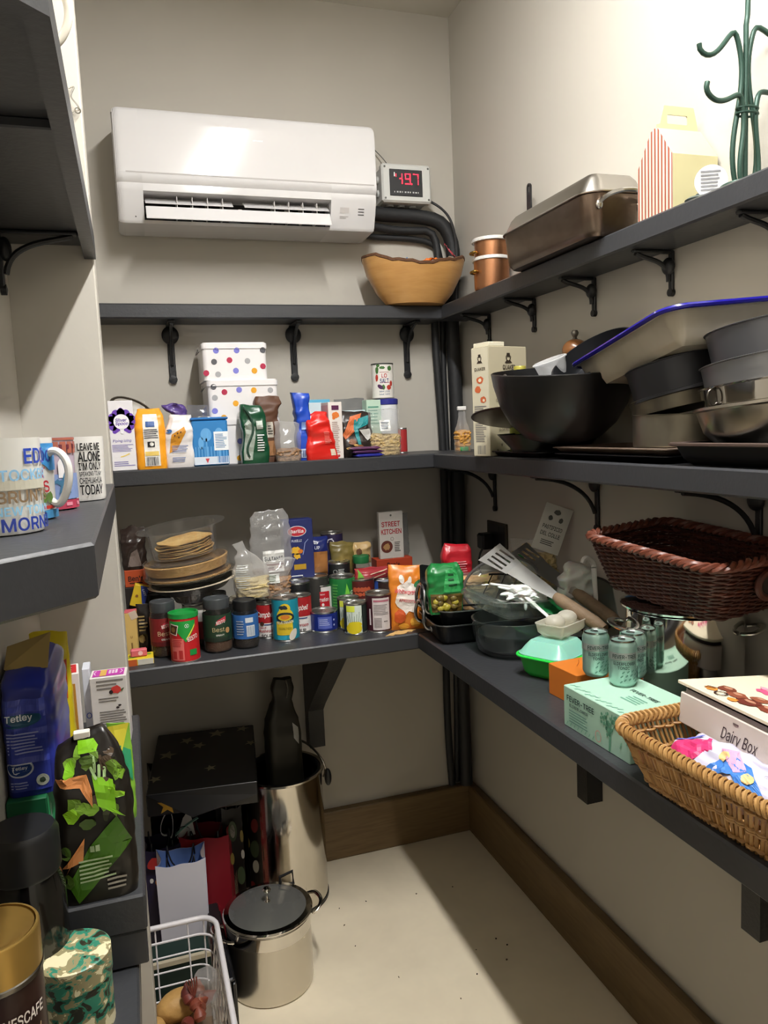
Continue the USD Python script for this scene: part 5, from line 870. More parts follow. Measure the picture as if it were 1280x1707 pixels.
dec(t, t.F, '#2f9a50', [PG((-W*.1, HH*.45), (W*.42, HH*.45), (W*.34, HH*.9), (0, HH*.9))], 'green_panel'); dec(t, t.F, '#14532a', LN(.006, .03, HH*.86, HH*.55, 3, 2), 'fine_print', lift=.0018)
t = bag('red_packet', 'bright red coffee packet with a clear crumpled top behind the olives', 'bag', -0.268, -0.55, 1.073, 0.088, 0.14, .045, '#b5202c', BRICK, r=.3, seed=93, cr=.006, rz=-12); dec(t, t.F, '#d98a8f', LN(-.012, .028, t.h*.66, t.h*.36, 6, 4), 'fine_print')
t = bag('black_packet', 'black packet leaning behind the olives and the orange bag', 'bag', -0.3855, -0.63, 1.04, 0.059, 0.13, .03, '#131516', STAND, seed=95, r=.3, cr=.006); dec(t, t.F, '#8fa8a0', [TX('LIE', -.008, t.h*.66, .009)], 'lettering')
t = clear_bag('bread_bag', 'clear bag of pale bread rolls beside the olives', -0.2605, -0.7, 1.044, 0.111, 0.108, .06, .86, M('#c08a58', .75, mix=('#d8ae7c', 12., (1, 1, 1), 1.5)), 97, milky=.08, cr=.008, rz=-14)
dec(t, t.F, '#b9a53a', [PG((.002, t.h*.62), (.042, t.h*.66), (.042, t.h*.9), (.0, t.h*.9))], 'label', lift=.001)
# wire rack sticking out of the tins
t = T('wire_rack', 'black wire roasting rack standing between the bread bag and the glass dishes', 'rack', (-.27, -.765, ZL+.105), -20); RW = M('#1b1b1c', .35, .7)
t.part('frame', tube(curve([(-.09, 0, -.01), (.03, -.02, .0), (.10, -.03, .004)], 12), .0025, 6), RW); t.part('frame', tube(curve([(.0, .0, .075), (.05, .02, .07), (.12, .03, .06)], 12), .0025, 6), RW); 
for k in range(4): t.part('rod', tube([(-.03+k*.04, -.01-k*.006, .0), (.01+k*.035, .006+k*.007, .074-k*.003)], .0018, 6), RW)
# glass: casserole, rectangular dish, tilted lid
t = T('glass_casserole', 'round glass casserole bowl at the front of the lower right shelf', 'casserole', (-.272, -.895, ZL)); GL_ = GLASS('#f1f7f4', .02, .03, 1.52)
t.part('bowl', lathe([(0, 0), (.07, 0), (.088, .012), (.099, .05), (.104, .092), (.099, .093), (.094, .052), (.083, .018), (.066, .007), (0, .006)], 56), GL_)
t.part('contents', lathe([(0, .008), (.064, .009), (.08, .019), (.09, .05), (.088, .056), (0, .058)], 40), M('#23272a', .25))
t = T('glass_dish', 'heavy rectangular glass dish with a fluted end handle lying across the casserole', 'dish', (-.228, -.865, ZL+.097), 12, 4, 5)
t.part('dish', rtray(.25, .185, .05, .005, .04, .012, .008), GLASS('#eef5f1', .03, .03, 1.55))
g = np.linspace(-1, 1, 40); hp = [(-.132-.030*(1-abs(v)**3)-.004*math.cos(v*15), v*.085) for v in g]
t.part('fluted_handle', prism(Polygon(hp+[(-.120, .085), (-.120, -.085)]), .009, .038), GLASS('#e6f0ea', .05, .04, 1.6)); t.part('fluted_handle', prism(AF.scale(Polygon(hp+[(-.120, .085), (-.120, -.085)]), -1, 1, origin=(0, 0)), .009, .038), GLASS('#e6f0ea', .05, .04, 1.6))
t = T('glass_cover', 'oval glass cover with a thick rim leaning upright behind the white gloves', 'cover', (-.235, -.765, ZL+.150), -22, 58, -16)
o = np.array([(.105*math.cos(a), .075*math.sin(a), 0) for a in np.arange(48)*2*math.pi/48]); t.part('rim', tube(o, .0042, 8, True), GLASS('#8d8a82', .12, .05)); t.part('pane', prism(E_(0, 0, .103, .073), .003, -.0015), GLASS('#e8eeea', .03, .03), smooth=False)
t = T('glass_cover', 'round tinted glass cover standing on edge by the white crumpled bag', 'cover', (-.052, -.925, ZL+.105), -30, 75, 0)
o = np.array([(.072*math.cos(a), .072*math.sin(a), 0) for a in np.arange(48)*2*math.pi/48]); t.part('rim', tube(o, .003, 8, True), GLASS('#6f7d78', .1, .05)); t.part('pane', prism(E_(0, 0, .070), .003, -.0015), GLASS('#dfe8e4', .03, .03), smooth=False)
# wooden handled turners
def turner(label, a, b, seed, roll):
    a, b = np.array(a), np.array(b); L = np.linalg.norm(b-a); u = (b-a)/L; v = np.cross(u, (0, 0, 1)); v /= np.linalg.norm(v); w = np.cross(v, u)
    c, s = math.cos(roll), math.sin(roll); v, w = v*c+w*s, w*c-v*s
    A = np.eye(4); A[:3, 0], A[:3, 1], A[:3, 2], A[:3, 3] = u, v, w, a
    t = T('barbecue_turner', label, 'turner', tuple(a)); A[:3, 3] = 0
    def P_(nm, m, mt, sm=40): m = m.copy(); m.apply_transform(A); t.part(nm, m, mt, smooth=sm)
    P_('wooden_handle', mv(rot(lathe([(0, 0), (.012, .002), (.0165, .03), (.0155, L*.36), (.011, L*.40), (0, L*.402)], 18), 90, (0, 1, 0)), 0, 0, 0), M('#957d62', .65, mix=('#74604a', 18., (.2, 1, 1), 1.7), bump=(90., .2)))
    P_('shank', prism(Polygon([(L*.385, -.010), (L*.5, -.016), (L*.78, -.024), (L*.78, .024), (L*.5, .016), (L*.385, .010)]), .0025, -.001), M('#c0c0bc', .36, 1.), False)
    bl = Polygon([(L*.775, -.026), (L*1.02, -.040), (L*1.02, .040), (L*.775, .026)]).difference(shapely.union_all([SB(L*.83, -.024+i*.0145, L*.975, -.018+i*.0145) for i in range(4)]))
    P_('blade', prism(bl, .002, -.001), M('#b4b5b3', .38, 1.), False)
turner('long slotted turner with a wooden handle across the glass dish, nearer of two', (-.150, -1.13, ZL+.098), (-.262, -.765, ZL+.238), 1, .55)
turner('second slotted steel turner with a worn wooden handle, behind the nearer one', (-.068, -1.07, ZL+.088), (-.150, -.705, ZL+.225), 2, .5)
# white gloves and spatula
t = T('disposable_gloves', 'crumpled white disposable gloves lying in the glass dish', 'gloves', (-.228, -.90, ZL+.150), -20)
gm = ball(.055, .035, .022, 4, .9, 26, 5); gv = np.array(gm.vertices); gv += .006*(meshkit.noise(gv*70+3, 2)-.5)[:, None]*np.array([1, 1, 1.5]); gm.vertices = gv; GW = M('#dfe0dc', .45, sub=.1)
t.part('palm', gm, GW, smooth=50)
for k, (dx, dy, dz) in enumerate(((-.075, -.008, .02), (-.07, -.02, .002), (-.01, -.045, -.03), (.012, -.05, -.028), (-.055, -.035, -.008))):
    t.part('finger', tube(curve([(dx*.4, dy*.4, dz*.4), (dx*.75, dy*.7+.006, dz*.8), (dx, dy, dz)], 10), [.011, .011, .0105, .010, .010, .0095, .009, .008, .0065, .003], 8, flat=.55), GW)
def stick(name, label, cat, a, b, r0, r1, hexc, head=None):
    a, b = np.array(a), np.array(b); t = T(name, label, cat, tuple(a)); t.part('handle', tube([(b-a)*k/7 for k in range(8)], np.linspace(r0, r1, 8), 10, flat=.55), M(hexc, .35)); return t
t = stick('plastic_spoon', 'white plastic utensil handle reaching from the gloves into the ice mould', 'utensil', (-.255, -.905, ZL+.160), (-.208, -1.035, ZL+.085), .0075, .005, '#e2e1dd'); t.part('tip', mv(ball(.010, .016, .006, 2), .047, -.13, -.075), M('#e2e1dd', .35))
t = stick('plastic_spoon', 'white plastic utensil pointing left above the gloves', 'utensil', (-.318, -.87, ZL+.178), (-.235, -.895, ZL+.162), .006, .007, '#e2e1dd')
# pasta with paper label leaning on the wall
t = clear_bag('pasta_bag', 'clear bag of pale curly pasta with a white card label, leaning on the right wall', -.062, -.640, ZL+.02, .14, .22, .055, .80, M('#e6d2a0', .7, mix=('#c2a86c', 26., (1, 1, 1), 1.7), bump=(60., 1.2)), 99, milky=.07, cr=.012, rz=-32)
g = random.Random(8)
for k in range(9):
    u = np.array([[g.uniform(-.05, .05), g.uniform(.12, .2)]]); p = t.b.surf(u, .004)[0]; c = [(p[0]+.014*math.cos(a)+.002*a, p[1]-.002+.004*math.sin(a*2), p[2]+.010*math.sin(a)) for a in np.linspace(0, 5.5, 14)]; t.part('pasta_curl', tube(c, .004, 6, flat=.4), M('#d8c290', .7))
t = T('card_label', 'white folded card label with dark Italian lettering on top of the pasta bag', 'label', (-.082, -.735, ZL+.222), -32, -8, 20)
t.part('card', bx(.078, .002, .135, .0005), M('#b9b7b0', .6), smooth=False); lf = lambda u, l: np.c_[u[:, 0], np.full(len(u), -.001-l), u[:, 1]]
dec(t, lf, '#45453f', [TX('PASTIFICIO', 0, .070, .011, w=.056), TX('DEL COLLE', 0, .050, .011, w=.056)]+LN(-.02, .02, .034, .018, 3, 3)+[blob(.0, .116, .010, .007, 4), blob(-.014, .096, .006, .007, 6), blob(.016, .096, .006, .008, 7)], 'lettering')
t = T('green_wrapper', 'crumpled dark green wrapper behind the turner blades', 'wrapper', (-.095, -.60, ZL+.165), -20); gm = ball(.035, .02, .035, 3, .9, 22, 9); t.part('film', gm, M('#1d6a33', .3), smooth=30)
t = T('green_dish', 'dark green shiny dish glimpsed inside the glass dish', 'dish', (-.175, -.93, ZL+.112), 0, 20, 0); t.part('lid', lathe([(0, 0), (.045, 0), (.047, .008), (.04, .012), (0, .013)], 28), M('#146130', .3))
t = T('white_plastic_bag', 'white crumpled plastic bag behind the turner handles', 'bag', (-.075, -.89, ZL+.02), -30); b = Bag(.10, .19, .06, wp=((0, .8), (.4, 1), (.8, .8), (1, .3)), dp=((0, .9), (.5, 1), (.85, .6), (1, .2)), cr=.02, seed=101, fr=30); t.part('bag', b.mesh(), M('#cfd0cb', .45, sub=.2), smooth=45)
t = stick('white_spoon', 'white plastic ladle with a hooked end standing beside the crumpled white bag', 'spoon', (-.062, -.965, ZL+.06), (-.055, -.940, ZL+.205), .006, .010, '#d5d4cf'); t.part('hook', tube(curve([(.007, .025, .145), (.002, .03, .165), (-.012, .03, .172), (-.022, .03, .16)], 12), .007, 8), M('#d5d4cf', .4))
t = T('bay_leaf_tray', 'dark carton the white plastic bag and lids lean on', 'carton', (-.09, -.80, ZL)); t.part('box', bx(.12, .1, .018, .002), M('#1a1b1c', .5), smooth=False)
# green lunch box and ice mould
t = T('lunch_box', 'bright green lunch box with a frosted turquoise lid', 'lunch box', (-.268, -1.098, ZL), 28)
t.part('body', rtray(.132, .128, .052, .003, .026, .010, .005, 6), M('#1fae3a', .35, sub=.1)); t.part('rim', tube(np.c_[np.array(rrect(.142, .138, .03).exterior.coords)[:-1], np.full(len(rrect(.142, .138, .03).exterior.coords)-1, .0515)], .0035, 8, True), M('#2ad04a', .3))
lid = rtray(.132, .128, .030, .0025, .03, .012, .003, 6); lid.apply_transform(np.diag([1, 1, -1, 1])); lid.invert(); t.part('lid', mv(lid, 0, 0, .0845), M('#93cdb6', .3, sub=.3)); 
t.part('clip', bx(.008, .04, .018, .002, .076, -.03, .04), M('#1fae3a', .35), smooth=False); dec(t, lambda u, l: np.c_[u[:, 0], np.full(len(u), -.0605-l-.0), u[:, 1]], '#d5d6d8', [R_(.022, .010, .052, .040)], 'sticker', lift=.004); dec(t, lambda u, l: np.c_[u[:, 0], np.full(len(u), -.0605-l), u[:, 1]], '#6a87b8', LN(.025, .049, .036, .014, 4, 3)+[R_(.024, .034, .05, .038)], 'fine_print', lift=.0046)
t = T('ice_mould', 'frosted white ball ice mould sitting on the lunch box', 'mould', (-.235, -1.075, ZL+.0850), 28); FW = GLASS('#f4f4f0', .62, .3, 1.45, '#f0ece0')
t.part('tray', rtray(.112, .078, .034, .003, .012, .004, .002), FW)
for k in (-1, 1): t.part('cup', mv(ball(.024, .024, .017, 2), k*.027, 0, .036), FW); t.part('ball_base', mv(ball(.022, .022, .012, 2), k*.027, -.006, .0125), FW)
t = carton('orange_carton', 'orange carton between the lunch box and the green drinks box', 'carton', -.272, -1.302, ZL, .135, .068, .10, '#c9701f', rz=4); dec(t, t.T, '#9a4a14', [AR([(.0, -.03), (.02, -.01), (.03, .02)], .0015), AR([(.02, -.01), (.045, -.02)], .0015), AR([(-.03, .0), (-.01, .02), (.0, .035)], .0015)], 'line_print'); dec(t, t.F, '#e9a04a', [R_(.02, .01, .05, .05)], 'panel')
# drinks box and cans
MINT = '#a6cbb6'
t = T('drinks_box', 'pale mint green drinks box with dark lettering and a tree print', 'box', (-.331, -1.470, ZL), 1.5); bw, bd, bh = .150, .202, .080; t.body = t.part('box', bx(bw, bd, bh, .0015), M(MINT, .5), smooth=False); faces(t, bw, bd, bh)
DG = '#263c35'
dec(t, t.L, DG, [TX('FEVER-TREE', -.045, .059, .0105, w=.088), TX('ELDERFLOWER', -.05, .046, .0055, w=.060)], 'lettering', r=.5); dec(t, t.L, '#6f9a8a', LN(-.082, -.02, .039, .012, 5, 4), 'fine_print')
g = random.Random(12)
tr = [AR([(.045, .004), (.047, .03), (.045, .045)], .005)]+[AR([(.045, .030), (.045+dx*.5, .046), (.045+dx, .058+dz)], .0022) for dx, dz in ((-.02, .002), (-.01, .012), (.008, .014), (.02, .004))]
tr += [E_(.045+g.gauss(0, .017), .054+g.gauss(0, .009), .003) for _ in range(34)]
dec(t, t.L, '#5f9a7d', tr, 'tree_print'); dec(t, t.L, '#7fb597', [AR([(-.09+i*.012, .006), (-.086+i*.012, .012)], .002) for i in range(8)]+[AR([(.075+i*.006, .02+((i*7) % 4)*.012), (.079+i*.006, .03+((i*7) % 4)*.012)], .003) for i in range(4)], 'leaf_print'); dec(t, t.L, '#d99a8a', [RG(.012, .018, .009, .011, .0016)], 'seal_print', lift=.0011)
tt = lambda u, l: np.c_[-u[:, 1], u[:, 0], np.full(len(u), bh+l)]   # top, read from the room side
dec(t, tt, DG, [TX('FEVER-TREE', -.02, -.02, .009, w=.075, ang=180)], 'lettering'); dec(t, tt, '#6fa58e', LN(-.05, .0, .025, -.005, 4, 3)+[AR([(-.09+i*.011, .055+(i % 3)*.004), (-.085+i*.011, .062+(i % 3)*.004)], .0022) for i in range(17)], 'fine_print')
def drink(label, x, y, rz):
    r, h = .0265, .090; t = T('drinks_can', label, 'can', (x, y, ZL+.0802), rz, group='tonic cans standing on the mint green box' if False else None)
    CM = M('#a9cbbf', .3, .65); t.part('body', lathe([(0, .003), (.018, .003), (.021, 0), (.0235, .004), (r, .010), (r, h-.012), (.0225, h-.003), (0, h-.003)], 36), CM); t.part('rim', lathe([(.021, h-.0035), (.0235, h-.003), (.0238, h), (.0222, h), (.0205, h-.004)], 36), M('#c4c8c8', .2, 1.)); t.part('pull_tab', mv(prism(E_(0, 0, .006, .009).difference(E_(0, .003, .0035, .003)), .0012), 0, .004, h-.0025), M('#b5b9b9', .25, 1.), smooth=False)
    s = wrap(r); dec(t, s, '#b3b9b4', [R_(-.07, h*.60, .07, h*.76)], 'pale_band', r=.3, m=.6); dec(t, s, '#2a3a36', [TX('FEVER-TREE', -.012, h*.68, .007, w=.046), TX('FEVER-TREE', .046, h*.68, .007, w=.046), TX('ELDERFLOWER', -.012, h*.53, .0058, w=.042), TX('TONIC', -.014, h*.44, .0055, w=.022)], 'lettering', lift=.0011); dec(t, s, '#5c8677', [AR([(-.02+(i*37 % 40)*.001, h*(.12+(i*13 % 20)*.013)), (-.017+(i*37 % 40)*.001, h*(.15+(i*13 % 20)*.013))], .0022) for i in range(18)]+[R_(.022, h*.12, .034, h*.40)], 'leaf_print', lift=.0008); return t
drink('slim green and silver tonic can on the mint box, left of the three', -.318, -1.407+.062, 8); drink('slim green and silver tonic can on the mint box, nearest of the three', -.3055, -1.417, -2); drink('slim green and silver tonic can on the mint box, the darker rear right one', -.2605, -1.384, 20)
# big steel pot with lid
t = T('stock_pot', 'big shiny steel pot with a lid, under the dark wicker basket', 'pot', (-.122, -1.365, ZL)); r = .114; h = .203; PS = M('#d2cfca', .06, 1.)
t.part('pot', cup(r, r, h, .002, 64, .003), PS); t.part('lid', lathe([(0, h+.001), (r+.004, h+.001), (r+.011, h+.004), (r+.012, h+.008), (r+.006, h+.011), (r*.9, h+.014), (0, h+.018)], 64), M('#d2cfca', .1, 1.))
for a in (math.radians(155), math.radians(-50)):
    c, s = math.cos(a), math.sin(a); q = lambda u, v, z: (c*u-s*v, s*u+c*v, z)
    t.part('handle', tube(curve([q(r-.002, -.035, h-.04), q(r+.022, -.033, h-.036), q(r+.03, -.015, h-.034), q(r+.03, .015, h-.034), q(r+.022, .033, h-.036), q(r-.002, .035, h-.04)], 24), .007, 10, flat=.6), STEEL)
t = T('blue_scoop', 'blue and white plastic piece lying on the pot lid under the dark basket', 'lid piece', (-.135, -1.285, ZL+.2215), -65, 0, 0); t.part('body', mv(rot(ball(.075, .022, .008, 2), 0, (1, 0, 0)), 0, 0, .006), M('#2f6fc0', .3)); t.part('clip', bx(.05, .02, .008, .003, -.03, 0, .010), M('#b9d0e6', .35), smooth=False)
# wicker
def rpath(w, d, r, n, z=0.):
    ring = rrect(w, d, r, 6).exterior; L = ring.length; return np.array([(*ring.interpolate(L*i/n).coords[0], z) for i in range(n)])
def normals(p):
    t_ = np.roll(p, -1, 0)-np.roll(p, 1, 0); t_ /= np.linalg.norm(t_, axis=1, keepdims=True); return np.c_[t_[:, 1], -t_[:, 0], np.zeros(len(p))]*(1 if True else 1)
t = T('dark_basket', 'dark brown woven wicker basket with a plaited rim, tilted on the big pot', 'basket', (-.122, -1.372, ZL+.226), 3, 3.2, -4)
WM = [M('#4a2318', .45, mix=('#2f140d', 20., (1, 1, 1), 1.8)), M('#5c2f22', .42, mix=('#3a1a12', 20., (1, 1, 1), 1.8)), M('#3d1c14', .48)]
bw, bd, tw, td, bh = .165, .30, .215, .37, .102; NR, NS = 24, 44
g = random.Random(3)
for k in range(NR):
    f = (k+.5)/NR; n = NS*5; p = rpath(bw+(tw-bw)*f, bd+(td-bd)*f, .04, n, f*bh); nn = normals(p); ph = np.arange(n)*math.pi*NS/n*1.0+(math.pi if k % 2 else 0)
    p = p+nn*(.0032*np.cos(ph))[:, None]; p[:, 2] += .0008*np.sin(np.arange(n)*.21+k)
    t.part('weaver', tube(p, .0030, 5, True), g.choice(WM))
for i in range(NS):
    a = rpath(bw, bd, .04, NS)[i]; b_ = rpath(tw, td, .04, NS)[i]; t.part('stake', tube([(a[0], a[1], 0), ((a[0]+b_[0])/2, (a[1]+b_[1])/2, bh*.5), (b_[0], b_[1], bh+.003)], .0026, 5), WM[2])
t.part('base', prism(rrect(bw, bd, .04), .006), WM[2], smooth=False)
for k in range(3):
    n = 330; p = rpath(tw+.006, td+.006, .045, n, bh+.006); nn = normals(p); ph = np.arange(n)*2*math.pi*22/n+k*2*math.pi/3
    p = p+nn*(.008*np.cos(ph))[:, None]; p[:, 2] += .0055*np.sin(ph)*np.where(np.sin(ph) > 0, 1, .7)+.002; t.part('rim_plait', tube(p, .0055, 6, True), M('#7a4330', .4, mix=('#50281c', 18., (1, 1, 1), 1.8)))
t.part('handle', tube([(.03*math.cos(a)+.02, -td/2-.004, bh*.62+.024*math.sin(a)) for a in np.arange(24)*2*math.pi/24], .007, 8, True), WM[1], label='round handle opening in the end'); dd = rot(lathe([(0, 0), (.021, 0), (.021, .004), (0, .004)], 20), 90, (1, 0, 0)); t.part('handle_plug', mv(dd, .02, -td/2-.002, bh*.62), M('#231814', .5))
# light wicker basket with chocolates
BX, BY = -.316, -1.800
t = T('light_basket', 'honey coloured wicker basket with a wrapped rim at the front of the lower right shelf', 'basket', (BX, BY, ZL+.001), 2)
HB = [M('#b58a52', .5, mix=('#8a6230', 22., (1, 1, 1), 1.7)), M('#a87d47', .5, mix=('#7d5729', 22., (1, 1, 1), 1.7)), M('#c39a62', .5, mix=('#9a7038', 22., (1, 1, 1), 1.7))]
bw, bd, tw, td, bh = .20, .34, .258, .415, .088; NS = 130
for i in range(NS):
    a = rpath(bw, bd, .035, NS)[i]; b_ = rpath(tw, td, .035, NS)[i]; sw = .0012*math.sin(i*2.3)
    t.part('stake', tube(curve([(a[0], a[1], 0), (a[0]*.45+b_[0]*.55, a[1]*.45+b_[1]*.55+sw, bh*.45), (b_[0], b_[1], bh)], 5), .0031, 5), g.choice(HB))
for f in (.10, .42, .47, .80):
    for s in (0, 1):
        n = NS*4; p = rpath(bw+(tw-bw)*f**.8, bd+(td-bd)*f**.8, .035, n, f*bh+.002*s); nn = normals(p); p = p+nn*(.0048*np.cos(np.arange(n)*2*math.pi*NS/4/n+math.pi*s))[:, None]; t.part('weaver', tube(p, .0028, 5, True), HB[s])
t.part('base', prism(rrect(bw, bd, .035), .005), HB[1], smooth=False)
t.part('rim_core', tube(rpath(tw+.004, td+.004, .04, 120, bh+.002), .0065, 8, True), HB[1])
NC = 130
for i in range(NC):
    q = rpath(tw+.004, td+.004, .04, NC*2, bh+.002); a = q[(2*i) % len(q)]; tn = q[(2*i+1) % len(q)]-q[2*i-1]; tn /= np.linalg.norm(tn); nb = np.cross(tn, (0, 0, 1)); th = np.arange(13)*2*math.pi/13
    p = a+np.outer(np.cos(th), nb)*.0088+np.outer(np.sin(th), (0, 0, 1))*.0088+np.outer(np.sin(th+.8), tn)*.004; t.part('rim_wrap', tube(p, .0029, 5, True), HB[2] if i % 3 else HB[0])
# chocolate box in the basket: lid lying askew on the tray
CH = M('#d3c6bd', .45)
t = T('chocolate_box', 'cream chocolate box with handwritten lettering and a loose printed lid, propped in the light basket', 'box', (-.185, -1.712, ZL+.062), -2.5, 0, 5); cw, cd, ch = .29, .215, .052
t.part('tray', bx(cw, cd, ch, .0015), CH, smooth=False); faces(t, cw, cd, ch)
dec(t, t.L, '#3a2a2c', [TX('Dairy Box', .035, .021, .019, w=.075, bold=False, slant=.25)], 'lettering'); dec(t, t.L, '#6a5a58', [R_(.02, .041, .032, .044)], 'print')
t.part('liner', bx(cw-.02, cd-.01, .004, .001, .004, 0, ch+.001), M('#2a1a1a', .6), smooth=False); zz = Polygon([(-cd/2+.01+i*.006, (.004 if i % 2 else 0)) for i in range(33)]+[(cd/2-.012, .014), (-cd/2+.01, .014)]); m = prism(zz, .0012); m.apply_transform(np.array([[0, 0, 1, -cw/2+.003], [-1, 0, 0, 0], [0, 1, 0, ch-.006], [0, 0, 0, 1.]])); t.part('paper_frill', m, M('#8f8684', .6), smooth=False)
lid = t.part('lid', bx(cw+.006, cd+.008, .006, .001, .002, .004, ch+.012), M('#e6dbc0', .4), smooth=False)
tp = lambda u, l: np.c_[u[:, 1]+.0, -u[:, 0]+.0, np.full(len(u), ch+.018+l)]
dec(t, tp, '#d8577f', [blob(-.03+i*.018, -.045+.020*i+.006*math.sin(i*3), .016, .010, i+3, 16, .8) for i in range(7)], 'splash_print', under=lid); dec(t, tp, '#e9a0b4', [blob(-.045+i*.02, -.030+.021*i, .010, .006, i+13, 14, .8) for i in range(6)], 'splash_print', under=lid, lift=.001)
for k, (u, v, a, b_, c) in enumerate(((-.052, -.098, .018, .013, '#7a3f2c'), (-.022, -.105, .020, .014, '#8c4b34'), (.012, -.112, .022, .016, '#6a2f22'), (.005, -.085, .016, .012, '#94533a'), (.045, -.105, .020, .015, '#7a3a28'), (.066, -.078, .022, .015, '#5d281c'), (.048, -.075, .015, .012, '#a0583a'))):
    dec(t, tp, c, [blob(u, v, a, b_, k+30, 12, .35)], 'chocolate_print', under=lid, lift=.0012); dec(t, tp, '#b98468', [blob(u-.003, v+.004, a*.5, b_*.35, k+50, 10, .4)], 'chocolate_print', under=lid, lift=.0016)
dec(t, tp, '#e08a3a', [blob(-.062, -.122, .012, .009, 70), blob(-.005, -.128, .010, .008, 71)], 'orange_print', under=lid, lift=.0012); dec(t, tp, '#3a2420', [AR([(-.07, -.128), (-.058, -.118)], .003), AR([(-.072, -.120), (-.06, -.112)], .003), RG(-.034, -.126, .011, .011, .003)], 'print', under=lid, lift=.0016); dec(t, tp, '#6a4a48', [TX('Dairy Box', .03, -.015, .016, w=.07, bold=False, slant=.25)], 'lettering', under=lid, lift=.0014)
# coloured napkins and a roll in the basket
t = T('paper_napkins', 'pink white and blue patterned paper packet stuffed in the front of the light basket', 'packet', (-.398, -1.765, ZL+.036), -90, -50, 0)
b = Bag(.24, .075, .05, wp=((0, 1), (.5, .95), (1, .7)), dp=((0, .6), (.4, 1), (.8, .6), (1, .2)), sq=2.6, cr=.012, seed=111, fr=34); bm = rot(b.mesh(), 180, (0, 0, 1)); t.part('packet', b.mesh(), M('#c9c6da', .35), smooth=45); f = lambda u, l: b.surf(u, l); f.edge = .012
fb = lambda u, l: b.back(u, l); fb.edge = .012
for ff_ in (f, ):
    dec(t, ff_, '#d2306e', [PG((-.11, .005), (-.05, .012), (-.03, .05), (-.06, .068), (-.1, .05))], 'pink_print', lift=.0015); dec(t, ff_, '#3f7fd2', [PG((-.02, .012), (.03, .03), (.08, .004), (.11, .012), (.05, .056), (.0, .060))], 'blue_print', lift=.0015); dec(t, ff_, '#d9a0c0', [PG((-.02, .06), (.01, .07), (.05, .045), (.03, .035))], 'pink_print', lift=.002); dec(t, ff_, '#e9c98a', [blob(.0, .05, .012, .008, 3), blob(.06, .035, .012, .008, 5)], 'cream_print', lift=.0024); dec(t, ff_, '#5a62c0', [PG((-.118, .03), (-.1, .05), (-.09, .07), (-.115, .06))], 'blue_print', lift=.002)
t = T('bread_roll', 'pale brown bread roll half hidden in the light basket', 'bread', (-.36, -1.915, ZL+.008)); t.part('roll', mv(ball(.045, .05, .032, 3, .12, 20, 3), 0, 0, .032), M('#b88a5e', .7, mix=('#94643a', 8., (1, 1, 1), 1.6)))
# ================================================================ on the floor
PS2 = M('#d4cfc6', .12, 1.); BR = M('#cfc9be', .24, 1.)
t = T('steel_bin', 'tall shiny steel lidless bin with a swing handle, standing in the back corner', 'bin', (-.775, -.175, 0), 0); r = .137; h = .455
t.part('body', lathe([(0, 0), (r-.004, 0), (r, .006), (r, h-.012), (r+.006, h-.008), (r+.007, h-.002), (r+.002, h), (r-.004, h-.004), (r-.005, .012), (0, .010)], 72), PS2); t.part('base_ring', lathe([(r-.001, .0005), (r+.002, .001), (r+.002, .012), (r-.001, .013)], 60), M('#1a1a1a', .5))
t.part('inner_rim', lathe([(r-.010, h-.02), (r-.0055, h-.006), (r-.012, h-.004), (r-.014, h-.018)], 60), M('#2a2a2a', .4, .8))
t.part('swing_handle', tube(curve([(r+.006, -.01, h-.055), (r+.008, -.02, h-.01), (r-.02, .03, h+.035), (r-.05, .085, h+.045), (.02, .128, h+.03)], 30), .004, 8), M('#a9a59d', .25, 1.))
t.part('handle_knob', mv(ball(.012, .016, .030, 2), r+.016, -.03, h-.05), M('#141415', .4)); 
t = T('bottle_gift_bag', 'dark green paper bottle bag with a white tag standing in the steel bin', 'gift bag', (-.762, -.175, .40), 6); b = Bag(.115, .36, .085, wp=((0, 1), (.55, .98), (.68, .8), (.8, .5), (.9, .62), (1, .45)), dp=((0, 1), (.5, .9), (.8, .4), (1, .25)), sq=5, cr=.006, seed=121, fr=20, cx=((0, 0), (.7, .0), (1, .012)))
t.part('bag', b.mesh(), M('#211f15', .5), smooth=40); f = lambda u, l: b.surf(u, l+.002); f.edge = .015; dec(t, f, '#a8a8a6', [PG((.028, .215), (.046, .195), (.043, .140), (.026, .165))], 'tag'); t.part('ribbon', tube(curve([(.012, -.03, .30), (.018, -.03, .34), (.014, -.028, .36)], 8), .0025, 5), M('#4a463a', .5))
# pot with glass lid
t = T('glass_lid_pot', 'steel stock pot with a glass lid on the floor in front of the bin', 'pot', (-.898, -.560, 0), 0); r = .120; h = .212
t.part('pot', lathe([(0, 0), (r-.006, 0), (r-.001, .004), (r, .010), (r, h-.006), (r+.005, h-.002), (r+.004, h), (r-.003, h-.001), (r-.003, .010), (0, .008)], 72), BR); t.part('band', lathe([(r, h-.045), (r+.0012, h-.044), (r+.0012, h-.008), (r, h-.007)], 72), M('#dedad3', .1, 1.))
lid = t.part('lid_rim', lathe([(r-.006, h+.001), (r+.006, h+.001), (r+.0075, h+.005), (r+.004, h+.009), (r-.010, h+.011), (r-.010, h+.008), (r-.006, h+.006)], 72), M('#d9d6d0', .1, 1.)); t.part('lid_glass', lathe([(r-.009, h+.0095), (r*.75, h+.019), (r*.4, h+.026), (0, h+.0285)], 60), GLASS('#e2e9e7', .14, .03)); t.part('lid_knob', lathe([(0, h+.028), (.009, h+.0285), (.0045, h+.034), (.004, h+.052), (.010, h+.056), (.012, h+.062), (.009, h+.068), (0, h+.07)], 20), M('#d0ccc5', .12, 1.))
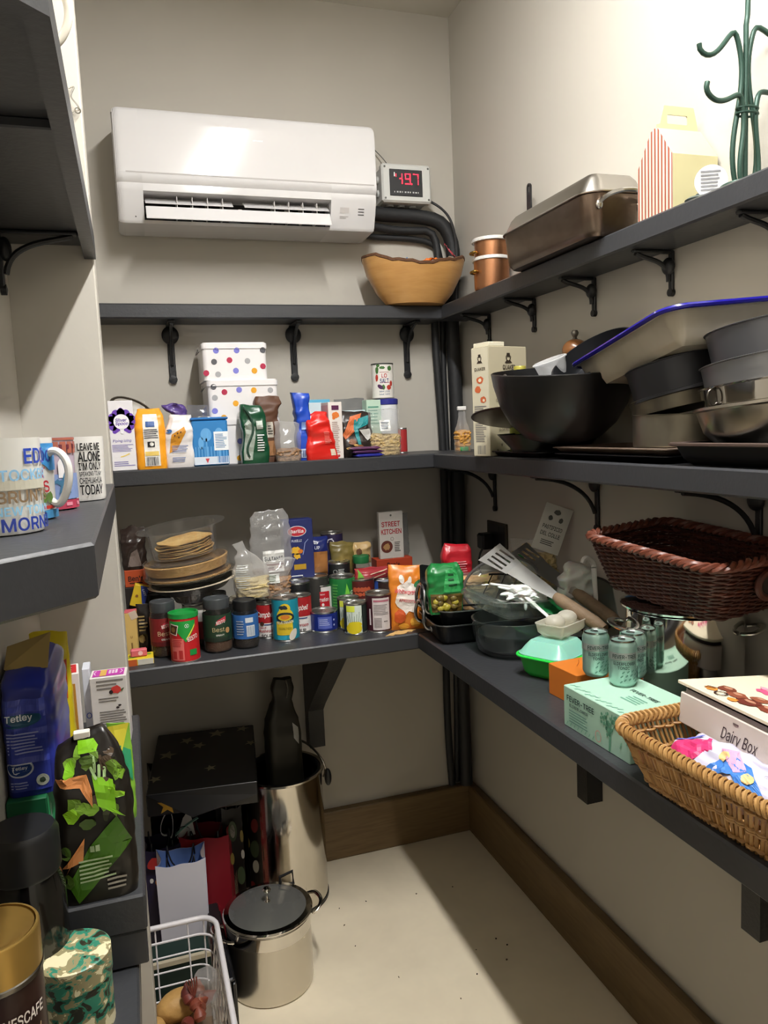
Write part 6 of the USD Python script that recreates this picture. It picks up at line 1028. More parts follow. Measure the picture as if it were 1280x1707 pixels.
for a in (math.radians(12), math.radians(192)):
    c, s = math.cos(a), math.sin(a); q = lambda u, v, z: (c*u-s*v, s*u+c*v, z)
    t.part('handle', tube(curve([q(r, -.042, h-.028), q(r+.020, -.04, h-.020), q(r+.036, -.024, h-.012), q(r+.040, 0, h-.010), q(r+.036, .024, h-.012), q(r+.020, .04, h-.020), q(r, .042, h-.028)], 28), .0062, 10, flat=.7), M('#dcd8d2', .1, 1.)); 
    for v in (-.042, .042): t.part('rivet', mv(ball(.006, .006, .006, 1), *q(r+.003, v, h-.028)), M('#b9b5ae', .2, 1.))
t.part('lid_clip', mv(tube([(-.02, 0, 0), (-.02, 0, .03), (.018, 0, .04), (.02, 0, .002), (-.02, 0, 0)], .005, 6), .075, .098, .214), M('#131313', .4))
# gift bags
def open_bag(name, label, x, y, w, d, h, outer, inner, rz=0, group=None, flare=.0, r=.45, cord='#1b1b22', dip=.012, mat=None):
    t = T(name, label, 'gift bag', (x, y, 0), rz); n = 14; V = []; e = .0015
    def loop(z, o, wig): 
        pts = []
        for (x0, y0), (x1, y1) in (((-w/2, -d/2), (w/2, -d/2)), ((w/2, -d/2), (w/2, d/2)), ((w/2, d/2), (-w/2, d/2)), ((-w/2, d/2), (-w/2, -d/2))):
            for k in range(n):
                f = k/n; px, py = x0+(x1-x0)*f, y0+(y1-y0)*f; s = 1+(flare*z/h); nx, ny = (y1-y0), -(x1-x0); L = math.hypot(nx, ny); b = -.014*math.sin(math.pi*f)*(z/h)*(1 if abs(nx) > abs(ny) else .15)
                pts.append((px*s+nx/L*(b-o), py*s+ny/L*(b-o), z+-wig*dip*math.sin(math.pi*f)*(1+.4*math.sin(f*9))))
        return np.array(pts)
    zs = [0, h*.25, h*.5, h*.75, h]; O = [loop(z, 0, z == h) for z in zs]; I = [loop(z, e, z == h) for z in reversed(zs[1:])]+[loop(.01, e, 0)]
    def shell(L, cap):
        v = np.vstack(L); k = len(L[0]); f = []
        for i in range(len(L)-1):
            for j in range(k): q = (i*k+j, i*k+(j+1) % k, (i+1)*k+(j+1) % k, (i+1)*k+j); f += [(q[0], q[1], q[2]), (q[0], q[2], q[3])]
        c = len(v); base = 0 if cap == 0 else (len(L)-1)*k; v = np.vstack([v, L[cap].mean(0)]); f += [(c, base+(j+1) % k, base+j) if cap == 0 else (c, base+j, base+(j+1) % k) for j in range(k)]
        return trimesh.Trimesh(v, f, process=False)
    t.part('outside', shell(O, 0), mat or M(outer, r), smooth=25); t.part('inside', shell(I, -1), M(inner, r), smooth=25)
    for s in (-1, 1):
        t.part('cord_handle', tube(curve([(-w*.30, s*(d/2-.006), h-.03), (-w*.28, s*(d/2-.012), h+.01), (-w*.1, s*d*.2, h-.05), (w*.12, s*d*.2, h-.05), (w*.28, s*(d/2-.012), h+.005), (w*.3, s*(d/2-.006), h-.03)], 24), .0022, 6), M(cord, .5))
    faces(t, w, d, h); return t
t = open_bag('white_gift_bag', 'white paper gift bag with a pale blue inside and dark cord handles', -1.122, -.395, .135, .09, .345, '#d5d2da', '#6f8fd0', rz=-3, flare=.05)
t.part('gift_slip', mv(rot(bx(.02, .001, .03, .0004), 30, (0, 1, 0)), -.005, -.01, .225), M('#2a9fd0', .4), smooth=False)
t = open_bag('red_gift_bag', 'dark red gift bag with fine gold writing on its side', -1.035, -.290, .145, .10, .355, '#8c1a26', '#6a1420', rz=-16, flare=.04); dec(t, t.R, '#c9a98a', [R_(-.03+i*.007, .05+(i % 3)*.01, -.0285+i*.007, .2-(i % 2)*.02) for i in range(8)], 'fine_print', lift=.008); dec(t, t.R, '#d9c9c0', [blob(.04, .30, .006, .014, 2), blob(.046, .2, .004, .012, 3)], 'print', lift=.009)
t = open_bag('patterned_gift_bag', 'red navy and orange patterned gift bag behind the white bag', -1.175, -.275, .11, .10, .34, '#2a2440', '#1b1730', rz=5); dec(t, t.F, '#b5302a', [blob(-.03, .30, .018, .02, 2), blob(.03, .26, .016, .016, 3), blob(0, .2, .02, .02, 4)], 'print', lift=.016); dec(t, t.F, '#d9883a', [blob(.01, .315, .014, .012, 5), blob(-.02, .24, .010, .012, 6)], 'print', lift=.017); dec(t, t.F, '#d8d4cc', [blob(.035, .31, .008, .010, 7), blob(-.04, .25, .006, .008, 8)], 'print', lift=.0175)
t = open_bag('dotted_gift_bag', 'dark gift bag with white red and green bauble print against the bin', -.948, -.205, .062, .16, .405, '#15120f', '#0d0b0a', rz=-6)
for c, L in (('#3c4a2f', [E_(.0, .33, .022, .034), E_(.03, .18, .02, .03), E_(-.04, .22, .02, .03)]), ('#b9b6ac', [E_(.0, .33, .013, .022), E_(-.04, .16, .014, .022), E_(.045, .25, .009, .015)]), ('#7a1c1c', [E_(-.045, .30, .016, .024), E_(.02, .10, .018, .022), E_(-.02, .09, .012, .018)]), ('#8a7a3a', [E_(.045, .31, .009, .02), E_(-.01, .24, .010, .02)])):
    dec(t, t.F, c, [AF.scale(q, .6, 1, origin=(0, 0)) for q in L], 'bauble_print', lift=.012+.0005*len(c)); dec(t, t.R, c, L, 'bauble_print', lift=.016)
t = open_bag('black_gift_bag', 'glossy black gift bag with a gold star, under the starry box', -1.10, -.125, .20, .17, .49, '#0f0f10', '#0a0a0a', rz=0, r=.22)
t = T('starry_box', 'large black box lid printed with gold stars, lying on the gift bags', 'box', (-1.024, -.250, .500), -7, 3, 0); w, d, h = .315, .40, .068
t.part('box', bx(w, d, h, .003), M('#09090a', .25), smooth=False); faces(t, w, d, h)
for (u, v, s, a) in ((-.115, .04, .030, .2), (-.06, .13, .026, .5), (.035, .16, .030, .1), (-.02, .085, .024, .4), (.12, .175, .024, .3), (-.14, -.11, .022, .8), (.145, .06, .02, .6), (.02, -.08, .02, 1.)): dec(t, t.T, '#8c8166', [STAR(u, v, s, a)], 'star', r=.3, m=.8)
dec(t, t.F, '#d9ad45', [STAR(-.10, .030, .030, .1)], 'star', r=.25, m=.9)
t.part('loose_flap', PF := trimesh.Trimesh(np.array([(-.155, -d/2-.002, h), (.155, -d/2-.002, h), (.155, -d/2-.012, .035), (-.03, -d/2-.03, .0), (-.155, -d/2-.002, h+.001), (.155, -d/2-.003, h+.001), (.155, -d/2-.0135, .036), (-.03, -d/2-.0315, .001)]), [(0, 2, 1), (0, 3, 2), (4, 5, 6), (4, 6, 7), (0, 1, 5), (0, 5, 4), (1, 2, 6), (1, 6, 5), (2, 3, 7), (2, 7, 6), (3, 0, 4), (3, 4, 7)], process=False), M('#151517', .2), smooth=False)
# ribbons
def ribbon(label, loc, pts, w, c, name='ribbon'):
    t = T(name, label, 'ribbon', loc); t.part('ribbon', tube(curve(pts, 26), w, 6, flat=.18), M(c, .35)); return t
ribbon('white ribbon loop sticking out above the white gift bag', (-1.135, -.30, .36), [(-.02, 0, 0), (-.03, 0, .05), (-.01, 0, .075), (.0, 0, .03), (-.01, 0, -.01)], .006, '#c9c9c9')
ribbon('mint ribbon lying across the gift bags', (-1.10, -.31, .36), [(-.03, 0, .0), (.0, .0, .022), (.04, .005, .04)], .009, '#86b5a8'); ribbon('thin black ribbon loop over the red gift bag', (-1.11, -.315, .35), [(-.01, 0, 0), (-.005, 0, .035), (.018, 0, .03), (.008, 0, .0)], .002, '#161616')
t = T('tissue_paper', 'pointed white tissue paper between the gift bags', 'paper', (-1.10, -.27, .33), 10); t.part('paper', trimesh.convex.convex_hull(np.array([(-.025, -.006, 0), (.03, -.006, 0), (.03, .006, 0), (-.025, .006, 0), (.018, 0, .085), (-.004, 0, .06)])), M('#bfbfc0', .5), smooth=False)
# black crate and dark green box beside the wire basket
t = T('black_crate', 'thin glossy black folded crate standing between the wire basket and the pot', 'crate', (-1.040, -.575, 0), 1); t.part('panel', bx(.02, .34, .16, .004), M('#141416', .25), smooth=False); t.part('edge', bx(.034, .35, .012, .004, 0, 0, .16), M('#1c1c1f', .2), smooth=False); t.part('panel_fold', mv(bx(.012, .33, .15, .003), .017, 0, 0), M('#101012', .3), smooth=False)
t = carton('dark_green_carton', 'dark green carton with a cream top edge behind the wire basket', 'carton', -1.148, -.665, 0, .155, .190, .10, '#122a24', rz=0); t.part('cream_edge', bx(.157, .012, .014, .001, 0, -.048, .1905), M('#d5c9ae', .6), smooth=False)
# white wire basket with vegetables
t = T('wire_basket', 'white plastic coated wire vegetable basket beside the low left shelf', 'basket', (-1.205, -.93, 0)); WW = M('#dcd8da', .35)
xa, xb, ya, yb, zt_, zb_ = -.150, .150, -.26, .215, .335, .15
def rr_(z, ins, r=.045, n=80): g_ = np.array(rrect(xb-xa-2*ins, yb-ya-2*ins, r, 6).exterior.coords)[:-1]; return np.c_[g_[:, 0]+(xa+xb)/2, g_[:, 1]+(ya+yb)/2, np.full(len(g_), z)]
t.part('rim', tube(rr_(zt_, 0), .0068, 10, True), WW)
for k, (z, ins) in enumerate(((.296, .006), (.258, .010), (.22, .014), (.185, .018), (zb_, .022))): t.part('side_wire', tube(rr_(z, ins), .0024 if k else .0032, 6, True), WW)
for i in range(7):
    x_ = xa+.03+i*.04
    for yy, s in ((yb, 1), (ya, -1)): t.part('upright_wire', tube([(x_, yy, zt_), (x_, yy-s*.01, .26), (x_, yy-s*.022, zb_)], .0022, 6), WW) if i in (5, 6, 3) or s < 0 else None
for i in range(9):
    y_ = ya+.04+i*.05; t.part('upright_wire', tube([(xb, y_, zt_), (xb-.01, y_, .26), (xb-.022, y_, zb_)], .0022, 6), WW); t.part('upright_wire', tube([(xa, y_, zt_), (xa+.01, y_, .26), (xa+.022, y_, zb_)], .0022, 6), WW)
    t.part('base_wire', tube([(xa+.022, y_, zb_), (xb-.022, y_, zb_)], .0022, 6), WW)
for sx in (xa+.02, xb-.02):
    for sy in (ya+.03, yb-.03): t.part('leg', tube([(sx, sy, 0), (sx, sy, zb_)], .005, 8), WW)
t = T('brown_paper_liner', 'brown paper lining the bottom of the wire basket', 'paper', (-1.205, -.95, .1535)); t.part('paper', bx(.24, .40, .002, .0005), M('#8a6a44', .8), smooth=False)
def potato(label, x, y, z, a, b, c, rz, seed, col='#c39a5a'):
    t = T('potato', label, 'potato', (x, y, z), rz); t.part('potato', ball(a, b, c, 3, .22, 14, seed), M(col, .6, mix=('#a57c42', 14., (1, 1, 1), 1.7), bump=(60., .15)))
potato('large pale potato at the back of the wire basket', -1.165, -.845, .212, .052, .036, .034, 20, 1)
potato('pale potato at the front left of the wire basket', -1.232, -.900, .205, .040, .034, .032, -20, 2)
potato('pale potato under the net of shallots', -1.15, -.93, .178, .042, .036, .022, 60, 4)
potato('reddish potato at the left edge of the wire basket', -1.245, -.815, .205, .032, .030, .040, 10, 3, '#a5685a')
t = T('shallot_net', 'net bag of brown red shallots on top of the potatoes', 'shallots', (-1.128, -.905, .215)); g = random.Random(5)
for k in range(10):
    a = g.uniform(0, 6.28); r_ = g.uniform(.0, .03); m = lathe([(0, 0), (.010, .001), (.0155, .010), (.013, .02), (.006, .028), (.002, .036), (0, .037)], 12); m = rot(rot(m, g.uniform(-70, 70), (1, 0, 0)), g.uniform(0, 360), (0, 0, 1)); t.part('shallot', mv(m, r_*math.cos(a), r_*math.sin(a)*1.2, .0+k*.0035), M(g.choice(['#6e2f26', '#7c3c2a', '#5e2622', '#86492f']), .5))
for k in range(5): t.part('stalk', tube(curve([(0, .01, .04), (.004*k-.008, .016, .06), (.006*k-.014, .02+.002*k, .08)], 8), .0018, 5), M('#6a2f22', .6))
t = T('clear_produce_bag', 'clear crinkled plastic bag in the right side of the wire basket', 'bag', (-1.092, -.865, .155)); b = Bag(.07, .13, .06, wp=((0, .8), (.5, 1), (1, .7)), dp=((0, .9), (.6, 1), (1, .3)), cr=.014, seed=131); t.part('film', b.mesh(), GLASS('#f4f4f4', .2, .12), smooth=45)
t = T('clear_produce_bag', 'clear plastic bag corner at the left of the wire basket', 'bag', (-1.262, -.76, .16)); b = Bag(.08, .14, .04, wp=((0, 1), (.5, .9), (1, .4)), dp=((0, .9), (.6, 1), (1, .3)), cr=.014, seed=133); t.part('film', b.mesh(), GLASS('#f4f4f4', .15, .12), smooth=45)
# specks of dirt on the floor
g = random.Random(21)
for k in range(16):
    t = T('floor_speck', 'tiny dark speck of dirt on the pale floor', 'dirt', (g.uniform(-.72, -.2), g.uniform(-1.1, -.25), .0), g.uniform(0, 360), group='specks of dirt on the floor'); t.part('speck', prism(blob(0, 0, g.uniform(.0015, .004), g.uniform(.001, .003), k, 8), .0015), M(g.choice(['#3a3228', '#5a4c3a', '#6b5d48']), .8), smooth=False)
# ================================================================ left side: mugs, tea, coffee
def mug(label, x, y, z, r, h, hexc, hz, rz=0, k=1.):
    t = T('mug', label, 'mug', (x, y, z), rz); C = M(hexc, .18, coat=.3)
    t.part('cup', cup(r-.002, r, h, .0035, 48, 0, .006), C); a = math.radians(hz); c, s = math.cos(a), math.sin(a); q = lambda u, z_: (c*u, s*u, z_)
    t.part('handle', tube(curve([q(r-.002, h*.80), q(r+.012*k, h*.83), q(r+.027*k, h*.72), q(r+.030*k, h*.5), q(r+.022*k, h*.3), q(r+.008, h*.19), q(r-.002, h*.22)], 30), .0055, 10, flat=.85), C); t.F = wrap(r+.0002); return t
HMUG = .0975
t = mug('white mug with blue and brown district names, nearest on the left shelf', -1.302, -1.768, ZM, .0415, HMUG, '#d9d8d2', 215)
h = HMUG
for s, z_, hh, c, u0 in (('EDINBURGH', .81, .0145, '#2f49b0', .031), ('STOCKBRIDGE', .62, .0105, '#8cbcdf', -.004), ('BRUNTSFIELD', .40, .0115, '#8a7256', .002), ('NEW TOWN', .255, .0085, '#8fc3e2', -.001), ('MORNINGSIDE', .115, .0125, '#2b3f9a', .004)):
    v, f = TX(s, 0, z_*h, hh); v = v.copy(); v[:, 0] += u0-v[:, 0].min(); ww = v[:, 0] < .09; dec(t, t.F, c, [(v, f)], 'lettering', r=.3)
dec(t, t.F, '#c3bfae', [R_(-.02, h*.47, .06, h*.57)], 'pale_band')
t = mug('white mug with blue band and red lettering, second on the left shelf', -1.302, -1.630, ZM, .0410, HMUG, '#dcdad4', -22, k=.72)
dec(t, t.F, '#3f86c0', [R_(-.03, h*.60, .062, h*.93).difference(E_(.015, h*.55, .030, h*.17))], 'blue_band', r=.3); dec(t, t.F, '#2a3f8f', [TX('CHOC', .028, h*.78, .013, w=.040)], 'lettering', r=.3, lift=.001); dec(t, t.F, '#b52f38', [TX('PAT', .022, h*.56, .012, w=.030, ang=8), TX('BUS', .026, h*.40, .013, w=.03, ang=6)], 'lettering', r=.3, lift=.0013); dec(t, t.F, '#4a8fc0', [R_(-.03, h*.02, .062, h*.12)], 'blue_base', r=.3); dec(t, t.F, '#c03a30', [PG((-.03, h*.12), (.062, h*.14), (.062, h*.18), (-.03, h*.16))], 'red_stripe', r=.3); dec(t, t.F, '#5d7a3a', [blob(.012+i*.010, h*.27, .005, .007, i) for i in range(4)], 'figure_print', r=.3)
t = mug('mug with a harbour town picture print, third on the left shelf', -1.286, -1.505, ZM, .0410, HMUG, '#b9a9b8', 170)
dec(t, t.F, '#a5604f', [R_(-.045+i*.012, h*.78, -.035+i*.012, h*.94) for i in range(10)]+[R_(-.06, h*.96, .063, h*.995)], 'roof_print', r=.3); dec(t, t.F, '#7f93c0', [R_(-.06, h*.15, .063, h*.50)], 'sea_print', r=.3); dec(t, t.F, '#e2dfe0', [R_(.022, h*.45, .034, h*.66), PG((.022, h*.66), (.028, h*.75), (.034, h*.66)), R_(.0, h*.5, .008, h*.7)], 'house_print', r=.3, lift=.0012); dec(t, t.F, '#3f6f8f', [STAR(.03, h*.36, .016), AR([(.03, h*.2), (.03, h*.45)], .003), AR([(.008, h*.3), (.02, h*.42)], .003)], 'anchor_print', r=.3, lift=.0014); dec(t, t.F, '#b03f55', [R_(-.06, h*.0+.002, .063, h*.14)], 'base_print', r=.3); dec(t, t.F, '#d98a9a', [R_(-.03+i*.02, .006, -.02+i*.02, h*.11) for i in range(5)], 'tile_print', r=.3, lift=.0012); dec(t, t.F, '#6a2f3a', [R_(-.035+i*.012, h*.84, -.030+i*.012, h*.90) for i in range(9)], 'window_print', r=.3, lift=.0012)
t = mug('white mug with bold black lettering about a chihuahua, farthest on the left shelf', -1.2515, -1.372, ZM, .0410, HMUG, '#dedcd7', 170)
for s, z_, hh, ww in (('LEAVE ME', .845, .0105, .036), ('ALONE', .695, .0140, .036), ("I'M ONLY", .545, .0105, .036), ('SPEAKING TO MY', .43, .0060, .036), ('CHIHUAHUA', .325, .0085, .036), ('TODAY', .185, .0140, .037)): dec(t, t.F, '#17171a', [TX(s, .0225, z_*h, hh, w=ww)], 'lettering', r=.3)
t = T('jug', 'pale jug on the upper left shelf, only its handle showing', 'jug', (-1.280, -1.50, ZT+.0003)); t.part('body', cup(.038, .042, .2, .0035, 40, 0, .006), M('#cfc9bc', .2, coat=.3)); t.part('handle', tube(curve([(.040, 0, .192), (.058, 0, .190), (.074, 0, .160), (.066, 0, .125), (.050, 0, .108), (.039, 0, .106)], 30), .0055, 10), M('#cfc9bc', .2, coat=.3))
t = T('wire_hook', 'small bent silver wire hook hanging on the dividing wall', 'hook', (-1.228, -.9545, 2.235)); t.part('wire', tube(curve([(-.006, -.002, .02), (.004, -.004, .022), (-.002, -.006, .006), (.008, -.006, -.012), (.010, -.005, -.020), (.002, -.004, -.022), (-.002, -.003, -.03)], 30), .0016, 6), M('#c9c7c0', .2, 1.)); t.part('ring', tube([(.008+.005*math.cos(a), -.006, -.022+.005*math.sin(a)) for a in np.arange(14)*2*math.pi/14], .0014, 6, True), M('#b0aea6', .2, 1.))
# green box and tea bag pack
t = carton('green_carton', 'dark green carton under the blue tea bag pack', 'carton', -1.3475, -1.505, ZL, .0525, .093, .30, '#0f5a34', rz=0); dec(t, t.R, '#1c8a50', [R_(-.148, .001, .148, .092)], 'side_panel'); dec(t, t.R, '#b9d8c0', [AF.rotate(q, 90, origin=(-.12, .05)) for q in LN(-.15, -.09, .058, .042, 2, 3)], 'fine_print', lift=.0011)
t = bag('tea_bag_pack', 'big royal blue tea bag pack with torn open top on the green carton', 'pack', -1.3385, -1.492, ZL+.0935, .070, .175, .24, '#252f86', BRICK, r=.25, seed=141, cr=.006, sq=7., rz=0, wp=((0, 1), (.6, 1), (.9, .95), (1, .75)), dp=((0, 1), (.7, 1), (.92, .9), (1, .6)))
W, HH = t.w, t.h
dec(t, t.F, '#3b47a6', [R_(-W*.44, HH*.05, W*.36, HH*.80)], 'pale_panel', r=.25); dec(t, t.F, '#1b4f6e', [E_(-.010, HH*.66, .030, .013).intersection(SB(-.1, 0, .1, HH*.69))], 'logo_panel', lift=.002, r=.3); dec(t, t.F, '#e4e8ee', [TX('Tetley', -.010, HH*.665, .0085, w=.036)], 'lettering', lift=.0025); dec(t, t.F, '#d5d9e6', [E_(-.014, HH*.25, .018, .014).intersection(SB(-.1, 0, .1, HH*.29))], 'logo_border', lift=.002); dec(t, t.F, '#1f3f86', [E_(-.014, HH*.25, .0155, .0115).intersection(SB(-.1, 0, .1, HH*.28))], 'logo_panel', lift=.0023, r=.3); dec(t, t.F, '#e4e8ee', [TX('Tetley', -.014, HH*.255, .005, w=.020)], 'lettering', lift=.0027)
dec(t, t.F, '#9aa3d4', LN(-.028, .018, HH*.55, HH*.36, 7, 3)+LN(-.028, -.004, HH*.14, HH*.07, 3, 4), 'fine_print', lift=.002); dec(t, t.F, '#c9cfc0', [E_(.014, HH*.13, .0085)], 'frog_seal', lift=.002); dec(t, t.F, '#3a4a3a', [blob(.014, HH*.13, .004, .004, 3)], 'frog_print', lift=.0025)
t.part('torn_flap', trimesh.convex.convex_hull(np.array([(-.03, -.075, HH), (.028, -.075, HH*.97), (.03, -.02, HH+.035), (-.03, -.03, HH+.022), (.03, -.021, HH+.033), (-.028, -.073, HH-.003)])), M('#8f7a4a', .4), smooth=False)
t = bag('yellow_packet', 'yellow and red packet standing behind the blue tea bag pack', 'packet', -1.335, -1.225, ZL, .062, .26, .05, '#c9b41a', STAND, r=.35, seed=143, rz=-3); dec(t, t.F, '#b8402a', [PG((.005, .20), (.028, .21), (.026, .14), (.01, .15)), R_(-.03, .0, .03, .05)], 'red_print')
# tea cartons
RC = []
t = carton('tea_carton', 'white fruit tea carton with a red top, the taller of two behind the blue pack', 'carton', -1.318, -1.10, ZL, .040, .150, .07, '#ded6d2', rz=4); dec(t, t.T, '#c22a2c', [R_(-.016, -.03, .016, .026)], 'red_panel'); dec(t, t.T, '#e9dcd8', LN(-.010, .010, .01, -.02, 4, 3), 'lettering', lift=.0012); dec(t, t.F, '#b5802a', [R_(-.015, .04, .012, .13)], 'orange_print'); dec(t, t.F, '#5a2f1c', [blob(-.002, .06, .009, .014, 4), blob(.0, .115, .006, .006, 5)], 'spice_print', lift=.0012)
t = carton('tea_carton', 'white fruit tea carton with a red top, the shorter front one behind the blue pack', 'carton', -1.326, -1.165, ZL, .038, .120, .05, '#dcd4d0', rz=4); dec(t, t.T, '#c22a2c', [R_(-.015, -.02, .015, .018)], 'red_panel'); dec(t, t.F, '#a5742a', [R_(-.012, .02, .010, .105)], 'orange_print'); dec(t, t.F, '#5a2f1c', [blob(-.002, .05, .006, .010, 4)], 'spice_print', lift=.0012)
t = carton('blue_white_carton', 'narrow pale carton with a blue mark beside the red topped tea cartons', 'carton', -1.2885, -1.06, ZL, .014, .145, .05, '#c9ccd4'); dec(t, t.F, '#3f56b0', [RG(0, .05, .005, .006, .0015)], 'mark')
t = carton('berry_tea_carton', 'white berry tea carton with a magenta top by the dividing wall', 'carton', -1.247, -1.095, ZL, .068, .1335, .055, '#cfcac6', rz=-3)
W, HH = t.w, t.h
dec(t, t.T, '#b02a98', [R_(-.029, -.022, .029, .020)], 'magenta_panel'); dec(t, t.T, '#c9a14a', [R_(-.016, -.021, -.004, .019)], 'gold_panel', lift=.0012); dec(t, t.T, '#eadbe6', [R_(.0+i*.006, -.010+j*.008, .0045+i*.006, -.004+j*.008) for i in range(3) for j in range(3)]+[AR([(.022, -.012), (.026, .0), (.022, .012)], .0016), AR([(-.024, -.012), (-.027, .0), (-.024, .012)], .0016)], 'lettering', lift=.0014)
dec(t, t.F, '#77716c', LN(-.022, .030, HH*.97, HH*.80, 3, 1)+LN(-.02, .02, HH*.70, HH*.62, 2, 3)+LN(-.02, .03, HH*.5, HH*.28, 6, 4), 'fine_print'); dec(t, t.F, '#c83a34', [blob(.014, HH*.80, .009, .008, 3)], 'berry_print', lift=.0012); dec(t, t.F, '#4a5a34', [PG((.022, HH*.80), (.029, HH*.82), (.024, HH*.76))], 'leaf_print', lift=.0012); dec(t, t.F, '#2a2022', [blob(.004, HH*.77, .004, .004, 4), blob(.018, HH*.56, .003, .002, 5), blob(.014, HH*.53, .003, .002, 6)], 'seed_print', lift=.0012); dec(t, t.F, '#8a1f7a', [R_(-.026, HH*.02, .032, HH*.25)], 'magenta_block'); dec(t, t.F, '#b96aae', LN(-.0, .030, HH*.23, HH*.04, 7, 7), 'fine_print', lift=.0012)
# coffee bag
t = bag('coffee_bag', 'black and lime green camouflage coffee bag folded at the top, at the shelf end', 'bag', -1.2495, -1.636, ZL, .092, .215, .060, '#1a1612', BRICK, r=.3, seed=145, cr=.006, sq=5., wp=((0, 1), (.1, 1), (.55, 1), (.78, .93), (.92, .70), (1, .45)), dp=((0, 1), (.6, 1), (.8, .8), (.92, .4), (1, .15)), cx=((0, 0), (.6, 0), (1, -.004)), rz=3)
W, HH = t.w, t.h
dec(t, t.F, '#3f6a16', [PG((-W*.42, HH*.14), (-W*.30, HH*.012), (W*.46, HH*.34), (W*.28, HH*.52), (-W*.1, HH*.36))], 'green_panel', r=.3); dec(t, t.F, '#7fbf1f', [PG((W*.02, HH*.78), (W*.30, HH*.74), (W*.28, HH*.56), (W*.46, HH*.34), (W*.40, HH*.50), (W*.05, HH*.60)), PG((-W*.20, HH*.98), (W*.2, HH*.98), (W*.26, HH*.91), (-W*.16, HH*.91)), blob(-W*.3, HH*.83, .008, .012, 4)], 'lime_print', r=.3, lift=.0016)
dec(t, t.F, '#c9824a', [PG((-W*.5, HH*.79), (-W*.05, HH*.79), (W*.0, HH*.70), (-W*.02, HH*.60), (-W*.16, HH*.72), (-W*.42, HH*.74)), PG((-W*.48, HH*.24), (-W*.2, HH*.28), (-W*.16, HH*.42), (-W*.26, HH*.36), (-W*.44, HH*.20))], 'tan_print', r=.3, lift=.0018); dec(t, t.F, '#4f6a2a', [blob(-W*.42, HH*.34, .007, .010, 7), blob(W*.0, HH*.87, .016, .006, 8), blob(-W*.1, HH*.5, .010, .008, 9), blob(-W*.42, HH*.16, .008, .010, 3)], 'olive_print', r=.3, lift=.0014)
dec(t, t.F, '#9fb38a', LN(-W*.26, W*.22, HH*.29, HH*.14, 6, 3)+[R_(-W*.1, HH*.325, -W*.045, HH*.365), R_(-W*.03, HH*.325, W*.025, HH*.365)], 'fine_print', lift=.002); dec(t, t.F, '#8a8478', LN(.008, W*.42, HH*.14, HH*.06, 3, 5), 'fine_print', lift=.0016); dec(t, t.F, '#a9c98a', [AR([(W*.1, HH*.88), (W*.07, HH*.80)], .004), AR([(W*.15, HH*.83), (W*.12, HH*.77)], .004), AR([(W*.02, HH*.82), (W*.07, HH*.76)], .004), AR([(W*.22, HH*.81), (W*.19, HH*.76)], .004)], 'leaf_print', lift=.0019)
g = random.Random(77)
for k in range(22):
    u_, v_ = g.uniform(-W*.44, W*.44), HH*g.uniform(.56, .93); dec(t, t.F, g.choice(['#5a7a22', '#8fc92a', '#2c3018', '#4a3a2a', '#6f9a2a']), [blob(u_, v_, g.uniform(.005, .011), g.uniform(.005, .012), k+200, 9, .7)], 'camouflage_print', r=.3, lift=.0009+.00002*k)
t.part('peg', bx(.020, .012, .009, .001, -.008, -.006, HH-.004), M('#d9d2c6', .5), smooth=False)
t = bag('green_yellow_packet', 'small yellow and green packet behind the coffee bag', 'packet', -1.222, -1.43, ZL, .034, .155, .03, '#7fb23a', STAND, r=.35, seed=147); dec(t, t.F, '#d9cc3a', [PG((-.016, .15), (.016, .152), (.0, .10), (-.012, .12))], 'yellow_print'); dec(t, t.F, '#2f9a6a', [PG((.0, .12), (.016, .11), (.016, .06), (.006, .08))], 'green_print')
t = T('orange_canister', 'orange red canister with an open red plastic top, next to the coffee bag', 'canister', (-1.226, -1.335, ZL)); t.part('body', lathe([(0, 0), (.0185, 0), (.0185, .055), (0, .055)]), M('#b5482a', .4, mix=('#7a2a20', 20., (1, 1, 1), 1.8))); t.part('top', lathe([(.010, .0552), (.019, .0552), (.0195, .062), (.015, .07), (.009, .066), (.009, .058)], 24), M('#d9423c', .35)); 
# lowest shelf
ZS = .88
t = T('black_jar', 'tall dark glass jar with a black lid on the lowest left shelf', 'jar', (-1.328, -1.685, ZS)); t.part('jar', lathe([(0, 0), (.040, 0), (.043, .006), (.043, .16), (.037, .185), (0, .185)], 32), M('#0d0d0d', .12, coat=.3)); t.part('lid', lathe([(0, .1855), (.039, .1855), (.041, .19), (.041, .232), (.036, .24), (0, .24)], 32), M('#17181a', .4))
t = T('coffee_tin', 'tall gold rimmed instant coffee tin with dark label at the lower left edge', 'tin', (-1.331, -1.875, ZS), 20); r = .041; h = .235
t.part('body', lathe([(0, 0), (r, 0), (r, h-.042), (0, h-.042)], 40), M('#2a120e', .35)); t.part('gold_collar', lathe([(r-.002, h-.0415), (r+.0008, h-.0415), (r+.0012, h-.002), (r, h), (r-.002, h), (r-.003, h-.06)], 40), M('#c9a45a', .28, .8)); t.part('inner', lathe([(0, h-.02), (r-.0035, h-.02), (r-.0035, h-.001), (r-.004, h-.002), (0, h-.019)], 32), M('#b5924e', .3, .8)); t.part('seam', lathe([(r, h-.046), (r+.0018, h-.044), (r+.0018, h-.040), (r, h-.038)], 40), M('#8d8a84', .25, 1.)); s = wrap(r+.0003)
dec(t, s, '#e0d8cf', [TX('NESCAFE', .016, h-.075, .0105, w=.042, ang=-3)], 'lettering'); dec(t, s, '#c9b08a', [TX('Gold', .020, h-.095, .008, bold=False, slant=.2), TX('Espresso', .018, h-.115, .010, w=.036, bold=False, slant=.3)], 'lettering'); dec(t, s, '#c99a5a', [AR([(.0, .02), (.012, .05), (.028, .07)], .003)], 'swirl')
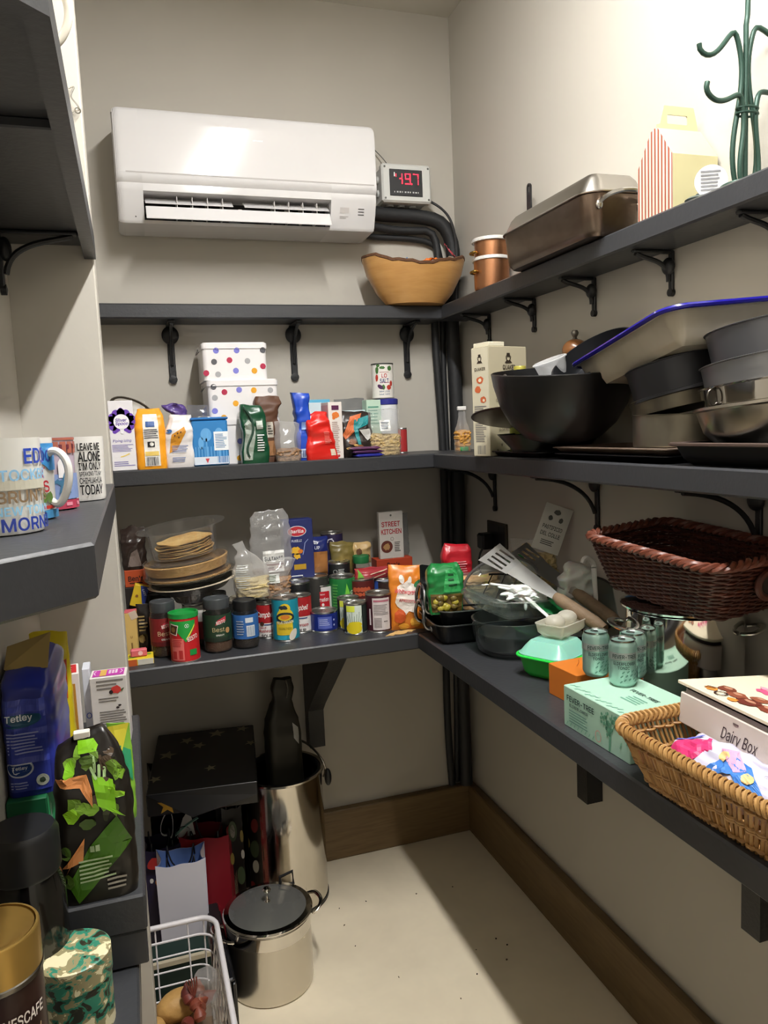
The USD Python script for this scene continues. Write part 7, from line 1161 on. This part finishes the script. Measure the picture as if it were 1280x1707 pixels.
t = T('camouflage_tin', 'round cardboard tin with green and cream camouflage pattern at the lower left', 'tin', (-1.281, -1.718, ZS), 10); r = .0425; h = .094
camo = usdkit.material(stage, '/World/Looks/camouflage', {'tc': ('texture_coordinate', {}), 'mp': ('mapping', dict(scale=(1, 1, 1.5))), 'n': ('noise_texture', dict(scale=42., detail=3., roughness=.55, distortion=.6)), 'rr': ('rgb_ramp', {'ramp': [(0, lin('#2a2a1e')), (.38, lin('#3a3a28')), (.40, lin('#2f7a62')), (.47, lin('#3f8a70')), (.48, lin('#8f8662')), (.56, lin('#9a916a')), (.57, lin('#d9d0aa')), (1, lin('#e2dab8'))], 'interpolate': False}), 'p': ('principled_bsdf', dict(roughness=.4))}, [('tc.object', 'mp.vector'), ('mp.vector', 'n.vector'), ('n.fac', 'rr.fac'), ('rr.color', 'p.base_color')], surface='p.BSDF')
t.part('body', lathe([(0, 0), (r-.001, 0), (r-.001, h-.030), (0, h-.030)], 44), camo); t.part('lid', lathe([(0, h-.0298), (r+.0005, h-.0298), (r+.0005, h-.002), (r-.002, h), (0, h)], 44), camo)
# ---------------------------------------------------------------- groups of repeats
GROUPS = dict(curved_bracket='small curved iron shelf brackets', shelf_bracket='iron brackets under the top back shelf', timber_bracket='black timber brackets under the lower shelves', polka_dot_tin='stacked polka dot tins',
    snack_bar='pile of flat snack bars', soup_can='mushroom soup cans', mango_can='mango cans', drinks_can='tonic cans on the mint box', gravy_jar='gravy jars', mug='mugs on the left shelf', potato='potatoes in the wire basket',
    snack_wrapper='wrappers in the wooden bowl', pie_case='pie cases in the pile', roasting_tin='nested black roasting tins', barbecue_turner='slotted turners', cake_tin='round cake tins', mixing_bowl='steel mixing bowls',
    tea_carton='red topped tea cartons', copper_pot='stacked copper pots', thin_pipe='thin black pipes', food_can='plain cans behind the front row', baking_tray='baking trays under the tins', black_tuna_can='stacked dark cans', shelf='dark painted shelf boards')
for p_ in stage.GetPrimAtPath('/World').GetChildren():
    b_ = p_.GetName(); b_ = b_[:-4] if b_[-4:-3] == '_' and b_[-3:].isdigit() else b_
    if b_ in GROUPS and p_.GetCustomDataByKey('label') and not p_.GetCustomDataByKey('group'): p_.SetCustomDataByKey('group', GROUPS[b_])
